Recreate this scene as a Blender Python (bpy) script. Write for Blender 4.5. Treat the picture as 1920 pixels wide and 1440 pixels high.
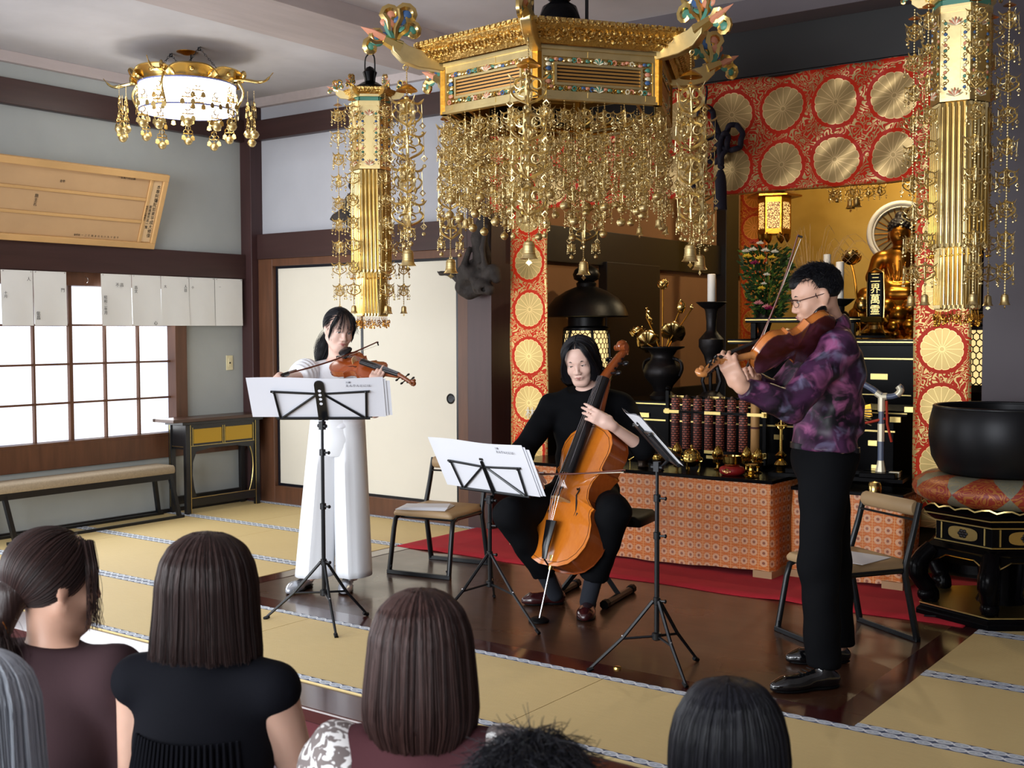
import bpy, math, random
import numpy as np
from mathutils import Vector, Matrix
PI = math.pi
S = bpy.context.scene
COL = S.collection
for _o in list(bpy.data.objects): bpy.data.objects.remove(_o)
R = random.Random(7)

# ------------------------------------------------------------------ camera
EYE = Vector((0.0, 0.0, 1.42))
def cam_axes(yaw=0.63441, pit=0.04736, rol=-0.00292):
    c, s = math.cos, math.sin
    right = Vector((c(yaw), s(yaw), 0)); fl = Vector((-s(yaw), c(yaw), 0))
    fwd = fl*c(pit) - Vector((0, 0, s(pit)))
    down = -fl*s(pit) - Vector((0, 0, c(pit)))
    return right*c(rol) - down*s(rol), right*s(rol) + down*c(rol), fwd
CR, CD, CF = cam_axes()
cd = bpy.data.cameras.new('camera'); cam = bpy.data.objects.new('camera', cd); COL.objects.link(cam)
cam.matrix_world = Matrix(((CR.x, -CD.x, -CF.x, EYE.x), (CR.y, -CD.y, -CF.y, EYE.y), (CR.z, -CD.z, -CF.z, EYE.z), (0, 0, 0, 1)))
cd.sensor_width = 36; cd.lens = 2181/1920*36; cd.clip_start = .05; cd.clip_end = 100
cd.dof.use_dof = True; cd.dof.focus_distance = 5.9; cd.dof.aperture_fstop = 7.5
S.camera = cam

# ------------------------------------------------------------------ sky, daylight, exposure
S.view_settings.view_transform = 'Standard'; S.view_settings.look = 'None'
S.view_settings.exposure = 0.1; S.view_settings.gamma = 1.0; S.view_settings.use_curve_mapping = False
w = bpy.data.worlds.new('sky'); S.world = w; w.use_nodes = True
wb = w.node_tree.nodes['Background']; wb.inputs[0].default_value = (.72, .82, 1, 1); wb.inputs[1].default_value = .85
def area(name, loc, target, sx, sy, power, col=(1, 1, 1)):
    l = bpy.data.lights.new(name, 'AREA'); l.shape = 'RECTANGLE'; l.size = sx; l.size_y = sy; l.energy = power; l.color = col
    o = bpy.data.objects.new(name, l); COL.objects.link(o); o.location = loc
    o.rotation_euler = (Vector(target)-Vector(loc)).to_track_quat('-Z', 'Y').to_euler(); return o
def point(name, loc, power, col, rad=.05):
    l = bpy.data.lights.new(name, 'POINT'); l.energy = power; l.color = col; l.shadow_soft_size = rad
    o = bpy.data.objects.new(name, l); COL.objects.link(o); o.location = loc; return o
# daylight through the open front of the hall, behind the photographer
area('front_opening_daylight', (-3.0, -3.6, 1.65), (-2.9, 4, 1.3), 7.4, 2.2, 600, (.93, .97, 1))
area('side_window_daylight', (-7.3, .0, 1.25), (-2, 2.2, 1.2), 3.2, 1.3, 130, (.93, .97, 1))
area('window_daylight', (-7.36, 3.9, 1.2), (-2, 4.2, 1.25), 3.6, 1.1, 34, (.95, .98, 1))
point('altar_lamp', (-3.3, 9.7, 3.2), 58, (1, .80, .48), .05)
point('inner_lamp', (-3.42, 7.0, 2.62), 32, (1, .80, .50), .03)

# ------------------------------------------------------------------ scene bookkeeping
def tag(o, label=None, cat=None, group=None, kind=None):
    if label: o['label'] = label
    if cat: o['category'] = cat
    if group: o['group'] = group
    if kind: o['kind'] = kind
    return o
def thing(name, label, cat, loc=(0, 0, 0), rz=0, group=None):
    o = bpy.data.objects.new(name, None); COL.objects.link(o); o.empty_display_size = .05
    o.location = loc; o.rotation_euler = (0, 0, rz); return tag(o, label, cat, group)
def attach(o, parent, world=False):
    o.parent = parent
    if world: o.matrix_parent_inverse = wmat(parent).inverted()
    return o
def wmat(o):
    m = o.matrix_basis.copy()
    if o.parent: m = wmat(o.parent) @ o.matrix_parent_inverse @ m
    return m
def mobj(name, me, parent=None, world=False):
    o = bpy.data.objects.new(name, me); COL.objects.link(o)
    if parent: attach(o, parent, world)
    return o
def kids(o): return [c for c in bpy.data.objects if c.parent == o]
CH = {}
def copy_tree(o, parent=None, kidmap=None):
    c = o.copy(); COL.objects.link(c)
    if parent: c.parent = parent
    for ch in (kidmap or CH).get(o.name, []) if kidmap else kids(o): copy_tree(ch, c)
    return c

def C(r, g, b):
    f = lambda v: (v/12.92 if v <= .04045 else ((v+.055)/1.055)**2.4)
    return (f(r/255), f(g/255), f(b/255), 1)

# ------------------------------------------------------------------ mesh collector
def T(loc=(0, 0, 0), rx=0, ry=0, rz=0, s=1):
    m = Matrix.Translation(loc) @ Matrix.Rotation(rz, 4, 'Z') @ Matrix.Rotation(ry, 4, 'Y') @ Matrix.Rotation(rx, 4, 'X')
    return m @ (Matrix.Scale(s, 4) if not hasattr(s, '__len__') else Matrix.Diagonal((*s, 1)))
def frame(o, x, y, z):
    return Matrix(((x[0], y[0], z[0], o[0]), (x[1], y[1], z[1], o[1]), (x[2], y[2], z[2], o[2]), (0, 0, 0, 1)))
class MB:
    def __init__(s): s.v = []; s.f = []; s.k = []; s.mi = 0
    def add(s, vs, fs, M=None):
        b = len(s.v)
        if M is not None: vs = [M @ Vector(p) for p in vs]
        s.v += [tuple(p) for p in vs]; s.f += [[b+i for i in f] for f in fs]; s.k += [s.mi]*len(fs); return s
    def box(s, a, b, M=None):
        x0, y0, z0 = a; x1, y1, z1 = b
        return s.add([(x0, y0, z0), (x1, y0, z0), (x1, y1, z0), (x0, y1, z0), (x0, y0, z1), (x1, y0, z1), (x1, y1, z1), (x0, y1, z1)],
                     [(3, 2, 1, 0), (4, 5, 6, 7), (0, 1, 5, 4), (1, 2, 6, 5), (2, 3, 7, 6), (3, 0, 4, 7)], M)
    def cbox(s, c, h, M=None): return s.box([c[i]-h[i] for i in range(3)], [c[i]+h[i] for i in range(3)], M)
    def tube(s, pts, rad, n=8, closed=False, M=None, flat=1.0, up=None, caps=True):
        P = [Vector(p) for p in pts]; m = len(P)
        r = rad if hasattr(rad, '__len__') else [rad]*m
        vs = []; N = None
        for i in range(m):
            a = P[(i-1) % m] if (closed or i) else P[0]; b = P[(i+1) % m] if (closed or i < m-1) else P[-1]
            t = (b-a)
            if t.length < 1e-9: t = Vector((0, 0, 1))
            t.normalize()
            if up is not None: N = Vector(up)-t*t.dot(Vector(up))
            elif N is None:
                N = t.orthogonal()
            else: N = N-t*t.dot(N)
            if N.length < 1e-6: N = t.orthogonal()
            N.normalize(); B = t.cross(N)
            for k in range(n):
                q = 2*PI*(k+.5)/n
                vs.append(P[i]+N*(math.cos(q)*r[i])+B*(math.sin(q)*r[i]*flat))
        fs = []
        for i in range(m if closed else m-1):
            j = (i+1) % m
            for k in range(n):
                l = (k+1) % n; fs.append((i*n+k, i*n+l, j*n+l, j*n+k))
        if not closed and caps: fs += [tuple(range(n))[::-1], tuple((m-1)*n+k for k in range(n))]
        return s.add(vs, fs, M)
    def lathe(s, prof, n=16, M=None, a0=0, a1=2*PI):
        full = abs(a1-a0-2*PI) < 1e-6; m = n if full else n+1; vs = []
        for r, z in prof:
            for k in range(m):
                q = a0+(a1-a0)*k/n; vs.append((r*math.cos(q), r*math.sin(q), z))
        fs = []
        for i in range(len(prof)-1):
            for k in range(n):
                l = (k+1) % m; fs.append((i*m+k, i*m+l, (i+1)*m+l, (i+1)*m+k))
        if full:
            if prof[0][0] > 1e-5: fs.append(tuple(range(m))[::-1])
            if prof[-1][0] > 1e-5: fs.append(tuple((len(prof)-1)*m+k for k in range(m)))
        return s.add(vs, fs, M)
    def ell(s, c, r, n=12, m=8, M=None):
        r = r if hasattr(r, '__len__') else (r, r, r)
        vs = [(c[0], c[1], c[2]-r[2])]
        for i in range(1, m):
            a = -PI/2+PI*i/m
            for k in range(n):
                q = 2*PI*k/n; vs.append((c[0]+r[0]*math.cos(a)*math.cos(q), c[1]+r[1]*math.cos(a)*math.sin(q), c[2]+r[2]*math.sin(a)))
        vs.append((c[0], c[1], c[2]+r[2])); fs = []
        for k in range(n): fs.append((0, 1+(k+1) % n, 1+k))
        for i in range(m-2):
            for k in range(n):
                l = (k+1) % n; fs.append((1+i*n+k, 1+i*n+l, 1+(i+1)*n+l, 1+(i+1)*n+k))
        e = len(vs)-1; b = 1+(m-2)*n
        for k in range(n): fs.append((b+k, b+(k+1) % n, e))
        return s.add(vs, fs, M)
    def prism(s, poly, h, M=None, z0=0):
        n = len(poly)
        return s.add([(x, y, z0) for x, y in poly]+[(x, y, z0+h) for x, y in poly],
                     [tuple(range(n))[::-1], tuple(range(n, 2*n))]+[(i, (i+1) % n, n+(i+1) % n, n+i) for i in range(n)], M)
    def grid(s, fn, nu, nv, M=None):
        vs = [fn(i/nu, j/nv) for j in range(nv+1) for i in range(nu+1)]; w_ = nu+1
        return s.add(vs, [(j*w_+i, j*w_+i+1, (j+1)*w_+i+1, (j+1)*w_+i) for j in range(nv) for i in range(nu)], M)
    def ring(s, c, R_, r, nx=(1, 0, 0), ny=(0, 0, 1), n=10, k=4, a0=0, a1=2*PI, M=None, flat=1.0, up=None):
        full = abs(a1-a0-2*PI) < 1e-6; nx = Vector(nx); ny = Vector(ny); c = Vector(c)
        pts = [c+nx*(R_*math.cos(a0+(a1-a0)*i/n))+ny*(R_*math.sin(a0+(a1-a0)*i/n)) for i in range(n if full else n+1)]
        return s.tube(pts, r, k, full, M, flat, up)
    def mesh(s, name, mats, smooth=None):
        me = bpy.data.meshes.new(name); me.from_pydata(s.v, [], s.f)
        for m in (mats if isinstance(mats, (list, tuple)) else [mats]): me.materials.append(m)
        if any(s.k): me.polygons.foreach_set('material_index', s.k)
        if smooth is not None:
            me.polygons.foreach_set('use_smooth', [True]*len(s.f)); me.set_sharp_from_angle(angle=math.radians(smooth))
        me.update(); return me
    def obj(s, name, mats, parent=None, smooth=None, world=False, bevel=0):
        o = mobj(name, s.mesh(name, mats, smooth), parent, world)
        if bevel:
            b = o.modifiers.new('bevel', 'BEVEL'); b.width = bevel; b.segments = 2; b.limit_method = 'ANGLE'
        return o
def one(name, fn, mats, parent=None, smooth=None, world=False, bevel=0):
    b = MB(); fn(b); return b.obj(name, mats, parent, smooth, world, bevel)
def boxo(name, a, b, mat, parent=None, bevel=0, kind=None, world=False):
    o = MB().box(a, b).obj(name, mat, parent, None, world, bevel)
    if kind: o['kind'] = kind
    return o
def spline(pts, n=6):
    P = [Vector(p) for p in pts]; out = []
    for i in range(len(P)-1):
        p0 = P[max(i-1, 0)]; p1 = P[i]; p2 = P[i+1]; p3 = P[min(i+2, len(P)-1)]
        for k in range(n):
            t = k/n; out.append(.5*((2*p1)+(p2-p0)*t+(2*p0-5*p1+4*p2-p3)*t*t+(3*p1-p0-3*p2+p3)*t**3))
    return out+[P[-1]]
def text(name, body, size, mat, parent, M, align='CENTER', ext=.0004, world=False):
    c = bpy.data.curves.new(name, 'FONT'); c.body = body; c.size = size; c.align_x = align; c.align_y = 'CENTER'; c.extrude = ext
    q = bpy.data.objects.new(name, c); me = bpy.data.meshes.new_from_object(q); me.name = name; bpy.data.objects.remove(q); bpy.data.curves.remove(c)
    me.materials.clear(); me.materials.append(mat); o = mobj(name, me, parent, world); o.matrix_basis = M; return o

# ------------------------------------------------------------------ materials
class NB:
    def __init__(s, name):
        s.m = bpy.data.materials.new(name); s.m.use_nodes = True; s.t = s.m.node_tree; s.b = s.t.nodes['Principled BSDF']
    def N(s, typ, **kw):
        n = s.t.nodes.new(typ)
        for k, v in kw.items(): setattr(n, k, v)
        return n
    def put(s, sock, v):
        if isinstance(v, bpy.types.NodeSocket): s.t.links.new(v, sock)
        else: sock.default_value = v
    def co(s): return s.N('ShaderNodeTexCoord').outputs['Object']
    def map(s, v, sc=(1, 1, 1), loc=(0, 0, 0), rot=(0, 0, 0)):
        n = s.N('ShaderNodeMapping'); s.put(n.inputs[0], v); n.inputs[1].default_value = loc; n.inputs[2].default_value = rot; n.inputs[3].default_value = sc; return n.outputs[0]
    def math(s, op, a, b=0, c=0):
        n = s.N('ShaderNodeMath', operation=op); s.put(n.inputs[0], a); s.put(n.inputs[1], b); s.put(n.inputs[2], c); return n.outputs[0]
    def sep(s, v):
        n = s.N('ShaderNodeSeparateXYZ'); s.put(n.inputs[0], v); return n.outputs
    def noise(s, v, sc, det=3, rough=.5, dist=0):
        n = s.N('ShaderNodeTexNoise'); s.put(n.inputs['Vector'], v); n.inputs['Scale'].default_value = sc; n.inputs['Detail'].default_value = det
        n.inputs['Roughness'].default_value = rough; n.inputs['Distortion'].default_value = dist; return n.outputs[0]
    def vor(s, v, sc, feat='F1', out=0):
        n = s.N('ShaderNodeTexVoronoi', feature=feat); s.put(n.inputs['Vector'], v); n.inputs['Scale'].default_value = sc; return n.outputs[out]
    def step(s, v, a, b):
        n = s.N('ShaderNodeMapRange'); s.put(n.inputs[0], v); n.inputs[1].default_value = a; n.inputs[2].default_value = b; return n.outputs[0]
    def mix(s, f, a, b):
        n = s.N('ShaderNodeMix', data_type='RGBA'); s.put(n.inputs[0], f); s.put(n.inputs[6], a); s.put(n.inputs[7], b); return n.outputs[2]
    def bump(s, h, st=.3, d=.01):
        n = s.N('ShaderNodeBump'); n.inputs['Strength'].default_value = st; n.inputs['Distance'].default_value = d; s.put(n.inputs['Height'], h); s.put(s.b.inputs['Normal'], n.outputs[0])
    def set(s, **kw):
        for k, v in kw.items(): s.put(s.b.inputs[k.replace('_', ' ')], v)
        return s
def mat(name, col, rough=.5, metal=0, var=None, bump=None, coat=0, emit=None, spec=None, sheen=0, trans=0):
    b = NB(name); c = col
    v = b.co() if (var or bump) else None
    if var:   # (scale, amount, stretch)
        st = var[2] if len(var) > 2 else (1, 1, 1)
        n = b.noise(b.map(v, st), var[0], 4, .55)
        k = var[1]
        c = b.mix(b.step(n, .3, .7), tuple(x*(1-k) for x in col[:3])+(1,), tuple(min(1, x*(1+k)) for x in col[:3])+(1,))
    if bump:
        st = bump[3] if len(bump) > 3 else (1, 1, 1)
        b.bump(b.noise(b.map(v, st), bump[0], 4), bump[1], bump[2])
    b.set(Base_Color=c, Roughness=rough, Metallic=metal)
    if coat: b.set(Coat_Weight=coat, Coat_Roughness=.08)
    if emit: b.set(Emission_Color=emit[0], Emission_Strength=emit[1])
    if spec is not None: b.b.inputs['Specular IOR Level'].default_value = spec
    if sheen: b.b.inputs['Sheen Weight'].default_value = sheen
    if trans: b.b.inputs['Transmission Weight'].default_value = trans
    return b.m
GOLD = mat('gold_leaf', C(226, 203, 146), .36, 1, var=(9, .12), bump=(60, .12, .002))
GOLDP = mat('polished_gold', C(216, 186, 118), .22, 1)
GOLDC = mat('carved_gold', C(210, 174, 104), .3, 1, bump=(55, .9, .012))
GOLDO = mat('old_gold', C(196, 140, 52), .3, 1, var=(14, .2), bump=(40, .25, .004))
BRASS = mat('brass', C(205, 172, 92), .16, 1)
LACQ = mat('black_lacquer', C(8, 7, 9), .22, 0, spec=.07)
LACQM = mat('satin_black_lacquer', C(20, 19, 21), .32)
IRON = mat('dark_iron', C(22, 21, 22), .42, .6, bump=(30, .25, .004))
BLKM = mat('black_enamelled_steel', C(19, 21, 25), .34, .2)
STEEL = mat('bright_steel', C(205, 205, 210), .22, 1)
PLASTER = mat('grey_plaster', C(170, 174, 172), .9, 0, var=(2.2, .05), bump=(180, .12, .002))
PLASTB = mat('pale_plaster', C(176, 177, 184), .9, 0, var=(2.2, .04), bump=(180, .1, .002))
CEILM = mat('ceiling_board', C(200, 198, 201), .85, 0, var=(1.3, .14, (1, 1, 1)))
BEAMG = mat('grey_brown_beam', C(186, 174, 172), .7, 0, var=(2, .08, (6, 1, 6)))
DWOOD = mat('dark_purple_brown_wood', C(62, 38, 38), .42, 0, var=(3, .12, (8, 8, .6)), bump=(25, .06, .002))
DWOODH = mat('dark_brown_beam_wood', C(58, 36, 34), .42, 0, var=(3, .14, (.6, .6, 8)))
MWOOD = mat('brown_wood', C(92, 58, 38), .45, 0, var=(4, .2, (6, 6, .7)))
BLKW = mat('blackened_wood', C(20, 16, 16), .45)

# ------------------------------------------------------------------ blended solids (bodies, clothes, carvings)
def v3(p): return np.array(p, np.float32)
class Solid:
    """Round limbs and ovals blended into one closed surface, meshed on a fine lattice."""
    def __init__(s, k=.02): s.p = []; s.k = k
    def cap(s, a, b, ra, rb=None, k=None, op='u'):
        s.p.append(('c', v3(a), v3(b), ra, ra if rb is None else rb, s.k if k is None else k, op)); return s
    def chain(s, pts, rs, k=None):
        for i in range(len(pts)-1): s.cap(pts[i], pts[i+1], rs[i], rs[i+1], k)
        return s
    def ell(s, c, r, M=None, k=None, op='u'):
        s.p.append(('e', v3(c), v3(r), None if M is None else np.array(M, np.float32), 0, s.k if k is None else k, op)); return s
    def box(s, c, h, M=None, rd=.01, k=None, op='u'):
        s.p.append(('b', v3(c), v3(h), None if M is None else np.array(M, np.float32), rd, s.k if k is None else k, op)); return s
    def cut(s, pt, n, rad=None):
        n = v3(n); s.p.append(('p', v3(pt), n/np.linalg.norm(n), rad, 0, .004, 'x')); return s
    @staticmethod
    def dist(q, P):
        t = q[0]
        if t == 'c':
            a, b, ra, rb = q[1:5]; d = b-a; h = np.clip(((P-a)@d)/max(float(d@d), 1e-9), 0, 1)
            return np.linalg.norm(P-a-h[:, None]*d, axis=1)-(ra+(rb-ra)*h)
        if t == 'e':
            X = P-q[1]
            if q[3] is not None: X = X@q[3]
            k0 = np.linalg.norm(X/q[2], axis=1); k1 = np.linalg.norm(X/(q[2]*q[2]), axis=1)
            return k0*(k0-1)/np.maximum(k1, 1e-6)
        if t == 'b':
            X = P-q[1]
            if q[3] is not None: X = X@q[3]
            X = np.abs(X)-(q[2]-q[4]); return np.linalg.norm(np.maximum(X, 0), axis=1)+np.minimum(X.max(1), 0)-q[4]
        d = (P-q[1])@q[2]
        if q[3]: d = np.where(np.linalg.norm(P-q[1], axis=1) < q[3], d, -1)
        return d
    @staticmethod
    def comb(d, e, k, op):
        if op == 'u':
            h = np.clip(.5+.5*(e-d)/k, 0, 1); return e+(d-e)*h-k*h*(1-h)
        if op == 's': e = -e
        h = np.clip(.5-.5*(e-d)/k, 0, 1); return e+(d-e)*h+k*h*(1-h)
    def bounds(s):
        lo = []; hi = []
        for q in s.p:
            if q[6] != 'u': continue
            if q[0] == 'c':
                r = max(q[3], q[4]); lo.append(np.minimum(q[1], q[2])-r); hi.append(np.maximum(q[1], q[2])+r)
            else:
                r = float(np.linalg.norm(q[2])) if q[3] is not None else q[2]; lo.append(q[1]-r); hi.append(q[1]+r)
        return np.min(lo, 0), np.max(hi, 0)
    def mesh(s, name, mats, h=.008, smooth=2, disp=None):
        lo, hi = s.bounds(); m = 3*h+.01; lo = lo-m; hi = hi+m; B = 8
        nb = np.ceil((hi-lo)/(h*B)).astype(int)+1
        g = np.stack(np.meshgrid(*[np.arange(n) for n in nb], indexing='ij'), -1).reshape(-1, 3)
        ctr = (lo+(g*B+B/2-.5)*h).astype(np.float32)
        D = []; d = np.full(len(g), 1e3, np.float32)
        for q in s.p:
            e = s.dist(q, ctr); D.append(e); d = s.comb(d, e, q[5], q[6])
        diag = h*B*.9
        keep = np.abs(d) < diag*1.7+.01
        F = np.empty((nb[0], nb[1], nb[2], B, B, B), np.float32)
        F.reshape(len(g), -1)[:] = np.where(d < 0, -1, 1)[:, None]
        off = (np.stack(np.meshgrid(*[np.arange(B)]*3, indexing='ij'), -1).reshape(-1, 3)*h).astype(np.float32)
        gi = np.nonzero(keep)[0]; base = (lo+g[gi]*B*h).astype(np.float32)
        val = np.full((len(gi), B**3), 1e3, np.float32); du = np.min([e for e, q in zip(D, s.p) if q[6] == 'u'], 0)[gi]
        for q, e in zip(s.p, D):
            e = e[gi]
            sel = np.nonzero(e < du+2*diag+q[5]*2)[0] if q[6] == 'u' else np.nonzero(np.abs(e) < 3*diag+q[5] if q[0] != 'p' else np.ones(len(gi), bool))[0]
            if not len(sel): continue
            P = (base[sel][:, None, :]+off[None]).reshape(-1, 3)
            val[sel] = s.comb(val[sel], s.dist(q, P).reshape(len(sel), -1), q[5], q[6])
        if disp is not None:
            P = (base[:, None, :]+off[None]).reshape(-1, 3); val += disp(P).reshape(val.shape)
        F.reshape(len(g), -1)[gi] = np.clip(val, -1, 1)
        F = F.transpose(0, 3, 1, 4, 2, 5).reshape(nb[0]*B, nb[1]*B, nb[2]*B)
        V, Q = surface_net(F, lo, h, smooth)
        me = bpy.data.meshes.new(name); n = len(V); nq = len(Q)
        me.vertices.add(n); me.vertices.foreach_set('co', V.astype(np.float32).ravel())
        me.loops.add(nq*4); me.loops.foreach_set('vertex_index', Q.astype(np.int32).ravel())
        me.polygons.add(nq); me.polygons.foreach_set('loop_start', np.arange(0, nq*4, 4, dtype=np.int32))
        me.polygons.foreach_set('use_smooth', np.ones(nq, bool)); me.update(calc_edges=True); me.validate()
        for m_ in (mats if isinstance(mats, (list, tuple)) else [mats]): me.materials.append(m_)
        return me
    def obj(s, name, mats, parent=None, h=.008, smooth=2, world=False, disp=None):
        return mobj(name, s.mesh(name, mats, h, smooth, disp), parent, world)
def surface_net(F, lo, h, smooth):
    I = (F < 0); cs = [(a, b, c) for a in (0, 1) for b in (0, 1) for c in (0, 1)]
    nx, ny, nz = F.shape; cnt = np.zeros((nx-1, ny-1, nz-1), np.int8)
    for a, b, c in cs: cnt += I[a:nx-1+a, b:ny-1+b, c:nz-1+c]
    act = (cnt > 0) & (cnt < 8); idx = np.argwhere(act); ID = np.full(cnt.shape, -1, np.int32); ID[act] = np.arange(len(idx))
    val = np.stack([F[idx[:, 0]+a, idx[:, 1]+b, idx[:, 2]+c] for a, b, c in cs], 1)
    acc = np.zeros((len(idx), 3)); num = np.zeros(len(idx))
    for i in range(8):
        for j in range(i+1, 8):
            df = [cs[j][k]-cs[i][k] for k in range(3)]
            if sum(abs(x) for x in df) != 1: continue
            a, b = val[:, i], val[:, j]; m = (a < 0) != (b < 0)
            t = np.where(m, a/np.where(m, a-b, 1), 0)
            for k in range(3): acc[:, k] += np.where(m, cs[i][k]+df[k]*t, 0)
            num += m
    V = lo+(idx+acc/num[:, None])*h; Q = []
    for ax in range(3):
        u, v = [(1, 2), (2, 0), (0, 1)][ax]
        sl = [slice(None)]*3; sl2 = [slice(None)]*3; sl[ax] = slice(0, -1); sl2[ax] = slice(1, None)
        A = I[tuple(sl)]; Bm = I[tuple(sl2)]; e = np.argwhere(A != Bm)
        ok = (e[:, u] > 0) & (e[:, v] > 0) & (e[:, u] < F.shape[u]-1) & (e[:, v] < F.shape[v]-1); e = e[ok]
        def at(du, dv):
            q = e.copy(); q[:, u] -= du; q[:, v] -= dv; return ID[q[:, 0], q[:, 1], q[:, 2]]
        q = np.stack([at(1, 1), at(0, 1), at(0, 0), at(1, 0)], 1)
        fl = ~A[e[:, 0], e[:, 1], e[:, 2]]; q[fl] = q[fl][:, ::-1]; Q.append(q)
    Q = np.concatenate(Q); Q = Q[(Q >= 0).all(1)]
    E = np.concatenate([Q[:, [i, (i+1) % 4]] for i in range(4)])
    for _ in range(smooth):
        a = np.zeros_like(V); c = np.zeros(len(V))
        for k in range(3): a[:, k] = np.bincount(E[:, 0], V[E[:, 1], k], len(V))+np.bincount(E[:, 1], V[E[:, 0], k], len(V))
        c = np.bincount(E[:, 0], minlength=len(V))+np.bincount(E[:, 1], minlength=len(V)); V = V*.45+.55*a/np.maximum(c, 1)[:, None]
    return V, Q

# ------------------------------------------------------------------ the hall: floors
carpet_m = mat('purple_grey_carpet', C(122, 112, 122), .95, 0, var=(40, .12), bump=(300, .3, .004))
floor = boxo('floor', (-7.5, -4.2, -.24), (2.2, 3.02, -.2), carpet_m, kind='structure')
stage_m = NB('dark_polished_boards'); _v = stage_m.co()
_n = stage_m.noise(stage_m.map(_v, (1.2, 14, 1)), 3, 5, .6); _n2 = stage_m.noise(stage_m.map(_v, (1, 1, 1)), 2.2, 3)
stage_m.set(Base_Color=stage_m.mix(_n, C(40, 22, 15), C(84, 52, 33)), Roughness=stage_m.step(_n2, -.3, 2.2)); stage_m.b.inputs['Coat Weight'].default_value = .35; stage_m.b.inputs['Coat Roughness'].default_value = .12
stage_m.bump(_n, .05, .003); stage_m = stage_m.m
RED_W = mat('dark_red_lacquered_wood', C(64, 26, 25), .16, 0, var=(2, .1, (1, 10, 1)), coat=.5)
SL, SR, SF, SB = -5.09, -1.44, 4.0, 6.5          # the dark boards in the middle of the platform
boxo('stage_boards', (SL, SF, -.03), (SR, SB, .0), stage_m, floor)
boxo('stage_border', (SL, SF, -.03), (SR, SF+.14, .002), RED_W, floor)
boxo('stage_border', (SR-.12, SF+.142, -.03), (SR, 5.72, .002), RED_W, floor)
boxo('stage_border', (SL, SF+.142, -.03), (SL+.12, 5.7, .002), RED_W, floor)
boxo('step_plank', (-7.5, 3.02, -.06), (2.2, 3.238, -.003), mat('step_plank_lacquer', C(74, 34, 30), .2, 0, var=(2, .1, (1, 10, 1)), coat=.25), floor, bevel=.008)
boxo('step_riser', (-7.5, 3.05, -.2), (2.2, 3.09, -.06), mat('step_riser_paint', C(96, 40, 44), .4, 0), floor)
boxo('inner_floor', (-5.0, 6.5, -.03), (-1.2, 11.3, .0), BLKW, floor)
# tatami: every mat a piece with its own patterned cloth edging
tm = NB('tatami_rush'); _v = tm.co()
_w = tm.N('ShaderNodeTexWave', bands_direction='Y'); tm.put(_w.inputs[0], _v); _w.inputs['Scale'].default_value = 26; _w.inputs['Distortion'].default_value = .6; _w.inputs['Detail'].default_value = 1
_n = tm.noise(tm.map(_v, (4, 160, 1)), 3, 4); _n2 = tm.noise(_v, 1.3, 2)
tm.set(Base_Color=tm.mix(tm.math('ADD', tm.math('MULTIPLY', _n, .7), tm.math('MULTIPLY', _n2, .3)), C(198, 172, 116), C(234, 210, 152)), Roughness=.62); tm.bump(_w.outputs[1], .25, .002); tm = tm.m
hm = NB('woven_mat_edging'); _x, _y, _z = hm.sep(hm.co())
def _oval(b, x, y, P, rx, ry):
    u = b.math('SUBTRACT', b.math('FRACT', b.math('DIVIDE', x, P)), .5); u = b.math('DIVIDE', b.math('MULTIPLY', u, P), rx)
    v = b.math('DIVIDE', y, ry); return b.math('SQRT', b.math('ADD', b.math('MULTIPLY', u, u), b.math('MULTIPLY', v, v)))
_r = _oval(hm, _x, _y, .058, .0305, .02)
_a = hm.math('GREATER_THAN', _r, 1.0); _b = hm.math('MULTIPLY', hm.math('LESS_THAN', _r, .74), hm.math('GREATER_THAN', _r, .16))
hm.set(Base_Color=hm.mix(_a, hm.mix(_b, C(232, 236, 242), C(186, 196, 208)), C(74, 86, 112)), Roughness=.8); hm = hm.m
def tatami(x0, x1, y0, y1, f=True, b=True):
    m = boxo('tatami_mat', (x0+.002, y0+.002, -.04), (x1-.002, y1-.002, .004), tm, floor)
    for y, on in ((y0, f), (y1, b)):
        if not on: continue
        d = .022 if y == y0 else -.022
        e = MB().box((x0+.002, -.021, 0), (x1-.002, .021, .0018)).obj('cloth_edging', hm, m)
        e.location = (0, y+d*1.05, .0041)
def row(y0, y1, seams, f=True, b=True):
    for a, c in zip(seams, seams[1:]): tatami(a, c, y0, y1, f, b)
row(3.24, 4.0, (-7.46, -5.84, -4.15, -2.46, -.77, .92, 2.2))
row(4.0, 4.85, (-7.46, -6.9, SL)); row(4.85, 5.66, (-7.46, -6.2, SL)); row(5.66, 6.46, (-7.46, -6.6, SL), True, True)
row(4.0, 4.8, (SR, .2, 2.2)); row(4.8, 5.6, (SR, .2, 2.2)); row(5.6, 6.45, (SR, .2, 2.2), True, False)

# ------------------------------------------------------------------ left wall with the paper window
XL = -7.5
def tri(n, a, b, m, bev=.004): return boxo('trim_%d' % n, a, b, m, bevel=bev, kind='structure')
wl = one('wall_left', lambda b: (b.box((XL-.1, -4.2, -.2), (XL, 7, .435)), b.box((XL-.1, -4.2, .435), (XL, 1.55, 1.84)), b.box((XL-.1, 5.84, .435), (XL, 7, 1.84)), b.box((XL-.1, -4.2, 1.84), (XL, 7, 3.32))), PLASTER); wl['kind'] = 'structure'
tri(1, (XL, 1.4, 1.835), (XL+.06, 6.44, 2.034), DWOODH)
tri(2, (XL, 1.0, 2.95), (XL+.06, 6.44, 3.125), DWOODH)
tri(3, (XL, 1.0, 3.235), (XL+.05, 6.6, 3.31), BEAMG)
tri(4, (XL, 1.5, .435), (XL+.035, 6.43, .605), MWOOD)
boxo('baseboard_left', (XL, 1.0, 0), (XL+.03, 6.43, .03), BLKW, kind='structure')
tri(5, (XL, 6.43, 0), (XL+.13, 6.66, 3.24), DWOOD)
shoji = NB('backlit_shoji_paper'); _v = shoji.co()
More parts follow.
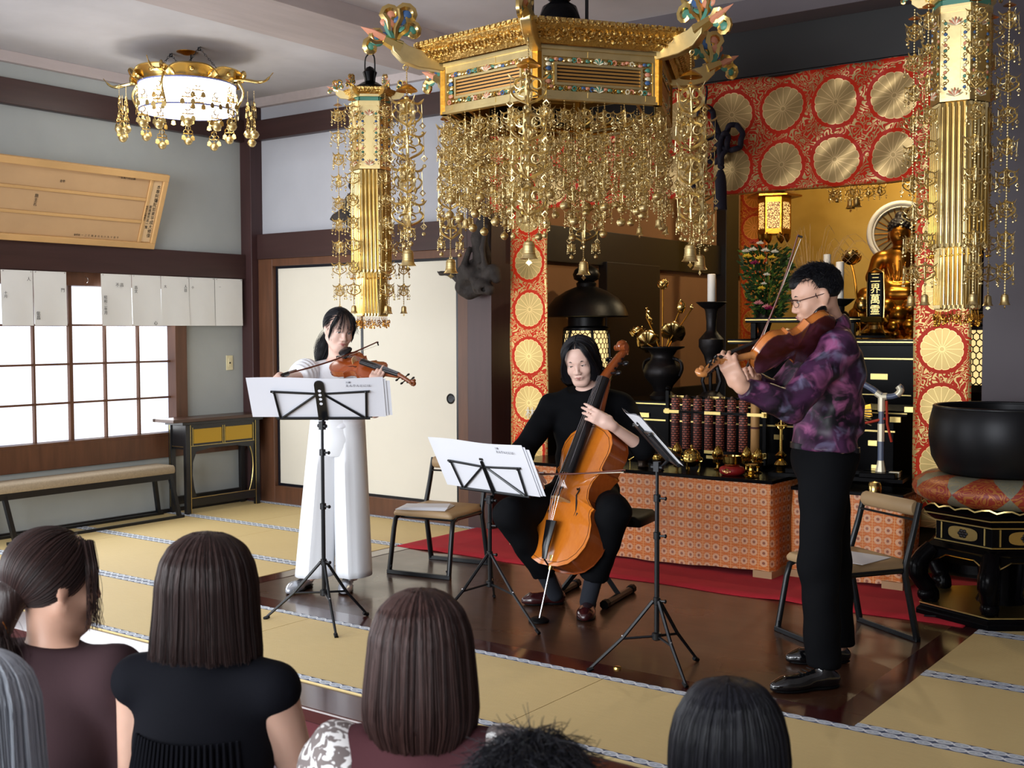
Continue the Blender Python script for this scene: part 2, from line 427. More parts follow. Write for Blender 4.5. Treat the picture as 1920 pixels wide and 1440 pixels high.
_n = shoji.noise(shoji.map(_v, (1, 1, .04)), 5, 3, .55); _n2 = shoji.noise(shoji.map(_v, (1, 1, .5)), 1.2, 2)
_c = shoji.mix(shoji.math('MULTIPLY', shoji.step(_n, .38, .62), shoji.step(_n2, .2, .7)), C(196, 208, 232), C(255, 255, 255))
shoji.set(Base_Color=C(225, 225, 222), Roughness=.9, Emission_Color=_c, Emission_Strength=1.3); shoji = shoji.m
win = boxo('window_1', (XL-.09, 1.6, .59), (XL+.03, 5.73, .625), MWOOD); win['kind'] = 'structure'
YS = [5.73-.2875*i for i in range(14)]
boxo('window_frame', (XL-.09, 1.55, 1.74), (XL+.03, 5.84, 1.836), MWOOD, win); boxo('window_frame', (XL-.09, 5.73, .6), (XL+.04, 5.84, 1.835), MWOOD, win, .004)
boxo('window_frame', (XL-.09, 1.55, .6), (XL+.04, 1.99, 1.835), MWOOD, win)
ZS = [.625, .897, 1.176, 1.456, 1.74]
for i, y in enumerate(YS[1:-1]):
    wd = .014 if i in (2, 6) else .007
    boxo('muntin', (XL-.055, y-wd, .62), (XL-.025, y+wd, 1.745), MWOOD, win)
for z in ZS[1:-1]: boxo('muntin', (XL-.052, YS[-1], z-.007), (XL-.028, 5.73, z+.007), MWOOD, win)
for i in range(13):
    for k in range(4): boxo('paper_pane', (XL-.06, YS[i+1]+.003, ZS[k]+.003), (XL-.056, YS[i]-.003, ZS[k+1]-.003), shoji, win)
boxo('window_backing', (XL-.1, 1.6, .6), (XL-.07, 5.75, 1.76), PLASTB, win)

# ------------------------------------------------------------------ back wall with sliding doors
YB = 6.55
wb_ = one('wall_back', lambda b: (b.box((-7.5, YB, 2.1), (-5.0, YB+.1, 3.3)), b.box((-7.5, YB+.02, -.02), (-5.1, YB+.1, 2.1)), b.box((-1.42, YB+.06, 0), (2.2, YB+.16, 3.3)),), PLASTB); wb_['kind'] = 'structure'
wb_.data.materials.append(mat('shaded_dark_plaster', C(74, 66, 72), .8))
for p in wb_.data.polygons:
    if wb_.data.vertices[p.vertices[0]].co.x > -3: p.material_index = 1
tri(6, (-7.4, YB-.06, 1.995), (-5.17, YB+.02, 2.2), DWOODH)
tri(7, (-7.4, YB-.06, 2.965), (-5.17, YB+.02, 3.125), DWOODH)
tri(8, (-7.4, YB-.05, 3.235), (-5.0, YB+.02, 3.31), BEAMG)
tri(9, (-7.38, YB-.05, 0), (-7.205, YB+.03, 1.995), MWOOD)
tri(10, (-5.265, YB-.05, 0), (-5.17, YB+.03, 1.995), MWOOD)
tri(11, (-7.205, YB-.05, 0), (-5.265, YB+.03, .14), MWOOD)
tri(12, (-7.205, YB-.05, 1.935), (-5.265, YB+.03, 1.995), MWOOD)
tri(13, (-5.17, YB-.06, 0), (-4.955, YB+.2, 3.3), DWOOD)
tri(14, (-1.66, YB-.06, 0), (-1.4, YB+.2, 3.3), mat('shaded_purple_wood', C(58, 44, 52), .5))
FUS = mat('cream_door_paper', C(218, 212, 197), .85, 0, var=(2, .02))
BLKF = mat('black_lacquered_frame', C(15, 18, 28), .3)
def fusuma(n, x0, x1, y, hx):
    d = boxo('door_%d' % n, (x0+.02, y, .155), (x1-.02, y+.02, 1.92), FUS, kind='structure')
    for a, b in (((x0, .14), (x0+.022, 1.936)), ((x1-.022, .14), (x1, 1.936)), ((x0+.022, .14), (x1-.022, .16)), ((x0+.022, 1.915), (x1-.022, 1.936))):
        boxo('door_frame', (a[0], y-.006, a[1]), (b[0], y+.026, b[1]), BLKF, d)
    h = one('door_pull', lambda b: (b.lathe([(.036, 0), (.038, .004), (.03, .008), (.026, .003), (0, .002)], 20)), BLKM, d, 30); h.matrix_basis = T((hx, y, .915), rx=PI/2)
fusuma(1, -6.23, -5.265, YB-.035, -5.345); fusuma(2, -7.205, -6.21, YB-.005, -7.12)

# ------------------------------------------------------------------ ceiling
ce = boxo('ceiling', (-7.6, -4.3, 3.31), (2.3, 6.6, 3.36), CEILM, kind='structure')
for n, (x0, x1) in enumerate(((-5.42, -4.82), (-1.72, -1.12), (-1.5-7.6, -7.52))):
    if n < 2: tri(15+n, (x0, -4.2, 3.2), (x1, 6.28, 3.312), BEAMG)
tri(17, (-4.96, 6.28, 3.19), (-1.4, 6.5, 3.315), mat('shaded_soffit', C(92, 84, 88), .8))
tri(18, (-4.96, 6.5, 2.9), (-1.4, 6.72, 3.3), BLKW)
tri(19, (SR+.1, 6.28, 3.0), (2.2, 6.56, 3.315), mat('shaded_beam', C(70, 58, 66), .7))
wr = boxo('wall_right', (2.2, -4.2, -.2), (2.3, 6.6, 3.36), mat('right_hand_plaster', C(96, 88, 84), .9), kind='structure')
wf = one('wall_front', lambda b: (b.box((-7.6, -4.3, 2.75), (2.3, -4.2, 3.36)), b.box((1.0, -4.3, -.2), (2.3, -4.2, 2.75))), PLASTER); wf['kind'] = 'structure'

# ------------------------------------------------------------------ the altar room behind
BRW = mat('brown_wall_paper', C(150, 108, 72), .85, 0, var=(3, .05))
NX = -4.955
wi = boxo('wall_inner_left', (NX-.1, YB+.2, 0), (NX, 11.3, 3.5), BRW, kind='structure')
tri(20, (NX, 6.75, 1.92), (NX+.05, 11.2, 2.19), BLKW); tri(21, (NX, 6.75, .78), (NX+.04, 11.2, .9), BLKW)
tri(22, (NX, 7.9, .0), (NX+.08, 8.76, 1.95), BLKW); tri(23, (NX, 9.98, 0), (NX+.1, 10.25, 3.4), BLKW)
tri(24, (NX, 6.75, 0), (NX+.02, 7.9, .78), BLKW); tri(25, (NX, 8.76, 0), (NX+.02, 10, .78), BLKW)
gw = NB('gold_leaf_wall'); _v = gw.co(); _n = gw.noise(_v, 6, 4); 
gw.set(Base_Color=gw.mix(_n, C(204, 160, 66), C(230, 190, 92)), Roughness=.45, Metallic=.3); gw.bump(gw.noise(_v, 40, 3), .1, .004); gw = gw.m
boxo('wall_inner_back', (-5.05, 10.9, 0), (-1.2, 11.0, 3.5), gw, kind='structure')
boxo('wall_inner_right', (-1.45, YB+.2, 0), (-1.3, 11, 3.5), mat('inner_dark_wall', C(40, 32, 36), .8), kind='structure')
boxo('ceiling_inner', (-5.05, 6.72, 3.4), (-1.2, 11, 3.5), BLKW, kind='structure')

# ------------------------------------------------------------------ hanging gilt ornaments
ENG = mat('green_enamel', C(74, 132, 112), .4); ENB = mat('blue_enamel', C(58, 92, 138), .4); ENR = mat('coral_enamel', C(212, 140, 108), .45)
ENW = mat('pale_gold_white', C(232, 220, 186), .4, .3); LOUV = mat('louvre_wood_gilt', C(176, 128, 66), .4, .5)
ENS = [GOLDP, ENG, ENB, ENR, ENW]
def ornament_mesh(s, tassel=True, vanes=4):
    b = MB()
    for q in range(vanes):
        M = Matrix.Rotation(q*2*PI/vanes, 4, 'Z'); up = (0, 1, 0)
        b.ring((.42*s, 0, .2*s), .27*s, .11*s, n=8, k=4, M=M, flat=.3)
        b.tube(spline([(.02*s, 0, .62*s), (.35*s, 0, .5*s), (.62*s, 0, .42*s), (.85*s, 0, .5*s), (1.05*s, 0, .72*s)], 2), [.11*s]*4+[.1*s]*3+[.07*s, .01*s], 4, M=M, flat=.3)
        b.tube(spline([(.62*s, 0, .08*s), (.86*s, 0, -.12*s), (.72*s, 0, -.42*s), (.38*s, 0, -.62*s), (.02*s, 0, -.78*s)], 2), [.09*s, .11*s, .12*s, .12*s, .12*s, .11*s, .11*s, .1*s, .08*s], 4, M=M, flat=.3)
        b.tube(spline([(.06*s, 0, -.1*s), (.35*s, 0, -.16*s), (.46*s, 0, -.34*s), (.22*s, 0, -.42*s)], 2), .09*s, 4, M=M, flat=.3)
        if tassel:
            x = .9*s; b.tube([(x, 0, .45*s), (x, 0, -.9*s)], .022*s, 3, M=M)
            b.ring((x, 0, -.75*s), .16*s, .045*s, (1, 0, 0), (0, 0, 1), 4, 4, M=M); b.ell((x, 0, -1.15*s), .11*s, 6, 4, M=M)
    b.tube([(0, 0, .75*s), (0, 0, -.85*s)], .06*s, 5); b.ell((0, 0, .72*s), (.16*s, .16*s, .12*s), 6, 4)
    return b.mesh('ornament', GOLD, 40)
def bell_mesh(kind, s):
    b = MB()
    if kind == 0:
        b.ell((0, 0, -s), s, 12, 8); b.ring((0, 0, -s), s*1.02, s*.1, (1, 0, 0), (0, 1, 0), 14, 4); b.ring((0, 0, .08*s), s*.22, s*.07, n=8); b.ring((0, 0, -.75*s), s*.98, s*.06, (1, 0, 0), (0, 1, 0), 14, 4)
    else:
        b.lathe([(0, .1*s), (.3*s, .08*s), (.62*s, -.12*s), (.72*s, -.5*s), (.76*s, -1.3*s), (.86*s, -1.75*s), (1.12*s, -2.1*s), (1.05*s, -2.12*s), (.72*s, -1.5*s), (0, -1.3*s)], 14)
        for z in (-.45, -1.2, -1.5): b.ring((0, 0, z*s), s*(.74 if z > -1.4 else .82), s*.04, (1, 0, 0), (0, 1, 0), 14, 4)
        b.ring((0, 0, .25*s), s*.2, s*.06, n=8); b.tube([(0, 0, -1.3*s), (0, 0, -2.5*s)], .05*s, 4)
        b.prism([(-.5*s, 0), (-.2*s, .3*s), (.2*s, .3*s), (.5*s, 0), (.25*s, -.12*s), (0, -.35*s), (-.25*s, -.12*s)], .04*s, T((0, 0, -2.6*s), rx=PI/2, rz=.6))
    return b.mesh('bell', GOLDO if kind == 2 else GOLD, 40)
def bead_mesh(L, d=.011, r=.0042):
    b = MB()
    for i in range(int(L/d)): b.ell((0, 0, -i*d), (r, r, r*1.1), 5, 4)
    b.tube([(0, 0, 0), (0, 0, -L)], r*.3, 3); return b.mesh('pendant', GOLD, 60)
ORN_S = ornament_mesh(.042); ORN_M = ornament_mesh(.05); ORN_L = ornament_mesh(.088); ORN_T = ornament_mesh(.03)
BELL_R = bell_mesh(0, .021); BELL_F = bell_mesh(1, .019); BELL_L = bell_mesh(1, .036); BELL_D = bell_mesh(1, .022); BELL_s = bell_mesh(0, .011)
def string(parent, x, y, z, L, orn, zs, bell, beads=None, rot=None):
    p = mobj('pendant', beads or bead_mesh(L), parent); p.location = (x, y, z)
    for q in zs:
        o = mobj('ornament', orn, p); o.location = (0, 0, -q); o.rotation_euler = (R.uniform(-.06, .06), R.uniform(-.06, .06), R.uniform(0, PI) if rot is None else rot+R.uniform(-.25, .25))
    if bell: q = mobj('bell', bell, p); q.location = (0, 0, -L); q.rotation_euler = (0, 0, R.uniform(0, 6))
    return p
def curl(b, c, a, L, s, turn, mi):
    """one enamelled scroll lobe in the local xz plane: a stem that leaves c at angle a and curls over, with a coloured belly"""
    d = Vector((math.cos(a), 0, math.sin(a))); n = Vector((-math.sin(a), 0, math.cos(a)))*turn
    e = c+d*L; pts = [c, c+d*L*.5-n*L*.04, c+d*L*.86+n*s*.1]
    for i in range(9):
        t = -1.2+i*.62; rr = s*(.62-.05*i); pts.append(e+n*s*.55+(d*math.cos(t)+n*math.sin(t))*rr)
    b.mi = 0; b.tube(pts, [s*.1, s*.16, s*.2]+[s*(.2-.008*i) for i in range(9)], 5, flat=1.4)
    b.mi = mi; b.ell(c+d*L*.8+n*s*.12, (s*.5, s*.16, s*.34), 8, 6, ) ; b.ell(e+n*s*.5, (s*.34, s*.12, s*.34), 8, 6)
def leafy(b, c, k=1.0, dr=1):
    for a, L, s, tn, mi in ((2.45, .045, .036, 1, 2), (1.95, .075, .042, -1, 3), (1.42, .085, .046, -1, 2), (1.0, .06, .04, -1, 1), (3.0, .06, .036, 1, 1)):
        if dr < 0: pass
        curl(b, c, a if dr > 0 else PI-a, L*k, s*k, tn*dr, mi)
    a = 2.72 if dr > 0 else PI-2.72; d = Vector((math.cos(a), 0, math.sin(a)))
    b.mi = 3; b.tube([c, c+d*.035*k, c+d*.065*k, c+d*.1*k], [.006*k, .015*k, .013*k, .001], 6, flat=.6)
    b.mi = 0; b.tube([c-d*.02*k, c+d*.03*k], [.02*k, .014*k], 6)
    b.mi = 1; b.tube([c, c+Vector((d.x*.03*k, 0, .06*k))], [.012*k, .006*k], 5); b.mi = 0

# ---- six-sided canopy over the boards
cano = thing('altar_canopy', 'large six-sided gilt canopy hanging over the cellist with louvred sides and curtains of ornaments', 'canopy', (-3.27, 4.85, 0))
RB, ZB, ZT = .6, 2.45, 2.69
A0 = math.radians(-66)
def hexpt(r, k): return Vector((r*math.cos(A0+k*PI/3), r*math.sin(A0+k*PI/3), 0))
def flower_strip(b, x0, x1, z, h, seed):
    rr = random.Random(seed); n = max(2, int((x1-x0)/.021)) if x1-x0 > h else 0
    for i in range(n):
        x = x0+(x1-x0)*(i+.5)/n; b.mi = rr.choice([0, 1, 2, 4, 3, 0, 0]); s = h*.58
        if rr.random() < .45: b.ring((x, -.003, z), s*.7, s*.28, n=7, k=4, a0=rr.uniform(0, 6), a1=rr.uniform(8.5, 11))
        else: b.ell((x, -.002, z+rr.uniform(-.2, .2)*h), (s*.9, .006, s*.6), 6, 4)
        b.mi = 0; b.tube([(x-.008, -.001, z-h*.3), (x, -.007, z), (x+.009, -.001, z+h*.35)], .0022, 4)
def fan(b, x, z, s, mi):
    for i in range(7):
        a = .35+i*(PI-.7)/6; b.mi = mi if i % 2 else 4; b.tube([(x, -.004, z), (x+s*math.cos(a)*.6, -.011, z+s*math.sin(a)*.6), (x+s*math.cos(a), -.004, z+s*math.sin(a))], [.003, s*.14, .003], 5)
for k in range(6):
    p, q = hexpt(RB, k), hexpt(RB, k+1); mid = (p+q)/2; ex = (q-p).normalized(); ey = Vector((-mid.x, -mid.y, 0)).normalized(); L = (q-p).length/2
    M = frame(mid, ex, ey, (0, 0, 1))
    pn = MB()
    for a, c in (((-L, -.012, ZB), (L, .02, ZB+.012)), ((-L, -.004, ZB+.012), (L, .016, ZB+.04)), ((-L, -.004, ZT-.048), (L, .016, ZT-.018)), ((-L, -.014, ZT-.018), (L, .02, ZT)), ((-L, -.004, ZB+.04), (-L+.03, .016, ZT-.048)), ((L-.03, -.004, ZB+.04), (L, .016, ZT-.048))): pn.box(a, c)
    pn.box((-.215, -.006, ZB+.066), (.215, .012, ZB+.077)); pn.box((-.215, -.006, ZT-.085), (.215, .012, ZT-.074)); pn.box((-.215, -.006, ZB+.077), (-.204, .012, ZT-.085)); pn.box((.204, -.006, ZB+.077), (.215, .012, ZT-.085))
    pn.box((-.055, -.007, ZB+.014), (.055, .01, ZB+.038)); pn.box((-.055, -.007, ZT-.046), (.055, .01, ZT-.02))
    for sx in (-1, 1):
        pn.box((sx*(L-.035)-.035, -.0065, ZB+.014), (sx*(L-.035)+.035, .01, ZB+.038))
    po = pn.obj('side_panel', GOLD, cano, None); po.matrix_basis = M
    cb = MB(); cb.box((-L+.03, .004, ZB+.04), (L-.03, .007, ZB+.066)); cb.box((-L+.03, .004, ZT-.074), (L-.03, .007, ZT-.048)); cb.box((-L+.03, .004, ZB+.066), (-.215, .007, ZT-.074)); cb.box((.215, .004, ZB+.066), (L-.03, .007, ZT-.074))
    flower_strip(cb, -L+.04, L-.04, ZB+.053, .024, k); flower_strip(cb, -L+.04, L-.04, ZT-.061, .024, k+9)
    for sx in (-1, 1):
        for i in range(5):
            cb.mi = (1, 0, 2, 4, 3)[(i+k+sx) % 5]; z = ZB+.08+i*.019; cb.ell((sx*(L-.058), -.002, z), (.015, .007, .011), 6, 4); cb.mi = 0; cb.ring((sx*(L-.058+.012*(1 if i % 2 else -1)), -.003, z), .008, .003, n=7, k=4)
    fan(cb, 0, ZB+.041, .028, 3 if k in (5, 2) else 1); fan(cb, 0, ZT-.074, .028, 3 if k in (5, 2) else 1)
    co_ = cb.obj('carved_border', ENS, po, 40)
    for i in range(5):
        z = ZB+.085+i*.0157
        sl = MB().box((-.206, -.004, -.0046), (.206, .003, .0046)).obj('slat', LOUV, po); sl.matrix_basis = T((0, .004, z), rx=.25)
    boxo('louvre_gap_shade', (-.21, .014, ZB+.07), (.21, .017, ZT-.078), BLKW, po)  # dark sheet added behind the slats, standing in for shade in the gaps
    # roof edge carving
    p2, q2 = hexpt(.73, k), hexpt(.73, k+1); L2 = (q2-p2).length/2; mid2 = (p2+q2)/2
    rb = MB(); rr = random.Random(40+k)
    rb.add([(-L*1.0, .08, ZT), (L*1.0, .08, ZT), (L2, -.0, ZT+.07), (-L2, -.0, ZT+.07), (-L2, 0, ZT+.085), (L2, 0, ZT+.085)], [(0, 1, 2, 3), (3, 2, 5, 4)])
    for i in range(34):
        t = (i+.5)/34; x = (-1+2*t)*L2*.94
        for z, yy in ((ZT+.022, .058), (ZT+.048, .028)):
            rb.ell((x+rr.uniform(-.008, .008), yy-.006, z+rr.uniform(-.006, .006)), (rr.uniform(.008, .015), .012, rr.uniform(.006, .012)), 6, 4)
        if i % 2: rb.ring((x, .03, ZT+.036), .012, .005, (1, 0, 0), (0, -.7, .7), 7, 4)
    for i in range(22): rb.cbox(((-1+2*(i+.5)/22)*L2, -.004, ZT+.083), (L2/30, .008, .009))
    ro = rb.obj('roof_edge', GOLDC, cano, 40); ro.matrix_basis = frame(mid2, ex, ey, (0, 0, 1))
one('roof', lambda b: b.lathe([(.735, ZT+.086), (.6, ZT+.11), (.3, ZT+.2), (.14, ZT+.24), (.0, ZT+.25)], 6, Matrix.Rotation(A0, 4, 'Z')), GOLDO, cano)
one('finial', lambda b: (b.lathe([(.1, ZT+.23), (.105, ZT+.26), (.085, ZT+.32), (.045, ZT+.345), (.06, ZT+.36), (.095, ZT+.4), (.1, ZT+.44), (.06, ZT+.49), (.035, ZT+.51), (.05, ZT+.53), (.02, ZT+.57), (0, ZT+.58)], 24)), LACQ, cano, 50)
one('hanging_frame', lambda b: [b.tube([(sx*.135, 0, ZT+.2), (sx*.135, 0, 3.312)], .009, 8) for sx in (-1, 1)] + [b.box((-.14, -.01, 3.28), (.14, .01, 3.312)), b.box((-.14, -.012, ZT+.58), (.14, .012, ZT+.595))], IRON, cano).rotation_euler = (0, 0, .63)
inner = MB()
for k in range(6): inner.tube([hexpt(.585, k)+Vector((0, 0, ZB+.02)), hexpt(.585, k+1)+Vector((0, 0, ZB+.02))], .012, 4); inner.tube([hexpt(.47, k)+Vector((0, 0, ZB+.03)), hexpt(.47, k+1)+Vector((0, 0, ZB+.03))], .008, 4); inner.tube([hexpt(.59, k)+Vector((0, 0, ZB)), hexpt(.59, k)+Vector((0, 0, ZT))], .024, 6)
inner.obj('inner_frame', GOLDO, cano, 30)
for k in range(6):
    a = A0+k*PI/3; ar = MB()
    prof = [(.56, ZT-.0), (.60, ZT-.035), (.72, ZT-.025), (.80, ZT+.0), (.845, ZT+.045), (.85, ZT+.075), (.825, ZT+.098), (.80, ZT+.094), (.77, ZT+.075), (.70, ZT+.058), (.6, ZT+.062), (.56, ZT+.05)]
    ar.add([(x, -.024, z) for x, z in prof]+[(x, .024, z) for x, z in prof], [tuple(range(len(prof))), tuple(range(len(prof), 2*len(prof)))[::-1]]+[(i, len(prof)+i, len(prof)+(i+1) % len(prof), (i+1) % len(prof)) for i in range(len(prof))])
    ao = ar.obj('roof_arm', GOLD, cano, 30, bevel=.004); ao.rotation_euler = (0, 0, a)
    lb = MB(); leafy(lb, Vector((.835, 0, ZT+.08)), 1.75, -1); lo_ = lb.obj('scroll_ornament', ENS, ao, 40)
    st = MB().ring((.78, 0, ZT-.025), .012, .003).obj('arm_ring', GOLD, ao)
    d = Vector((math.cos(a), math.sin(a), 0)); x, y = .775*d.x, .775*d.y
    stp = string(cano, x, y, ZT-.03, .86, ORN_L, (.2, .36, .52, .68), BELL_L, rot=a)
    um = one('canopy_disc', lambda b: b.lathe([(0, .03), (.02, .024), (.05, .0), (.052, -.006), (.03, .004), (0, .008)], 16), GOLDO, stp, 40); um.location = (0, 0, -.1)
    for qq in (.3, .46, .62, .78):
        for e in range(2):
            an = a+PI*e+PI/2; m2 = mobj('ornament', ORN_T, stp); m2.location = (.07*math.cos(an), .07*math.sin(an), -qq-.0)
            bb = mobj('bell', BELL_s, stp); bb.location = (.07*math.cos(an), .07*math.sin(an), -qq-.045)
BE = [bead_mesh(l) for l in (.36, .4, .46, .52)]; BL = (.36, .4, .46, .52)
for ring_, (rad, per) in enumerate(((.585, 6), (.47, 4))):
    for k in range(6):
        p, q = hexpt(rad, k), hexpt(rad, k+1)
        for i in range(per):
            t = (i+.35)/per; c = p.lerp(q, t); j = (i*2+k+ring_) % 4
            L = BL[j]; n = 3 if L < .43 else 4
            string(cano, c.x, c.y, ZB+.01, L, (ORN_M, ORN_S)[i % 2], [.075+m_*(L-.1)/(n-.4) for m_ in range(n)], (BELL_R, BELL_R, BELL_F, BELL_R)[(i+k) % 4], BE[j])

# ---- tall hexagonal banners of gilt metal
def make_doban():
    t = thing('gilt_pillar_banner', None, 'banner')
    RC = .125; a0 = math.radians(-80)
    def hp(r, k): return Vector((r*math.cos(a0+k*PI/3), r*math.sin(a0+k*PI/3), 0))
    for k in range(6):
        p, q = hp(RC, k), hp(RC, k+1); mid = (p+q)/2; ex = (q-p).normalized(); ey = Vector((-mid.x, -mid.y, 0)).normalized(); L = (q-p).length/2; M = frame(mid, ex, ey, (0, 0, 1))
        b = MB(); b.box((-L, -.002, 2.41), (L, .008, 2.80)); b.box((-L, -.006, 2.795), (L, .01, 2.812)); b.box((-.022, -.004, 2.475), (.022, .0, 2.735)); b.box((-L, -.012, 2.85), (L, .01, 2.865)); b.box((-L, -.008, 2.812), (L, .01, 2.825))
        o = b.obj('side_panel', GOLD, t); o.matrix_basis = M
        c = MB()
        for sx in (-1, 1):
            for i in range(13):
                c.mi = (2, 0, 1, 3, 4)[(i+k) % 5]; z = 2.465+i*.0235; c.ell((sx*.041, -.003, z), (.009, .005, .008), 6, 4); c.mi = 0; c.ring((sx*(.041+.008*(-1)**i), -.003, z+.009), .007, .0025, n=6, k=4)
        fan(c, 0, 2.735, .036, 3); fan(c, 0, 2.43, .036, 3)
        c.obj('carved_border', ENS, o, 40)
        g = MB().box((-L+.006, -.001, 2.826), (L-.006, .008, 2.849)).obj('green_band', ENG, o)
        for nm, r_, z0, z1 in (('upper_slat', RC-.004, 1.77, 2.405), ('lower_slat', RC-.03, 1.5, 1.79)):
            pp, qq = hp(r_, k), hp(r_, k+1); LL = (qq-pp).length/2; mm = frame((pp+qq)/2, ex, ey, (0, 0, 1))
            for i in range(5):
                x = -LL+(i+.5)*2*LL/5; wd = LL/5*.86; z0b = z0
                sb = MB(); pl = [(-wd, z1), (-wd, z0b+wd), (0, z0b), (wd, z0b+wd), (wd, z1)]
                yy = (0, -.008, -.004, -.008, 0)
                sb.add([(u, y_, z) for (u, z), y_ in zip(pl, yy)]+[(u, .004, z) for u, z in pl]+[(0, -.008, z1)], [(0, 1, 2, 10), (10, 2, 3, 4), (5, 9, 8, 7, 6), (0, 5, 6, 1), (1, 6, 7, 2), (2, 7, 8, 3), (3, 8, 9, 4)])
                so = sb.obj(nm, GOLD, t); so.matrix_basis = mm @ Matrix.Translation((x, 0, 0))
                so2 = MB().cbox((0, -.007, (z0+z1)/2), (wd*.16, .0035, (z1-z0)/2-.02)).obj('slat_rib', GOLDP, so)
            fr = MB(); n_ = 5
            for i in range(n_):
                x = -LL+(i+.5)*2*LL/n_; zz = z0-.004; h = (.026 if nm[0] == 'u' else .06)*R.uniform(.7, 1.1); yy = -R.uniform(0, .02)
                fr.tube([(x, 0, zz), (x, yy, zz-h)], .0016, 3); fr.ell((x, yy, zz-h-.004), .006, 6, 4)
                if nm[0] == 'l': fr.ring((x+R.uniform(-.01, .01), yy-.004, zz-h*.55), .009, .0022, (math.cos(i), math.sin(i), 0), (0, 0, 1), 6, 4); fr.ring((x+R.uniform(-.01, .01), yy*.5, zz-h*.9), .008, .0022, (math.cos(i*2), math.sin(i*2), 0), (0, 0, 1), 6, 4)
            fo = fr.obj('fringe', GOLDO, t, 40); fo.matrix_basis = mm
        rm = MB(); p2, q2 = hp(.165, k), hp(.165, k+1); L2 = (q2-p2).length/2
        rm.add([(-L, .03, 2.865), (L, .03, 2.865), (L2, 0, 2.892), (-L2, 0, 2.892), (-L2, 0, 2.9), (L2, 0, 2.9)], [(0, 1, 2, 3), (3, 2, 5, 4)])
        for i in range(9): rm.ell(((-1+2*(i+.5)/9)*L2*.9, .012, 2.884), (.009, .008, .007), 6, 4); rm.cbox(((-1+2*(i+.5)/9)*L2, 0, 2.901), (.007, .004, .004))
        rm.obj('roof_edge', GOLDC, t, 40).matrix_basis = frame((p2+q2)/2, ex, ey, (0, 0, 1))
        a = a0+k*PI/3; ar = MB(); pr = [(.11, 2.865), (.13, 2.852), (.185, 2.858), (.212, 2.88), (.212, 2.905), (.195, 2.912), (.16, 2.9), (.11, 2.9)]; n = len(pr)
        ar.add([(x, -.01, z) for x, z in pr]+[(x, .01, z) for x, z in pr], [tuple(range(n)), tuple(range(n, 2*n))[::-1]]+[(i, n+i, n+(i+1) % n, (i+1) % n) for i in range(n)])
        ao = ar.obj('roof_arm', GOLD, t); ao.rotation_euler = (0, 0, a); lb = MB(); leafy(lb, Vector((.21, 0, 2.905)), .62, -1); lb.obj('scroll_ornament', ENS, ao, 40)
        if k == 0: DBE.append(bead_mesh(1.29, .0125, .0045))
        d = (math.cos(a), math.sin(a)); sp = string(t, .2*d[0], .2*d[1], 2.855, 1.29, ORN_M, [.1+i*.136 for i in range(9)], BELL_D, DBE[0])
        um = one('pendant_disc', lambda b: b.lathe([(0, .012), (.012, .01), (.028, 0), (.014, .003), (0, .004)], 12), GOLDO, sp, 40); um.location = (0, 0, -.04)
    one('roof', lambda b: b.lathe([(.167, 2.9), (.12, 2.915), (.0, 2.94)], 6, Matrix.Rotation(a0, 4, 'Z')), GOLDO, t)
    one('finial', lambda b: b.lathe([(.085, 2.915), (.09, 2.93), (.05, 2.955), (.03, 2.965), (.036, 2.99), (.045, 3.02), (.02, 3.05), (0, 3.06)], 16), LACQ, t, 40)
    one('hanging_hook', lambda b: (b.tube(spline([(-.04, 0, 2.96), (-.04, 0, 3.1), (-.012, 0, 3.135), (.0, 0, 3.15)], 4), .005, 6), b.tube(spline([(.04, 0, 2.96), (.04, 0, 3.1), (.012, 0, 3.135), (0, 0, 3.15)], 4), .005, 6), b.tube(spline([(.018, 0, 3.14), (-.014, 0, 3.155), (-.01, 0, 3.2), (0, 0, 3.22), (0, 0, 3.312)], 4), .004, 6)), IRON, t, 60)
    one('inner_core', lambda b: b.lathe([(RC-.035, 1.52), (RC-.035, 2.8)], 6, Matrix.Rotation(a0, 4, 'Z')), GOLDO, t)
    return t
DBE = []
db1 = make_doban(); db1.location = (-5.06, 5.39, 0); db1['label'] = 'tall gilt hexagonal metal banner hanging in front of the cream sliding doors'
db2 = copy_tree(db1); db2.location = (-1.49, 5.39, 0); db2.rotation_euler = (0, 0, .42); db2['label'] = 'tall gilt hexagonal metal banner hanging above the black bowl gong'
for d_ in (db1, db2): d_['group'] = 'hanging gilt pillar banners'

# ---- round chandelier
chl = thing('chandelier', 'round white drum chandelier with gilt petals and bells, hung on black chains', 'ceiling lamp', (-6.53, 5.15, 0))
DRUM = mat('lit_drum_paper', C(245, 245, 245), .6, emit=((1, .98, .95, 1), 5.5))
GLOWB = mat('pale_blue_rim', C(120, 130, 190), .5)
one('drum_shade', lambda b: b.lathe([(.318, 2.905), (.32, 2.91), (.32, 3.08), (.318, 3.085)], 48), DRUM, chl, 40)
one('drum_diffuser', lambda b: b.lathe([(0, 2.912), (.316, 2.912)], 48), DRUM, chl, 40)
one('drum_rim', lambda b: (b.ring((0, 0, 2.908), .32, .006, (1, 0, 0), (0, 1, 0), 48, 6), b.ring((0, 0, 3.082), .322, .006, (1, 0, 0), (0, 1, 0), 48, 6), b.ring((0, 0, 2.908), .2, .003, (1, 0, 0), (0, 1, 0), 48, 4)), GLOWB, chl, 60)
one('top_plate', lambda b: b.lathe([(0, 3.1), (.33, 3.1), (.33, 3.092), (0, 3.092)], 48), GOLDO, chl)
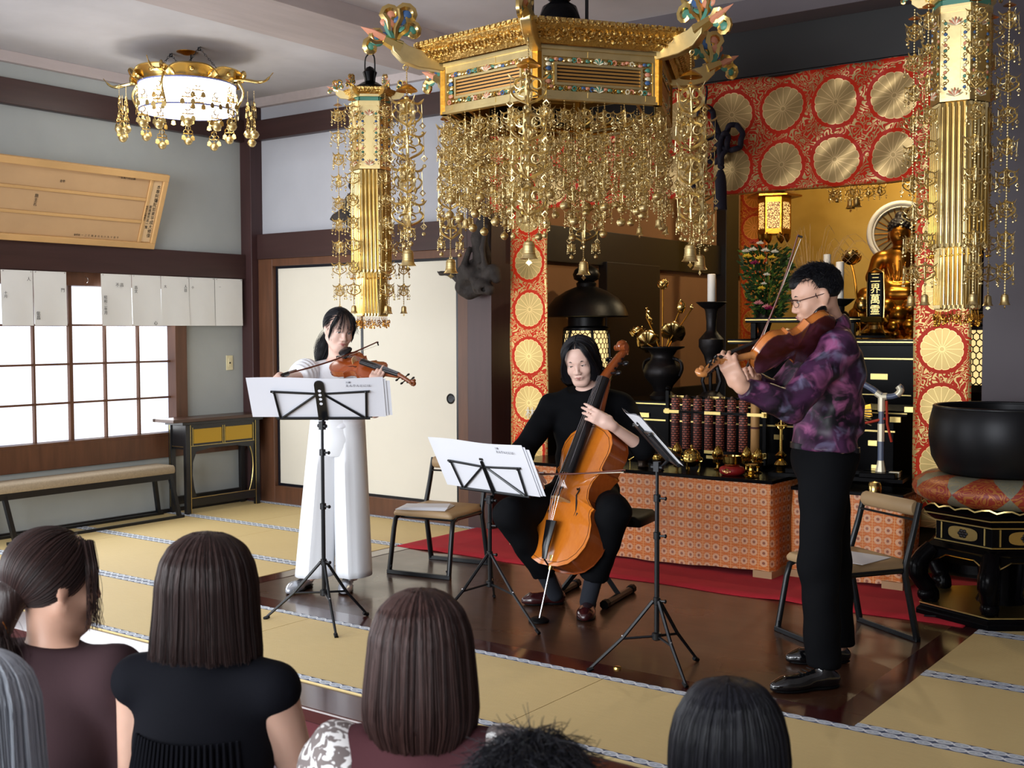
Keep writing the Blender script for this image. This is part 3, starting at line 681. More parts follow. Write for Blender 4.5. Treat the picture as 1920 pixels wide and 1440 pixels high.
for k in range(8):
    a = k*PI/4+.2; b = MB()
    def pet(u, v):
        s = (u-.5)*.92; r = .325+.055*v**1.3; hgt = 3.085+.075*v*(1-(2*u-1)**4*.75)
        return (r*math.cos(a+s), r*math.sin(a+s), hgt)
    b.grid(pet, 12, 5); b.tube([pet(i/12, 1) for i in range(13)], .006, 5); b.ell(tuple(.4*x if 0 else x for x in pet(.5, .55)), (.018, .018, .012), 8, 6)
    b.obj('gilt_petal', GOLDP, chl, 60)
for k in range(4):
    a = k*PI/2+math.radians(-62); arm = MB(); arm.tube(spline([(.2, 0, 3.1), (.38, 0, 3.11), (.5, 0, 3.09), (.56, 0, 3.1), (.61, 0, 3.15)], 4), [.012]*10+[.009]*4+[.003]*3, 6)
    arm.tube(spline([(.36, 0, 3.1), (.4, 0, 3.02), (.36, 0, 2.93), (.345, 0, 2.9)], 4), .009, 6); arm.ell((.4, 0, 3.14), (.022, .012, .03), 8, 6)
    ao = arm.obj('gilt_arm', GOLDP, chl, 60); ao.rotation_euler = (0, 0, a)
flat_orn = MB(); s_ = .042
flat_orn.ring((0, 0, .3*s_), .42*s_, .12*s_, n=10, k=4, flat=.4); flat_orn.ring((-.45*s_, 0, -.35*s_), .34*s_, .1*s_, n=9, k=4, flat=.4); flat_orn.ring((.45*s_, 0, -.35*s_), .34*s_, .1*s_, n=9, k=4, flat=.4); flat_orn.tube([(-.9*s_, 0, -.65*s_), (.9*s_, 0, -.65*s_)], .09*s_, 4)
for sx in (-1, 1):
    flat_orn.tube([(sx*.8*s_, 0, -.65*s_), (sx*.8*s_, 0, -.95*s_)], .03*s_, 3); flat_orn.prism([(-.3*s_, .25*s_), (0, .5*s_), (.3*s_, .25*s_), (.38*s_, -.3*s_), (0, -.45*s_), (-.38*s_, -.3*s_)], .04*s_, T((sx*.8*s_, 0, -1.35*s_), rx=PI/2))
FO = flat_orn.mesh('pierced_ornament', GOLDP, 40); CB = bell_mesh(0, .03); CBE = bead_mesh(.26, .012, .003)
for k in range(16):
    a = 2*PI*(k+.3)/16; r_ = .40+.07*(k % 2); z0 = 3.06-.03*(k % 2); L = .26
    p = mobj('pendant', CBE, chl); p.location = (r_*math.cos(a), r_*math.sin(a), z0)
    for q in (.1, .21):
        o = mobj('ornament', FO, p); o.location = (0, 0, -q); o.rotation_euler = (0, 0, a+PI/2+R.uniform(-.5, .5))
    q = mobj('bell', CB, p); q.location = (0, 0, -L-.0)
    if k % 2 == 0:
        o = mobj('ornament', FO, chl); o.location = (.335*math.cos(a+.2), .335*math.sin(a+.2), 3.02); o.rotation_euler = (0, 0, a+.2+PI/2)
        o = mobj('ornament', FO, chl); o.location = (.335*math.cos(a+.2), .335*math.sin(a+.2), 2.94); o.rotation_euler = (0, 0, a+.2+PI/2)
def chain(b, p, q, s=.012):
    p, q = Vector(p), Vector(q); n = int((q-p).length/(s*1.5)); d = (q-p).normalized(); u = d.orthogonal().normalized(); w_ = d.cross(u)
    for i in range(n):
        c = p.lerp(q, (i+.5)/n); e = u if i % 2 else w_
        b.tube([c+d*(s*math.cos(t)*.95)+e*(s*.5*math.sin(t)) for t in [j*PI/3 for j in range(6)]], s*.17, 4, True)
for k, (hx, hy) in enumerate(((-.12, -.04), (.18, -.04))):
    for e in (-1, 1):
        cb = MB(); chain(cb, (hx+.05*e*0, hy, 3.305), (hx*1.1+e*.13, hy+e*.09, 3.1)); cb.obj('chain', BLKM, chl, 60)
    one('ceiling_hook', lambda b: b.ring((hx, hy, 3.3), .014, .004), BLKM, chl)
one('power_cord', lambda b: b.tube([(.02, .02, 3.31), (.03, .0, 3.1)], .005, 6), BLKM, chl)
one('ceiling_plate', lambda b: b.lathe([(0, 3.285), (.02, 3.288), (.07, 3.306), (.07, 3.311), (0, 3.311)], 20), GOLDO, chl)

# ------------------------------------------------------------------ brocades
def scroll_gold(b, v, sc):
    n = b.noise(v, sc, 1.5, .5, .6); return b.math('GREATER_THAN', b.math('SINE', b.math('MULTIPLY', n, 58)), .28)
def brocade(name, P, both, red, gold, W=None, R0=.117, xoff=0.0, gm=.55):
    b = NB(name); v = b.co(); x, y, z = b.sep(v)
    per = lambda s, o: b.math('MULTIPLY', b.math('SUBTRACT', b.math('FRACT', b.math('ADD', b.math('DIVIDE', s, P), o)), .5), P)
    zz = per(z, .5); xx = per(x, .5+xoff) if both else x
    r = b.math('SQRT', b.math('ADD', b.math('MULTIPLY', xx, xx), b.math('MULTIPLY', zz, zz)))
    a = b.math('MULTIPLY', b.math('ARCTAN2', zz, xx), 16/(2*PI)); pet = b.math('ABSOLUTE', b.math('SUBTRACT', b.math('FRACT', a), .5))
    edge = b.math('SUBTRACT', R0, b.math('MULTIPLY', b.math('POWER', b.math('MULTIPLY', pet, 2), 4), .007))
    disc = b.math('LESS_THAN', r, edge)
    line = b.math('GREATER_THAN', pet, b.math('SUBTRACT', .5, b.math('DIVIDE', .0016, b.math('MULTIPLY', r, .39))))
    hub = b.math('MULTIPLY', b.math('GREATER_THAN', r, .012), b.math('LESS_THAN', r, .016)); rim = b.math('GREATER_THAN', r, b.math('SUBTRACT', edge, .0035))
    line = b.math('MAXIMUM', b.math('MAXIMUM', b.math('MULTIPLY', line, b.math('GREATER_THAN', r, .014)), hub), rim)
    ring = b.math('LESS_THAN', r, R0+.02)
    sg = scroll_gold(b, v, 17)
    if W:
        ed = b.math('GREATER_THAN', b.math('ABSOLUTE', x), W/2-.012); sg = b.math('MAXIMUM', sg, b.math('MULTIPLY', ed, b.math('GREATER_THAN', b.math('SINE', b.math('MULTIPLY', z, 190)), -.5)))
    g1 = b.mix(line, gold, tuple(min(1, c*1.55+.04) for c in gold[:3])+(1,)); bg = b.mix(sg, red, tuple(min(1, c*1.1) for c in gold[:3])+(1,))
    col = b.mix(disc, b.mix(ring, bg, red), g1)
    met = b.math('MULTIPLY', b.math('MAXIMUM', disc, b.math('MULTIPLY', b.math('SUBTRACT', 1, ring), sg)), gm)
    b.set(Base_Color=col, Metallic=met, Roughness=.42); b.b.inputs['Specular IOR Level'].default_value = .12; b.bump(b.math('ADD', b.math('MULTIPLY', b.noise(v, 260, 1), .5), line), .15, .002)
    return b.m
REDB, GLDB = C(206, 50, 22), C(196, 168, 108)
B1 = brocade('red_gold_medallion_brocade', .322, False, REDB, GLDB, .312)
B2 = brocade('valance_brocade', .325, True, C(190, 44, 24), C(176, 148, 100), None, .128, .0)
B3 = brocade('orange_inner_brocade', .27, False, C(190, 66, 26), C(206, 128, 44), .26, .1)
def hanging(name, mat_, x, y, z0, z1, W, zmed, label, rz=0, wav=.006, cat='banner', group=None):
    t = thing(name, label, cat, (x, y, zmed), rz, group); b = MB()
    f = lambda u, v: ((u-.5)*W, wav*math.sin(u*5+v*9)+.004*math.sin(v*23), z0-zmed+(z1-z0)*v)
    b.grid(f, 10, 40)
    o = b.obj('cloth', mat_, t, 80); m = o.modifiers.new('thick', 'SOLIDIFY'); m.thickness = .004
    return t
bl = hanging('brocade_banner', B1, -4.66, 6.53, .2, 2.5, .312, .909, 'red and gold chrysanthemum brocade banner behind the cellist with small white characters', group='medallion banners')
br = hanging('brocade_banner', B1, -1.9, 6.6, .3, 2.5, .312, 1.301, 'red and gold chrysanthemum brocade banner beside the black bowl gong', group='medallion banners')
bi = hanging('brocade_banner', B3, -4.31, 9.4, .9, 3.4, .262, 1.75, 'orange medallion brocade banner inside the altar room behind the flowers', group='medallion banners')
WHITE_C = mat('white_thread', C(232, 228, 216), .7)
text('banner_character', '林', .085, WHITE_C, bl, T((.02, -.014, -.075), rx=PI/2)); text('banner_character', '林', .07, WHITE_C, bl, T((.02, -.014, -.19), rx=PI/2))
# valance over the altar opening
va = thing('valance', 'long red brocade valance with two rows of gold chrysanthemum medallions above the altar', 'curtain', (-3.115, 6.46, 2.7))
def vf(u, v):
    x = -4.95+.0+(3.3)*u+3.115; z = -.475+(.675)*v
    return (x, .016*math.sin((x-z*.8)*7)+.01*math.sin((x+z)*13+1)+.012*math.sin((x-z*1.1)*23)*max(0, min(1, (x+.2))), z)
vo = one('cloth', lambda b: b.grid(vf, 150, 24), B2, va, 80); m_ = vo.modifiers.new('thick', 'SOLIDIFY'); m_.thickness = .004
one('curtain_rod', lambda b: b.tube([(-1.83, .02, .205), (1.46, .02, .205)], .012, 8), BLKW, va)
one('gold_hem', lambda b: b.tube([vf(i/60, 0) for i in range(61)], .008, 4, flat=.5), GOLDC, va, 60)
NAVY = mat('dark_navy_cord', C(24, 20, 40), .75, 0, bump=(120, .5, .003, (1, 1, .3)))
kn = thing('knotted_cord', 'dark purple knotted cord with a long tassel hanging before the valance', 'cord', (-3.19, 6.4, 2.57))
def P2(px, py): return ((px-1355)/308.0*1.0, .0, -(py-260)/308.0*1.0)     # local metres across and down
def cordp(name, pts, r=.017, dy=0): one(name, lambda b: b.tube([Vector((x, dy+.012*math.sin(i*.9), z)) for i, (x, y, z) in enumerate(spline([P2(*p) for p in pts], 6))], r, 8), NAVY, kn, 80)
cordp('hanging_cord', [(1336, 165), (1336, 206)], .006); cordp('cord_loop', [(1318, 226), (1326, 212), (1342, 206), (1352, 224), (1362, 262), (1366, 300), (1368, 318)])
cordp('cord_loop', [(1318, 226), (1316, 250), (1322, 282), (1336, 300), (1356, 306), (1366, 292), (1366, 262), (1350, 258), (1332, 264)], dy=.012)
cordp('cord_loop', [(1368, 318), (1374, 296), (1384, 276), (1380, 258), (1370, 268), (1368, 316)], dy=-.02)
cordp('cord_loop', [(1366, 280), (1372, 262), (1386, 244), (1402, 246), (1410, 264), (1404, 284), (1388, 288), (1370, 282)], dy=-.006)
cordp('cord_loop', [(1362, 262), (1352, 286), (1336, 304), (1316, 314), (1304, 318)], dy=.016)
cordp('cord_loop', [(1304, 330), (1309, 346), (1322, 360)], dy=.02)
one('tassel', lambda b: (b.lathe([(.0, -.2), (.016, -.205), (.03, -.24), (.034, -.27), (.036, -.3), (.04, -.42), (.041, -.44), (0, -.44)], 16, T((.042, -.01, 0)))), NAVY, kn, 50)

# ------------------------------------------------------------------ brocade covered tables
al = NB('orange_roundel_brocade'); _v = al.co(); x, y, z = al.sep(_v)
h = al.math('ADD', x, y)
def pr(s, P, o=0): return al.math('MULTIPLY', al.math('SUBTRACT', al.math('FRACT', al.math('ADD', al.math('DIVIDE', s, P), o)), .5), P)
xx, zz = pr(h, .058), pr(z, .058)
r = al.math('SQRT', al.math('ADD', al.math('MULTIPLY', xx, xx), al.math('MULTIPLY', zz, zz)))
rg = al.math('MULTIPLY', al.math('GREATER_THAN', r, .009), al.math('LESS_THAN', r, .021)); dt = al.math('LESS_THAN', r, .008)
stripe = al.math('MULTIPLY', al.math('GREATER_THAN', al.math('SINE', al.math('MULTIPLY', z, 420)), .3), al.math('GREATER_THAN', al.math('ABSOLUTE', xx), .012))
bgc = al.mix(al.math('MULTIPLY', stripe, .5), C(208, 112, 46), C(226, 160, 98)); bgc = al.mix(al.math('GREATER_THAN', al.math('ABSOLUTE', xx), .0275), bgc, C(228, 170, 112))
al.set(Base_Color=al.mix(dt, al.mix(al.math('MULTIPLY', rg, .6), bgc, C(224, 192, 158)), C(150, 92, 70)), Roughness=.55); al.bump(al.noise(_v, 14, 3), .35, .02); BROC = al.m
GTRIM = mat('gilt_edge', C(216, 190, 120), .3, 1)
def cloth_table(name, label, x0, x1, y0, y1, h, foot=True):
    t = thing(name, label, 'table', ((x0+x1)/2, (y0+y1)/2, 0)); cx, cy = (x0+x1)/2, (y0+y1)/2
    hx, hy = (x1-x0)/2, (y1-y0)/2
    boxo('table_top', (-hx-.01, -hy-.012, h-.02), (hx+.01, hy, h), LACQ, t, .003)
    c = MB(); per = []
    n = 60
    def bx(u):
        L = [2*hy, 2*hx, 2*hy]; s = u*sum(L)
        if s < L[0]: return (-hx, hy-s), (-1, 0)
        s -= L[0]
        if s < L[1]: return (-hx+s, -hy), (0, -1)
        return (hx, -hy+s-L[1]), (1, 0)
    def f(u, v):
        (px, py), (nx, ny) = bx(u); k = .008*math.sin(u*60)*(1-v)+.006*math.sin(u*23+v*4)
        return (px+nx*(k+.004), py+ny*(k+.004), .03+.012*math.sin(u*9)*(1-v)+(h-.052)*v)
    c.grid(f, 120, 8); c.obj('brocade_cloth', BROC, t, 60)
    if foot:
        for sx in (-1, 1): boxo('table_foot', (sx*hx-.1 if sx > 0 else -hx-.015, -hy-.02, 0), (hx+.015 if sx > 0 else -hx+.1, hy, .045), mat('pale_wood', C(178, 140, 100), .6), t)
    return t
cloth_table('altar_table', 'long altar table covered in orange roundel brocade behind the cellist', -4.5, -2.69, 6.12, 6.5, .56)
cloth_table('altar_table', 'short brocade covered table behind the chair with a backrest', -2.62, -2.0, 6.26, 6.56, .52)

# ------------------------------------------------------------------ black lacquer altars, gilt trims
def lacq(name, label, boxes, trims, loc=(0, 0, 0), cat='altar'):
    t = thing(name, label, cat, loc)
    for nm, a, c in boxes: boxo(nm, a, c, LACQ, t, .003)
    for nm, a, c in trims: boxo(nm, a, c, GTRIM, t)
    return t
lacq('sutra_desk', 'black lacquer desk with gilt bands behind the scroll rack', [('top', (-.95, -.25, .9), (1.15, .3, .935)), ('body', (-.85, -.18, .06), (1.05, .25, .9)), ('foot_rail', (-.95, -.24, 0), (1.15, .28, .06))],
     [('gilt_band', (-.95, -.254, .915), (1.15, -.25, .922)), ('gilt_band', (-.86, -.19, .8), (1.06, -.18, .81)), ('gilt_band', (-.86, -.19, .4), (1.06, -.18, .41)), ('gilt_fitting', (-.86, -.192, .82), (-.6, -.18, .85)), ('gilt_fitting', (.3, -.192, .72), (.36, -.18, .75)), ('gilt_fitting', (.7, -.192, .5), (.9, -.18, .53)), ('gilt_fitting', (-.86, -.192, .7), (-.62, -.18, .74))], (-3.3, 7.05, 0), 'desk')
lacq('offering_platform', 'tall black lacquer platform with gilt lines behind the violist', [('top', (-.75, -.2, 1.3), (.75, .4, 1.34)), ('body', (-.6, -.1, 0), (.6, .35, 1.3)), ('upper_shelf', (-.68, -.05, 1.46), (.2, .4, 1.5)), ('shelf_post', (-.66, 0, 1.34), (-.62, .04, 1.46)), ('shelf_post', (.1, 0, 1.34), (.14, .04, 1.46))],
     [('gilt_band', (-.75, -.204, 1.318), (.75, -.2, 1.326)), ('gilt_band', (-.62, -.11, 1.2), (.62, -.1, 1.21)), ('gilt_band', (-.68, -.054, 1.478), (.2, -.05, 1.486)), ('gilt_band', (-.58, -.108, .95), (.58, -.1, .957)), ('gilt_band', (-.58, -.108, .7), (.58, -.1, .707)), ('gilt_fitting', (-.5, -.112, 1.0), (-.3, -.1, 1.03)), ('gilt_fitting', (.3, -.112, 1.06), (.42, -.1, 1.1)), ('gilt_fitting', (.34, -.112, .6), (.52, -.1, .63))], (-3.1, 8.15, 0))
lacq('main_altar', 'high black lacquer altar carrying the seated gilt figure', [('body', (-1.1, -.5, 0), (1.1, .55, 1.17)), ('top', (-1.2, -.58, 1.17), (1.2, .6, 1.23)), ('red_panel', (-1.05, -.52, 1.0), (1.05, -.5, 1.14))],
     [('gilt_band', (-1.2, -.586, 1.19), (1.2, -.58, 1.21)), ('gilt_band', (-1.08, -.53, .99), (1.08, -.52, 1.0))], (-3.2, 10.05, 0))
# scroll rack
rk = thing('scroll_rack', 'black and gilt rack holding a row of upright sutra scrolls', 'rack', (-3.29, 6.62, .56), 0)
for sx in (-1, 1):
    one('rack_post', lambda b: (b.box((sx*.335-.011, -.011, 0), (sx*.335+.011, .011, .46)), b.ell((sx*.335, 0, .475), .016, 8, 6)), LACQ, rk, 40)
    boxo('rack_foot', (sx*.335-.02, -.08, 0), (sx*.335+.02, .08, .025), LACQ, rk, .003)
    for z in (.08, .33): boxo('gilt_joint', (sx*.335-.016, -.014, z-.016), (sx*.335+.016, .014, z+.016), GTRIM, rk)
for z, y in ((.33, -.03), (.42, .035), (.085, -.03), (.05, 0)):
    boxo('rack_rail', (-.335, y-.008, z-.008), (.335, y+.008, z+.008), LACQ, rk)
    for x in (-.29, 0, .29): boxo('gilt_sleeve', (x-.055, y-.01, z-.0095), (x+.055, y+.01, z+.0095), GTRIM, rk)
boxo('rack_floor', (-.335, -.035, .068), (.335, .04, .078), LACQ, rk)
fr = NB('red_fret_brocade'); _v = fr.co(); br_ = fr.N('ShaderNodeTexBrick'); x, y, z = fr.sep(_v)
cmb = fr.N('ShaderNodeCombineXYZ'); fr.put(cmb.inputs[0], fr.math('MULTIPLY', fr.math('ARCTAN2', y, x), .03)); fr.put(cmb.inputs[1], z); fr.put(br_.inputs['Vector'], cmb.outputs[0])
br_.inputs['Scale'].default_value = 17; br_.inputs['Mortar Size'].default_value = .07; br_.inputs['Color1'].default_value = C(206, 116, 92); br_.inputs['Color2'].default_value = C(182, 92, 74); br_.inputs['Mortar'].default_value = C(52, 24, 22)
fr.set(Base_Color=br_.outputs[0], Roughness=.55); FRET = fr.m; TANB = mat('tan_gold_brocade', C(186, 140, 84), .5, .2, bump=(60, .3, .003))
ORD = ['leftmost', 'second', 'third', 'fourth', 'fifth', 'sixth', 'seventh']
for i in range(8):
    last = i == 7; x = -.28+i*.0785
    t = thing('sutra_scroll', 'tan brocade scroll at the right end of the scroll rack' if last else ('%s of the red fret-patterned scrolls in the rack' % ORD[i] if i in (0,) else '%s red fret-patterned scroll from the left in the rack' % ORD[i]), 'scroll', (-3.29+x, 6.622, .638), R.uniform(0, 1), 'sutra scrolls in the rack')
    one('scroll_body', lambda b: b.lathe([(.024, 0), (.0275, .006), (.0275, .336), (.024, .342)], 16), TANB if last else FRET, t, 40)
    one('scroll_knob', lambda b: b.lathe([(.012, .342), (.008, .35), (.008, .356), (0, .358)], 8), MWOOD, t, 40)
    one('tie_band', lambda b: b.lathe([(.0285, .165), (.0285, .177)], 16), mat('tie_cord', C(80, 36, 34), .7) if i == 0 else bpy.data.materials['tie_cord'], t, 40)

# brass altar pieces
def brass(name, label, cat, x, y, z, parts, group=None):
    t = thing(name, label, cat, (x, y, z), 0, group)
    for nm, prof, m in parts: one(nm, lambda b: b.lathe([(r_, h_) for r_, h_ in prof], 18), m, t, 40)
    return t
BUD = [(.006, 0), (.02, .012), (.03, .03), (.031, .048), (.022, .07), (.006, .088), (0, .094)]
CUP = [(.022, 0), (.024, .006), (.01, .014), (.009, .03), (.03, .045), (.034, .066), (.03, .066), (0, .05)]
def bud(label, x, y):
    t = brass('lotus_bud_stand', label, 'altar ornament', x, y, .56, [('stand_cup', CUP, BRASS)], 'brass lotus buds on the altar table')
    o = one('lotus_bud', lambda b: b.lathe(BUD, 10), BRASS, t, 40); o.location = (0, 0, .058)
    p = one('bud_petals', lambda b: [b.tube(spline([(.018*math.cos(a), .018*math.sin(a), .004), (.033*math.cos(a), .033*math.sin(a), .034), (.012*math.cos(a+.3), .012*math.sin(a+.3), .08)], 3), [.001, .004, .005, .005, .004, .002, .001], 4) for a in (0, 1.26, 2.5, 3.77, 5)], BRASS, o, 50)
bud('brass lotus bud half hidden by the edge-on music sheets', -3.46, 6.44); bud('brass lotus bud between the censer and the red cushion', -3.17, 6.42); bud('brass lotus bud behind the bowl on the red cushion', -2.99, 6.44); bud('brass lotus bud at the right end of the scroll rack', -2.9, 6.40)
t = brass('incense_burner', 'pierced brass incense burner with a knobbed lid on three feet', 'incense burner', -3.255, 6.24, .56, [('body', [(.02, .03), (.042, .04), (.055, .062), (.056, .085), (.05, .098)], BRASS), ('lid', [(.052, .098), (.05, .112), (.036, .13), (.014, .14), (.006, .144), (.009, .152), (.006, .162), (0, .166)], BRASS)])
for k in range(3): one('foot', lambda b: b.tube([(.045*math.cos(k*2.1+.4), .045*math.sin(k*2.1+.4), .06), (.05*math.cos(k*2.1+.4), .05*math.sin(k*2.1+.4), .03), (.04*math.cos(k*2.1+.4), .04*math.sin(k*2.1+.4), 0)], [.008, .007, .01], 6), BRASS, t, 50)
one('lid_hole', lambda b: [b.ell((.049*math.cos(k*.52), .049*math.sin(k*.52), .108+.012*(k % 2)), (.005, .005, .004), 5, 4) for k in range(12)], BLKM, t)
one('handle', lambda b: [b.ring((sx*.062, 0, .078), .012, .003, n=8) for sx in (-1, 1)], BRASS, t)
for k, (lb_, x, y) in enumerate((('brass lidded jar on the table beside the cello', -3.60, 6.26), ('low brass jar behind the upright music stand', -3.47, 6.22))):
    brass('brass_jar', lb_, 'jar', x, y, .56, [('base', [(.03, 0), (.036, .008), (.03, .02), (.036, .05), (.04, .06)], mat('dark_bronze', C(60, 50, 42), .35, .8) if k == 0 else bpy.data.materials['dark_bronze']), ('upper_cup', [(.036, .055), (.042, .07), (.04, .088), (.03, .094)], BRASS)] + ([('jar_lid', [(.03, .094), (.034, .1), (.03, .12), (.012, .13), (0, .134)], BRASS)] if k == 0 else []))
lad = thing('brass_ladle', 'thin curved brass ladle leaning by the lidded jar', 'ladle', (-3.66, 6.24, .56)); one('handle', lambda b: b.tube(spline([(-.02, 0, .05), (0, 0, .06), (.02, 0, .075), (.03, 0, .1)], 4), .003, 6), BRASS, lad, 60); one('scoop', lambda b: b.ell((-.022, 0, .045), (.014, .01, .006), 8, 6), BRASS, lad, 60); one('stem', lambda b: b.tube([(-.02, 0, 0), (-.022, 0, .045)], .003, 5), BRASS, lad)
t = thing('gong_cushion', 'small round red brocade cushion on the altar table', 'cushion', (-2.99, 6.24, .56)); one('cushion_pad', lambda b: b.lathe([(0, 0), (.05, 0), (.072, .014), (.076, .03), (.068, .046), (.045, .054), (0, .05)], 20), mat('red_brocade_pad', C(150, 24, 26), .5, 0, bump=(70, .4, .004)), t, 60); one('gold_emblem', lambda b: [b.ring((0, -.0735, .03), r_, .0022, n=12, k=4) for r_ in (.006, .013)] + [b.ring((sx*.02, -.071, .03), .006, .002, n=8, k=4) for sx in (-1, 1)], GTRIM, t)
brass('bowl_gong', 'small polished brass bowl gong on the red cushion', 'bowl', -2.99, 6.24, .612, [('bowl', [(.02, 0), (.045, .006), (.054, .025), (.055, .055), (.058, .062), (.05, .06), (.046, .03), (0, .012)], BRASS)], None)
brass('brass_candlestick', 'short brass stand with a flared foot at the table corner', 'candlestick', -2.84, 6.18, .56, [('foot', [(.04, 0), (.042, .006), (.03, .014), (.018, .022)], BRASS), ('stem', [(.018, .022), (.026, .034), (.014, .044), (.012, .056), (.024, .066)], BRASS), ('dish', [(.024, .066), (.036, .072), (.036, .078), (0, .074)], BRASS)])
t = brass('vajra_stand', 'tall slim brass ritual stand with a cross shaped head beside the violist', 'altar ornament', -2.755, 6.4, .56, [('foot', [(.036, 0), (.04, .01), (.024, .022), (.03, .045), (.038, .062), (.028, .08), (.016, .09), (.03, .105), (.034, .118), (.018, .13), (.01, .14)], BRASS), ('stem', [(.01, .14), (.009, .27), (.014, .275), (0, .3)], BRASS)])
one('cross_head', lambda b: (b.tube([(0, 0, .26), (0, 0, .34)], .006, 6), b.tube([(-.03, 0, .29), (.03, 0, .29)], .006, 6), [b.ell((sx*.03, 0, .29), .01, 6, 5) for sx in (-1, 1)], b.ell((0, 0, .345), .01, 6, 5), b.ring((0, 0, .29), .022, .004)), BRASS, t, 50)
t = brass('brass_box', 'little gilt lidded box on the table behind the chair backrest', 'box', -2.17, 6.32, .52, [('box_body', [(.036, 0), (.036, .03), (.03, .04)], GOLDP), ('box_lid', [(.036, .036), (.03, .05), (0, .056)], GOLDP)])

# ------------------------------------------------------------------ lanterns, candles, vases
PANEL_L = mat('lit_lantern_paper', C(236, 214, 160), .7, emit=(C(255, 222, 150), .95))
def toro(label, x, y, z0=0.0, k=1.0):
    t = thing('iron_lantern', label, 'lantern', (x, y, z0), .3, 'standing iron lanterns'); z = 1.08
    one('base', lambda b: b.lathe([(.2, 0), (.2, .05), (.16, .08), (.08, .14), (.055, .3), (.07, .5), (.05, .52), (.05, .85), (.09, .95), (.17, 1.02), (.19, 1.05), (.17, z+.01)], 24), IRON, t, 40)
    one('lantern_paper', lambda b: b.lathe([(.135, z), (.158, z+.05), (.165, z+.15), (.16, z+.28), (.145, z+.33)], 24), PANEL_L, t, 60)
    for i in range(6):
        a = i*PI/3; one('lantern_rib', lambda b: b.tube([((r_+.008)*math.cos(a), (r_+.008)*math.sin(a), h_) for r_, h_ in ((.14, z), (.162, z+.05), (.169, z+.15), (.164, z+.28), (.148, z+.34))], .011, 6), IRON, t, 50)
        mb = MB()
        for q in range(5):
            for rr_ in range(9):
                a1 = a+(q+.5*(rr_ % 2))*PI/3/5; zz = z+.01+rr_*.036; f = .5; rad = .168 if .04 < zz-z < .3 else .158
                pt = lambda da, dz: (rad*math.cos(a1+da), rad*math.sin(a1+da), zz+dz)
                mb.tube([pt(0, 0), pt(.104, .014), pt(.104, .036)], .0034, 4); mb.tube([pt(0, 0), pt(-.104, .014)], .0034, 4)
        mb.obj('lattice_panel', IRON, t)
    one('collar', lambda b: b.lathe([(.17, z+.325), (.17, z+.345), (.135, z+.36), (.135, z+.42), (.15, z+.43)], 24), IRON, t, 40)
    one('roof', lambda b: b.lathe([(.14, z+.425), (.3, z+.425), (.31, z+.432), (.285, z+.5), (.23, z+.565), (.15, z+.615), (.09, z+.64), (.06, z+.65)], 32), IRON, t, 50)
    one('jewel_finial', lambda b: b.lathe([(.07, z+.645), (.075, z+.67), (.06, z+.685), (.09, z+.7), (.1, z+.735), (.085, z+.77), (.05, z+.795), (.02, z+.815), (0, z+.82)], 20), IRON, t, 50)
    return t
toro('black iron lantern with a broad round roof behind the cellist', -4.62, 7.2); toro('black iron lantern mostly hidden behind the brocade banner and right pillar', -1.82, 7.1)
CAND = mat('white_wax', C(232, 228, 218), .5)
BRZ = mat('dark_bronze_patina', C(34, 31, 32), .45, .7, bump=(30, .3, .006))
def candle(label, x, y, z0, hst, lab2, hc=.2):
    t = thing('bronze_candlestick', label, 'candlestick', (x, y, z0), 0, 'bronze candlesticks'); h = hst
    q = min(1, h/.66); one('foot', lambda b: b.lathe([(.1, 0), (.1, .02*q), (.075, .035*q), (.06, .05*q), (.05, .06*q)], 20), BRZ, t, 40)
    for k in range(3): one('leg', lambda b: b.tube([(.04*math.cos(k*2.1), .04*math.sin(k*2.1), .05*q), (.07*math.cos(k*2.1), .07*math.sin(k*2.1), .13*q), (.045*math.cos(k*2.1), .045*math.sin(k*2.1), .22*q)], [.014, .012, .016], 6), BRZ, t, 50)
    one('stem', lambda b: b.lathe([(.05, .2*q), (.035, .24*q), (.05, .3*q), (.085*q**.3, .36*q), (.085*q**.3, .41*q), (.05, .45*q), (.034, .47*q), (.034, .53*q), (.042, h-.06*q), (.05, h-.04*q)], 20), BRZ, t, 40)
    one('drip_dish', lambda b: b.lathe([(.04, h-.05), (.07, h-.03), (.105, h), (.1, h+.003), (.06, h-.015), (0, h-.018)], 24), BRZ, t, 40)
    c = thing('candle', lab2, 'candle', (x, y, z0+h-.012), 0, 'white candles'); one('wax', lambda b: b.lathe([(.024, 0), (.027, .004), (.0275, hc), (.02, hc+.003), (0, hc+.001)], 16), CAND, c, 40); one('wick', lambda b: b.tube([(0, 0, hc), (.001, 0, hc+.012)], .0015, 5), BLKM, c)
candle('tall dark bronze candlestick behind the scroll of the viola', -3.58, 7.14, .935, .66, 'white candle on the bronze stand near the golden lotus')
candle('bronze candlestick hidden behind the nape of the violist', -2.975, 7.9, 1.34, .28, 'taller front white candle behind the violist head', .27)
candle('bronze candlestick half hidden by the hair of the violist', -3.27, 8.42, 1.34, .3, 'thin rear white candle behind the violist head', .34)
vs = thing('bronze_vase', 'dark bronze vase with a flared mouth holding golden lotus', 'vase', (-3.93, 7.1, .935))
one('body', lambda b: b.lathe([(.085, 0), (.09, .02), (.06, .05), (.075, .09), (.125, .15), (.135, .19), (.12, .235), (.085, .27), (.078, .3), (.1, .335), (.15, .352), (.152, .36), (.1, .345), (.07, .3), (0, .28)], 28), BRZ, vs, 50)
for sx in (-1, 1): one('handle', lambda b: b.tube(spline([(sx*.08, 0, .28), (sx*.135, 0, .26), (sx*.15, 0, .21), (sx*.13, 0, .16)], 4), .012, 6), BRZ, vs, 60)
lot = thing('golden_lotus_bouquet', 'gilt metal lotus flowers, buds and leaves on stems standing in the bronze vase', 'flower arrangement', (-3.93, 7.1, 1.25))
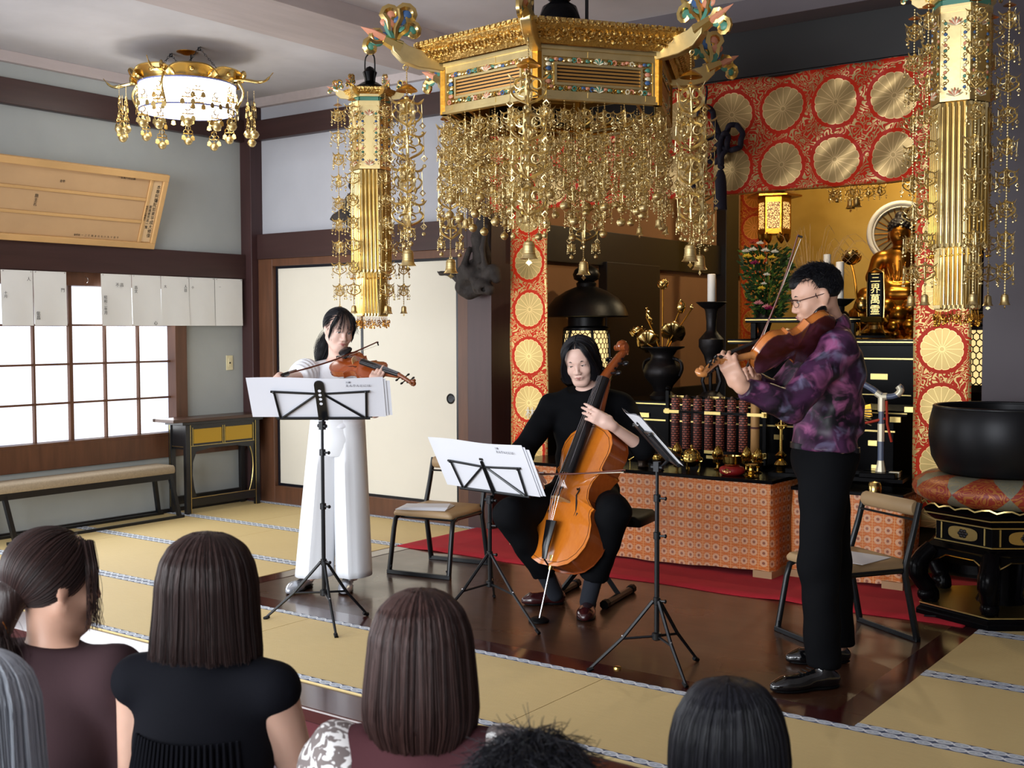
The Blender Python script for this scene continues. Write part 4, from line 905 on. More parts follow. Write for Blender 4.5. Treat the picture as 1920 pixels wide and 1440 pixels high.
def rim_leaf(b, c, rad, tilt, az, nr=14):
    M = T(c, rz=az) @ Matrix.Rotation(tilt, 4, 'Y')
    b.grid(lambda u, v: (rad*v*math.cos(u*2*PI), rad*v*math.sin(u*2*PI)*.85, rad*(.34*v*v+.1*v*math.sin(u*2*PI*nr/2)*(.3+.7*v))), 36, 5, M)
def lotus(b, c, s, op=1.0, nl=3):
    for ring_ in range(nl):
        n = 6
        for k in range(n):
            a = k*2*PI/n+ring_*.5; o = op*(.45+.3*ring_)
            M = T(c, rz=a) @ Matrix.Rotation(o, 4, 'Y')
            b.grid(lambda u, v: ((.12*math.sin(PI*v)+.05)*s*(1-.35*(2*u-1)**2), (u-.5)*s*.75*math.sin(PI*min(1, .12+.86*v))**.8, s*v*(1-.06*ring_)), 6, 6, M)
LF = [((.0, 0, .44), 'lotus', .075, .55, (.0, 0)), ((.14, .0, .31), 'bud', .055, 0, 0), ((-.13, 0, .25), 'leafedge', .062, 0, 0), ((-.2, .0, .11), 'lotus', .085, .9, 0), ((-.1, -.03, .06), 'leaf', .098, 1.1, 0), ((.1, -.04, .12), 'leaf', .1, .7, 0), ((.2, .04, .3), 'petal', .05, 0, 0)]
for c, kd, s, o, _ in LF:
    fl = MB()
    if kd == 'lotus': lotus(fl, c, s, o)
    elif kd == 'bud': fl.lathe([(.0, -.04), (.02, -.03), (.034, 0), (.03, .03), (0, .06)], 10, T(c))
    elif kd == 'leafedge': rim_leaf(fl, c, s, 1.25, .35)
    elif kd == 'leaf': rim_leaf(fl, c, s, -.75 if c[0] > 0 else -.95, -1.2)
    else: lotus(fl, c, s*.7, .2, 1)
    o_ = fl.obj('gilt_leaf' if 'leaf' in kd else 'gilt_flower', GOLDP, lot, 50); m_ = o_.modifiers.new('thick', 'SOLIDIFY'); m_.thickness = .002
    one('stem', lambda b: b.tube(spline([(c[0]*.12, c[1]*.1, 0), (c[0]*.5, c[1]*.5, c[2]*.5), (c[0], c[1], c[2])], 5), .0045, 5), GOLDO, lot, 60)

# ------------------------------------------------------------------ altar flowers
fa = thing('altar_flowers', 'tall green altar bouquet with chrysanthemums in front of the gold wall', 'flower arrangement', (-3.83, 8.55, 1.34))
GRN = mat('dark_green_leaf', C(34, 62, 30), .55, 0, var=(8, .4)); GRN2 = mat('fresh_green_leaf', C(78, 112, 42), .55)
one('vase', lambda b: b.lathe([(.06, 0), (.07, .02), (.04, .05), (.06, .12), (.07, .16), (.05, .2), (.07, .23)], 16), BRZ, fa, 40)
rr = random.Random(3); lf = MB()
for i in range(1100):
    a = rr.uniform(0, 2*PI); hgt = rr.uniform(.16, .70); rad = (.05+.13*math.sin(PI*.5*min(1, (hgt-.1)/.42)))*rr.random()**.45*1.1
    c = Vector((rad*math.cos(a)-.06*(hgt-.4)+.03, rad*math.sin(a)*.6, hgt)); d = Vector((math.cos(a)*.7, math.sin(a)*.7, rr.uniform(-.3, .9))).normalized(); n = d.orthogonal().normalized(); s = rr.uniform(.035, .07); lf.mi = 0 if rr.random() < .75 else 1
    lf.add([c-n*s*.05, c+d*s*.5-n*s*.22, c+d*s, c+d*s*.5+n*s*.22], [(0, 1, 2, 3)])
o_ = lf.obj('foliage', [GRN, GRN2], fa); o_['kind'] = 'stuff'
one('stem', lambda b: [b.tube([(0, 0, .1), (rr.uniform(-.12, .1), rr.uniform(-.06, .06), rr.uniform(.4, .68))], .004, 4) for _ in range(14)], GRN2, fa)
def mum(c, s, col, flat=.5):
    b = MB()
    for k in range(24):
        a = k*2.4; t_ = .25+.75*(k/24)**.6; d = Vector((math.cos(a)*t_, math.sin(a)*t_*1, (1-t_)*.9+.12)); b.tube([Vector(c), Vector(c)+d*s*.6, Vector(c)+d*s], [s*.06, s*.13, s*.03], 4, flat=flat)
    return b.obj('blossom', col, fa, 60)
WHB, YLB, MGB, PKB = mat('white_petal', C(236, 236, 226), .6), mat('yellow_petal', C(238, 206, 62), .6), mat('magenta_petal', C(150, 34, 88), .6), mat('pink_petal', C(226, 150, 160), .6)
for x, z, s, m in ((-.12, .99, .042, WHB), (-.03, 1.0, .045, WHB), (.1, .985, .045, WHB), (-.1, .93, .05, YLB), (.05, .9, .055, YLB), (.18, .97, .04, WHB), (.15, .91, .04, YLB), (-.02, .85, .05, MGB), (.05, .57, .04, YLB), (.1, .72, .035, WHB), (.02, .4, .05, PKB), (.1, .36, .045, PKB), (-.04, 1.08, .05, mat('red_petal', C(186, 70, 52), .6)), (.04, 1.07, .04, WHB), (.13, .34, .05, MGB), (.08, .62, .03, WHB)): mum((x*.8, -.13-.04*rr.random(), z*.69-.01), s*.9, m)
pg = thing('pampas_grass', 'spray of dry tan grass stems rising behind the violist bow', 'flower arrangement', (-3.5, 8.7, 1.34)); pgm = mat('dry_grass', C(190, 152, 96), .8); b = MB()
one('vase', lambda b: b.lathe([(.05, 0), (.06, .02), (.035, .05), (.05, .14), (.04, .2), (.055, .24)], 14), BRZ, pg, 40)
for i in range(70):
    a = rr.uniform(-1, 1)*.62; L = rr.uniform(.55, .86); y_ = rr.uniform(-.1, .1); b.tube(spline([(0, 0, .1), (.45*L*math.sin(a)*.6, y_*.5, .5*L), (L*math.sin(a)*.75, y_, L*math.cos(a*.8)), (L*math.sin(a)*1.05, y_, L*math.cos(a)*.98)], 3), .0016, 3)
b.obj('grass_stems', pgm, pg)['kind'] = 'stuff'

# ------------------------------------------------------------------ hanging gilt lantern, seated gilt figure
hl = thing('hanging_lantern', 'small hexagonal gilt lantern with glowing pierced panels hanging by the gold wall', 'lantern', (-3.86, 8.8, 2.16), .35)
GLW = NB('glowing_pierced_panel'); _v = GLW.co(); _p = GLW.vor(_v, 62, 'DISTANCE_TO_EDGE'); GLW.set(Base_Color=C(150, 96, 40), Roughness=.4, Emission_Color=GLW.mix(GLW.math('GREATER_THAN', _p, .13), C(60, 30, 8), C(255, 204, 122)), Emission_Strength=1.5); GLW = GLW.m
def hx(r_, k): return Vector((r_*math.cos(k*PI/3), r_*math.sin(k*PI/3), 0))
for k in range(6):
    p, q = hx(.125, k), hx(.125, k+1); mid = (p+q)/2; ex = (q-p).normalized(); ey = -mid.normalized(); L = (q-p).length/2; M = frame(mid, ex, ey, (0, 0, 1))
    one('glowing_panel', lambda b: b.box((-L+.012, -.002, .05), (L-.012, .004, .26)), GLW, hl).matrix_basis = M
    one('panel_frame', lambda b: (b.box((-L, -.006, .02), (L, .006, .05)), b.box((-L, -.006, .26), (L, .006, .31)), b.box((-L, -.006, .05), (-L+.012, .006, .26)), b.box((L-.012, -.006, .05), (L, .006, .26))), GOLDO, hl).matrix_basis = M
    one('foot', lambda b: b.lathe([(.0, -.06), (.015, -.045), (.026, -.02), (.03, .02)], 8, T(hx(.1, k))), GOLDO, hl, 40)
one('roof', lambda b: b.lathe([(.125, .31), (.215, .305), (.215, .318), (.16, .34), (.09, .385), (.03, .41), (.02, .43), (.035, .45), (0, .48)], 6), GOLDO, hl)
one('bottom_plate', lambda b: b.lathe([(0, .02), (.13, .02), (.13, .01), (0, .005)], 6), GOLDO, hl)
one('chain', lambda b: chain(b, (0, 0, .48), (0, 0, 1.24), .016), GOLDO, hl, 60)
ig = thing('gilt_hanging_ornament', 'gilt ornament cluster with two round bells hanging beside the gold wall', 'ornament', (-3.42, 9.0, 2.28))
for i, (dx, L) in enumerate(((0, .22), (.1, .26), (.16, .24), (.24, .12), (.34, .1), (-.04, .1))): string(ig, dx, .03*(i % 2), .72, .72-.16+L*.4-.1, ORN_M, [.42+.1*j for j in range(2)], BELL_L if i in (1, 2) else BELL_R)
one('hanger', lambda b: b.tube([(-.1, 0, .72), (.4, 0, .72)], .01, 6), GOLDO, ig); one('hanger_rod', lambda b: b.tube([(.15, 0, .72), (.15, 0, 1.125)], .01, 6), GOLDO, ig)
bd = thing('seated_gilt_figure', 'seated gilt temple figure with dark curled hair in front of a ring halo', 'statue', (-3.24, 10.0, 1.23), .30)
s = Solid(.03); z = .42
s.ell((0, 0, z+.12), (.2, .15, .14)); s.cap((0, .01, z+.1), (0, .02, z+.36), .13, .12); s.cap((-.14, .01, z+.37), (.14, .01, z+.37), .065); s.cap((0, 0, z+.42), (0, 0, z+.5), .05)
s.cap((-.1, -.05, z+.04), (-.27, -.12, z+.04), .08, .07); s.cap((.1, -.05, z+.04), (.27, -.12, z+.04), .08, .07); s.cap((-.27, -.12, z+.04), (.06, -.2, z+.05), .065, .05); s.cap((.27, -.12, z+.04), (-.06, -.2, z+.05), .065, .05)
for sx in (-1, 1): s.chain([(sx*.18, .01, z+.35), (sx*.22, -.04, z+.2), (sx*.06, -.16, z+.12)], [.06, .055, .032])
s.ell((0, -.17, z+.12), (.05, .035, .03)); s.ell((0, 0, z+.575), (.09, .095, .11)); s.ell((0, -.035, z+.545), (.078, .062, .075)); s.cap((0, -.09, z+.575), (0, -.104, z+.545), .008, .012, .008); s.ell((0, -.09, z+.52), (.03, .012, .008), k=.006)
for sx in (-1, 1): s.ell((sx*.094, .01, z+.545), (.012, .018, .05), k=.008); s.ell((sx*.034, -.1, z+.572), (.02, .016, .009), k=.005, op='s'); s.cap((sx*.012, -.098, z+.592), (sx*.055, -.082, z+.594), .006, .004, .006)
s.cap((-.02, -.092, z+.515), (.02, -.092, z+.515), .006, k=.006)
for i in range(9):
    a = -1.1+i*.27; s.cap((.19*math.sin(a), -.1-.04*math.cos(a), z+.34-.1*abs(a)), (.1*math.sin(a), -.15, z+.14), .011, .012, .01)
s.obj('body', mat('gilt_bronze_figure', C(190, 128, 48), .34, 1, var=(10, .25)), bd, .012, 1)
s = Solid(.012); s.ell((0, .012, z+.62), (.098, .1, .092)); s.ell((0, .02, z+.72), (.048, .05, .045)); s.cut((0, -.06, z+.6), (0, -1, -.6), .2)
for i in range(90):
    a = i*2.4; t_ = i/90; q = math.acos(1-1.25*t_); p = (.1*math.sin(q)*math.cos(a), .012+.102*math.sin(q)*math.sin(a), z+.62+.094*math.cos(q))
    if p[1] > -.06 or p[2] > z+.625: s.ell(p, (.011, .011, .011), k=.004)
s.obj('curled_hair', mat('dark_blue_hair', C(40, 34, 34), .5, .3), bd, .008, 1)
for r_, z0, n, up in ((.34, .3, 12, 1), (.3, .36, 10, 1), (.33, .24, 12, -1)):
    for k in range(n):
        a = k*2*PI/n; pt = MB(); pt.ell((r_*math.cos(a), r_*math.sin(a), z0), (.085, .085, .075), 10, 6, ) ; pt.obj('lotus_petal', GOLDO, bd, 60)
one('lotus_seat', lambda b: b.lathe([(.2, .0), (.36, .02), (.38, .06), (.25, .1), (.18, .14), (.2, .18), (.3, .2), (.34, .26), (.34, .34), (.3, .42), (0, .43)], 24), GOLDO, bd, 40)
one('halo', lambda b: (b.ring((0, .2, z+.59), .262, .024, n=48, k=8), b.ring((0, .19, z+.59), .228, .008, n=48, k=6), b.box((-.02, .19, .42), (.02, .22, z+.22))), mat('silver_gilt', C(226, 222, 214), .6, 0), bd, 50)
one('halo_disc', lambda b: b.lathe([(.0, .0), (.245, 0), (.245, .012), (0, .012)], 32, T((0, .212, z+.59), rx=PI/2)), mat('shaded_bronze_disc', C(128, 108, 66), .6, .2), bd, 40)
ra = MB()
for k in range(24):
    a = k*2*PI/24; ra.tube([(.1*math.cos(a), .196, z+.59+.1*math.sin(a)), (.23*math.cos(a), .196, z+.59+.23*math.sin(a))], .004, 4)
ra.obj('halo_rays', GOLDO, bd)
gl = thing('gilt_lotus_stem', 'gilt standing lotus flower beside the seated figure', 'ornament', (-3.5, 9.55, 1.23)); lb = MB(); lotus(lb, (0, 0, .72), .13, .8); lb.obj('gilt_flower', GOLDP, gl, 50); one('stem', lambda b: b.tube(spline([(.1, 0, 0), (.06, 0, .35), (.03, 0, .6), (0, 0, .72)], 4), .01, 6), GOLDO, gl, 60)
lb = MB(); lb.ell((.09, 0, .38), (.06, .05, .07), 12, 8); lb.ell((.02, -.04, .2), (.07, .06, .06), 12, 8); lb.obj('gilt_bud', GOLDP, gl, 60)
for i, (x, y, s_, lab) in enumerate(((-3.62, 9.45, .11, 'gilt metal leaf cluster left of the tablet'), (-2.98, 9.45, .12, 'gilt metal leaf cluster right of the tablet'), (-2.72, 9.5, .1, 'gilt metal leaf cluster by the brocade banner edge'))):
    g = thing('gilt_leaf_cluster', lab, 'ornament', (x, y, 1.23))
    for k in range(9): one('gilt_leaf', lambda b: b.ell((R.uniform(-1, 1)*s_, R.uniform(-.05, .05), .06+R.uniform(0, 1)*s_*1.5), (.05, .04, .045), 10, 7), GOLDO, g, 60)
    one('pedestal', lambda b: b.lathe([(.08, 0), (.09, .02), (.05, .05), (.1, .1)], 12), GOLDO, g, 40)
tb = thing('memorial_tablet', 'black tablet with gold characters on a gilt stand before the statue', 'tablet', (-3.17, 9.2, 1.36)); boxo('tablet_board', (-.062, -.012, .14), (.062, .012, .5), LACQ, tb, .012)
one('gilt_edge', lambda b: (b.tube([(-.066, 0, .12), (-.07, 0, .3), (-.062, 0, .5), (0, 0, .53), (.062, 0, .5), (.07, 0, .3), (.066, 0, .12)], .007, 6)), GOLDP, tb, 60)
one('tablet_stand', lambda b: (b.lathe([(.11, 0), (.12, .02), (.07, .05), (.06, .08), (.1, .11), (.08, .14)], 16), [b.tube([(sx*.02, -.03, .12), (sx*.11, -.08, -.0)], .006, 5) for sx in (-1, 1)]), GOLDP, tb, 40)
boxo('tablet_stand_block', (-.12, -.12, -.02), (.12, .12, .0), LACQ, tb)
text('gold_characters', '三\n界\n萬\n霊', .085, GOLDP, tb, T((0, -.0135, .325), rx=PI/2))

# ------------------------------------------------------------------ red stand, bowl gong
kd_ = thing('chime_stand', 'curved black and white stand with a red cord in front of the altar', 'stand', (-2.2, 6.5, .58), .12)
WBL = mat('pale_blue_lacquer', C(96, 106, 130), .3); BONE = mat('white_gilt_fitting', C(228, 218, 190), .35, .3)
one('arched_beam', lambda b: b.tube(spline([(-.56, 0, .47), (-.42, 0, .545), (-.28, 0, .545), (-.15, 0, .54), (-.06, 0, .5), (0, 0, .46), (.05, 0, .455), (.09, 0, .47), (.105, 0, .5), (.09, 0, .515)], 5), .017, 8), WBL, kd_, 60)
for sx in (0, -.42):
    one('post', lambda b: b.tube([(sx, 0, .03), (sx, 0, .46)], [.018, .015], 8), WBL, kd_, 40)
    one('white_fitting', lambda b: (b.tube([(sx, 0, .03), (sx, 0, .12)], [.03, .012], 8), b.tube([(sx, 0, .2), (sx, 0, .3)], .0195, 8), b.tube([(sx, 0, .37), (sx, 0, .46)], .0195, 8), b.tube([(sx-.03, 0, .475), (sx, 0, .455), (sx+.03, 0, .455)], .02, 8)), BONE, kd_, 40)
    boxo('foot', (sx-.1, -.1, 0), (sx+.1, .1, .03), LACQ, kd_, .005)
one('beam_tip', lambda b: b.tube(spline([(.085, 0, .465), (.105, 0, .49), (.09, 0, .515)], 3), .0195, 8), BONE, kd_, 60)
boxo('foot_rail', (-.46, -.02, .005), (.1, .02, .03), LACQ, kd_, .004); one('white_rail_end', lambda b: (b.box((.05, -.022, .003), (.105, .022, .032)), b.box((-.27, -.022, .003), (-.25, .022, .032))), BONE, kd_)
boxo('stand_base', (-.62, -.1, -.02), (.14, .12, -.0), LACQ, kd_)
RCORD = mat('vermilion_cord', C(196, 58, 34), .7)
one('red_cord', lambda b: (b.tube(spline([(.02, 0, .33), (-.1, -.03, .3), (-.2, -.04, .3), (-.24, -.04, .26), (-.2, -.04, .23), (-.15, -.04, .28), (-.22, -.04, .3)], 6), .008, 6), b.tube(spline([(-.16, -.04, .28), (-.14, -.04, .16), (-.2, -.04, .08), (-.18, -.04, .06)], 6), .006, 6), b.tube(spline([(-.22, -.04, .27), (-.25, -.04, .2), (-.19, -.04, .15), (-.2, -.04, .04)], 6), .006, 6), b.tube([(.03, -.01, .43), (.035, -.01, .3), (.06, -.01, .2)], .007, 6)), RCORD, kd_, 60)
one('chime_plate', lambda b: b.prism([(-.36, .4), (-.28, .43), (-.16, .38), (-.06, .41), (-.05, .34), (-.14, .31), (-.22, .33), (-.3, .3), (-.38, .33)], .012, T((0, .012, 0), rx=PI/2)), GOLDO, kd_)
one('carved_waves', lambda b: [b.tube(spline([(-.36+.01*i, -.02, .44-.016*i), (-.25, -.025, .45-.022*i), (-.15, -.02, .38-.01*i), (-.05, -.02, .38-.018*i)], 5), .0045, 5) for i in range(6)], mat('grey_gilt_wave', C(140, 124, 88), .4, .8), kd_, 60)
for i, (x, z, w_) in enumerate(((-.1, .16, .05), (.02, .3, .06), (.1, .36, .05), (-.08, .02, .06))): boxo('gilt_fitting', (x, .13, z), (x+w_, .15, z+.03), GTRIM, kd_)

cx, cy = -1.44, 6.05
st = thing('gong_stand', 'black hexagonal lacquer stand with gilt cartouches under the bowl gong', 'stand', (cx, cy, 0), math.radians(36))
def hexl(prof): return lambda b: b.lathe(prof, 6)
one('base_plinth', hexl([(.42, 0), (.42, .03), (.4, .045), (.4, .06), (0, .06)]), LACQ, st, None, bevel=.004); one('gilt_edge', hexl([(.404, .056), (.404, .062), (.396, .0625)]), GTRIM, st)
one('waist', hexl([(.0, .34), (.36, .335), (.38, .35), (.335, .37), (.325, .38), (.325, .47), (.35, .485), (.37, .5), (.39, .53), (.36, .55), (0, .55)]), LACQ, st, None, bevel=.003)
for z_, r_ in ((.378, .331), (.472, .331), (.512, .383)): one('gilt_edge', lambda b: b.ring((0, 0, z_), r_, .004, (1, 0, 0), (0, 1, 0), 6, 4), GTRIM, st)
for k in range(6):
    a = k*PI/3; p, q = hx(.326, k), hx(.326, k+1); mid = (p+q)/2; ex = (q-p).normalized(); ey = -mid.normalized(); M = frame(mid, ex, ey, (0, 0, 1))
    pn = one('gilt_cartouche', lambda b: b.add([(.085*math.copysign(abs(math.cos(t))**.6, math.cos(t)), -.004, .425+.032*math.copysign(abs(math.sin(t))**.7, math.sin(t))) for t in [i*PI/12 for i in range(24)]], [tuple(range(24))]), GOLDP, st); pn.matrix_basis = M
    em = one('flower_emblem', lambda b: [b.ell((.018*math.cos(i*1.05), -.007, .425+.014*math.sin(i*1.05)), (.011, .004, .009), 6, 4) for i in range(6)] + [b.ell((0, -.008, .425), (.01, .005, .01), 6, 4)], BRZ, st, 40); em.matrix_basis = M
    for sx in (-1, 1): boxo('gilt_bar', (sx*.125-.004, -.005, .385), (sx*.125+.004, .002, .466), GTRIM, st).matrix_basis = M
    ap = one('apron', lambda b: b.add([(x_, yy, z_) for yy in (-.006, .012) for x_, z_ in ((-.17, .34), (.17, .34), (.17, .27), (.12, .29), (.08, .315), (-.08, .315), (-.12, .29), (-.17, .27))], [tuple(range(8))[::-1], tuple(range(8, 16))]+[(i, (i+1) % 8, 8+(i+1) % 8, 8+i) for i in range(8)]), LACQ, st); ap.matrix_basis = frame(mid*1.06, ex, ey, (0, 0, 1))
    one('gilt_scroll', lambda b: b.tube([(-.165, -.008, .268), (-.12, -.008, .288), (-.08, -.008, .312), (.08, -.008, .312), (.12, -.008, .288), (.165, -.008, .268)], .004, 4), GOLDP, st).matrix_basis = frame(mid*1.06, ex, ey, (0, 0, 1))
    one('leg', lambda b: (b.tube(spline([(.34, 0, .33), (.4, 0, .27), (.41, 0, .2), (.36, 0, .13), (.34, 0, .1), (.36, 0, .07)], 5), [.045]*6+[.05]*5+[.045]*5+[.035]*5+[.04]*5, 8), b.ell((.365, 0, .1), (.05, .045, .042), 10, 8)), LACQ, st, 60).rotation_euler = (0, 0, a)
one('inner_support', lambda b: b.lathe([(.12, .06), (.1, .1), (.12, .34)], 12), LACQ, st, 40)
cu = thing('gong_cushion_ring', 'large round red and gold brocade ring cushion under the bowl gong', 'cushion', (cx, cy, .552))
CR1 = NB('red_gold_cushion_brocade'); _v = CR1.co(); x, y, z = CR1.sep(_v)
_a = CR1.math('ARCTAN2', y, x); _t = CR1.math('SINE', CR1.math('MULTIPLY', _a, 5)); _m = CR1.math('LESS_THAN', CR1.math('ABSOLUTE', CR1.math('DIVIDE', CR1.math('SUBTRACT', z, .075), .085)), CR1.math('ADD', CR1.math('ABSOLUTE', _t), .0))
_g = scroll_gold(CR1, _v, 16)
CR1.set(Base_Color=CR1.mix(_m, CR1.mix(CR1.math('MULTIPLY', _g, .35), C(118, 116, 100), C(160, 146, 108)), CR1.mix(CR1.math('MULTIPLY', _g, .5), C(142, 46, 32), C(200, 140, 62))), Roughness=.45, Metallic=CR1.math('MULTIPLY', _g, .3)); CR1 = CR1.m
one('cushion_pad', lambda b: b.lathe([(0, .02), (.3, .0), (.36, .012), (.41, .04), (.425, .075), (.41, .11), (.36, .14), (.3, .15), (.2, .135), (0, .125)], 48), CR1, cu, 80)
one('lace_edge', lambda b: b.tube([(.375*math.cos(i*PI/36), .375*math.sin(i*PI/36), .006+.008*math.sin(i*2.1)) for i in range(72)], .005, 4, True), GTRIM, cu, 60)
gg = thing('bowl_gong', 'large black bronze bowl gong resting on the brocade cushion', 'bowl', (cx, cy, .68)); gg.scale = (1.1, 1.1, 1)
one('bowl', lambda b: b.lathe([(.0, .0), (.2, .0), (.27, .03), (.305, .1), (.318, .2), (.315, .28), (.3, .345), (.296, .352), (.288, .352), (.284, .34), (.295, .25), (.28, .1), (.2, .04), (0, .03)], 56), mat('black_bronze', C(24, 24, 27), .4, .6, var=(2, .1, (1, 1, 8))), gg, 40)
one('bowl_rim', lambda b: b.ring((0, 0, .348), .293, .009, (1, 0, 0), (0, 1, 0), 56, 8), BLKM, gg, 80)

# ------------------------------------------------------------------ rug, bench, side table, board, papers
RUG = mat('red_felt', C(172, 24, 40), .95, 0, var=(6, .08), bump=(260, .4, .003))
rg = thing('red_rug', 'red felt rug under the brocade tables', 'rug', (-3.3, 6.2, 0))
def rugf(u, v):
    y = -.56-.01*math.sin(u*31)*(1-v)+1.15*v; return (-1.79+3.58*u, y, .005+.006*max(0, math.sin(u*19))**8*(1-v)**3)
o_ = one('felt', lambda b: b.grid(rugf, 120, 10), RUG, rg, 60); m_ = o_.modifiers.new('thick', 'SOLIDIFY'); m_.thickness = .004
BEIGE = mat('beige_woven_seat', C(152, 136, 112), .8, 0, var=(90, .14), bump=(220, .4, .003))
TANV = mat('tan_vinyl_seat', C(176, 146, 108), .5, 0, var=(4, .05), bump=(20, .1, .003))
bn = thing('bench', 'long low bench with a beige seat and black legs under the window', 'bench', (-7.31, 4.83, 0)); Y0, Y1 = -.78, .68
def cush(b, x0, x1, y0, y1, z0, z1, r=.02):
    n = 6; pr = [(x0+.006, z0), (x0, z0+.012), (x0+.004, z1-r*.7), (x0+r, z1), (x1-r, z1), (x1-.004, z1-r*.7), (x1, z0+.012), (x1-.006, z0)]
    rows = [(y0, .8), (y0+.006, .94), (y0+.02, 1), (y1-.02, 1), (y1-.006, .94), (y1, .8)]; cz = (z0+z1)/2; cx = (x0+x1)/2; vs = []
    for y, s_ in rows: vs += [(cx+(x-cx)*(.5+.5*s_), y, cz+(z-cz)*s_) for x, z in pr]
    m = len(pr); fs = [(i*m+k, i*m+(k+1) % m, (i+1)*m+(k+1) % m, (i+1)*m+k) for i in range(len(rows)-1) for k in range(m)]
    b.add(vs, fs+[tuple(range(m))[::-1], tuple((len(rows)-1)*m+k for k in range(m))])
one('seat', lambda b: cush(b, -.12, .12, Y0, Y1, .345, .405), BEIGE, bn, 60)
for sx in (-1, 1):
    boxo('seat_rail', (sx*.1-.012, Y0+.03, .3), (sx*.1+.012, Y1-.02, .345), BLKM, bn, .003); boxo('floor_bar', (sx*.125-.012, Y0+.1, 0), (sx*.125+.012, Y1+.06, .024), BLKM, bn, .003)
    for yy, s2 in ((Y0+.12, 1), (Y1-.02, 1)):
        one('leg', lambda b: b.tube([(sx*.125, yy+.04, .01), (sx*.098, yy-.02, .33)], .02, 4, up=(0, 1, 0)), BLKM, bn)
for yy in (Y0+.1, Y1-.04): one('leg_brace', lambda b: b.tube(spline([(-.1, yy, .33), (-.06, yy, .3), (.06, yy, .3), (.1, yy, .33)], 3), .008, 5), BLKM, bn)
cbn = thing('side_table', 'black lacquer side table with two gold drawer fronts and gilt lines in the corner', 'table', (-7.36, 6.02, 0)); hx_, hy_ = .09, .345
boxo('table_top', (-.12, -.5, .715), (.135, .5, .74), mat('brown_lacquer_top', C(70, 46, 34), .3), cbn, .004); boxo('top_moulding', (-.1, -.4, .69), (.115, .4, .715), LACQM, cbn, .003)
for sx in (-1, 1):
    for sy in (-1, 1):
        boxo('leg', (sx*hx_-.016, sy*hy_-.022, 0), (sx*hx_+.016, sy*hy_+.022, .69), LACQM, cbn, .002)
        boxo('gilt_line', (sx*hx_+.014*sx, sy*hy_-.024*sy, .0), (sx*hx_+.018*sx, sy*hy_-.02*sy, .69), GTRIM, cbn) if sx > 0 else boxo('gilt_line', (sx*hx_-.002, sy*hy_+.0225*sy, .05), (sx*hx_+.002, sy*hy_+.0235*sy, .69), GTRIM, cbn)
    boxo('drawer_case', (-hx_, -hy_, .5), (hx_+.01, hy_, .69), LACQM, cbn) if sx > 0 else None
    boxo('stretcher', (sx*hx_-.012, -hy_, .06), (sx*hx_+.012, hy_, .125), LACQM, cbn, .002)
boxo('gilt_line', (hx_+.012, -hy_+.03, .122), (hx_+.014, hy_-.03, .126), GTRIM, cbn); boxo('gilt_line', (hx_+.0105, -hy_+.03, .525), (hx_+.0125, hy_-.03, .528), GTRIM, cbn)
boxo('side_panel', (-hx_, -hy_-.012, .52), (hx_, -hy_, .69), LACQM, cbn); boxo('gilt_line', (-hx_+.01, -hy_-.0135, .52), (hx_-.02, -hy_-.012, .524), GTRIM, cbn)
DRW = mat('gold_cloth_drawer_front', C(184, 146, 40), .6, .2, bump=(200, .3, .002, (1, 1, 6)))
for sy in (-1, 1):
    d = boxo('drawer', (hx_+.004, sy*.155-.135, .545), (hx_+.014, sy*.155+.135, .655), DRW, cbn)
    for e in (-1, 1): boxo('gilt_line', (hx_+.01, sy*.155+e*.146-.002, .53), (hx_+.016, sy*.155+e*.146+.002, .67), GTRIM, d)
for sy in (-1, 1):
    one('curved_spandrel', lambda b: (lambda P_: b.add([(xx, y_*sy, z_) for xx in (hx_-.01, hx_+.006) for y_, z_ in P_], [tuple(range(len(P_))), tuple(range(len(P_), 2*len(P_)))[::-1]]+[(i, len(P_)+i, len(P_)+(i+1) % len(P_), (i+1) % len(P_)) for i in range(len(P_))]))([(.33, .12), (.33, .51), (.15, .51), (.15, .495), (.26, .48), (.295, .4), (.3, .3), (.285, .2), (.26, .12)]), LACQM, cbn)
one('gilt_arc', lambda b: b.tube(spline([(hx_+.008, .27, .48), (hx_+.008, .295, .4), (hx_+.008, .3, .3), (hx_+.008, .285, .2), (hx_+.008, .26, .125)], 4), .003, 5), GTRIM, cbn, 60)
# donors' board leaning out from the wall
WOODB = mat('pale_cypress_board', C(206, 164, 108), .6, 0, var=(2.4, .1, (1, 1, 9)))
WOODC = mat('cream_board_strip', C(222, 190, 146), .65)
INK = mat('black_ink', C(28, 26, 26), .8)
BM = frame((-7.44, 5.52, 2.036), (0, 1, 0), (.36, 0, .933), (.933, 0, -.36))
bd_ = thing('donor_board', 'wide pale wooden board with brushed black characters leaning out above the window papers', 'sign', (0, 0, 0)); bd_.matrix_basis = BM
W_, H_ = 2.1, .575
boxo('back_board', (-W_, 0, -.012), (0, H_, 0), WOODB, bd_)
boxo('frame_rail', (-W_, H_-.05, 0), (0, H_, .022), WOODB, bd_, .004); boxo('frame_rail', (-W_, 0, 0), (0, .045, .022), WOODB, bd_, .004); boxo('frame_rail', (-.04, .045, 0), (0, H_-.05, .022), WOODB, bd_, .004)
boxo('board_strip', (-.125, .05, 0), (-.045, H_-.055, .006), WOODC, bd_); boxo('frame_rail', (-.15, .046, 0), (-.127, H_-.05, .014), WOODB, bd_, .003)
for z in (.19, .36): boxo('frame_rail', (-W_, z, 0), (-.152, z+.022, .01), WOODB, bd_, .003)
for i in range(9): boxo('name_slat', (-W_+.2+i*.012-.01, .05, 0), (-W_+.2+i*.012, .188, .004), WOODC, bd_)
for i in range(3): boxo('plain_board', (-W_+.003, (.048, .214, .384)[i], .0), (-.155, (.188, .358, .522)[i], .003), mat('soft_tan_field', C(196, 160, 118), .7, 0, var=(3, .06)) if i == 0 else bpy.data.materials['soft_tan_field'], bd_)
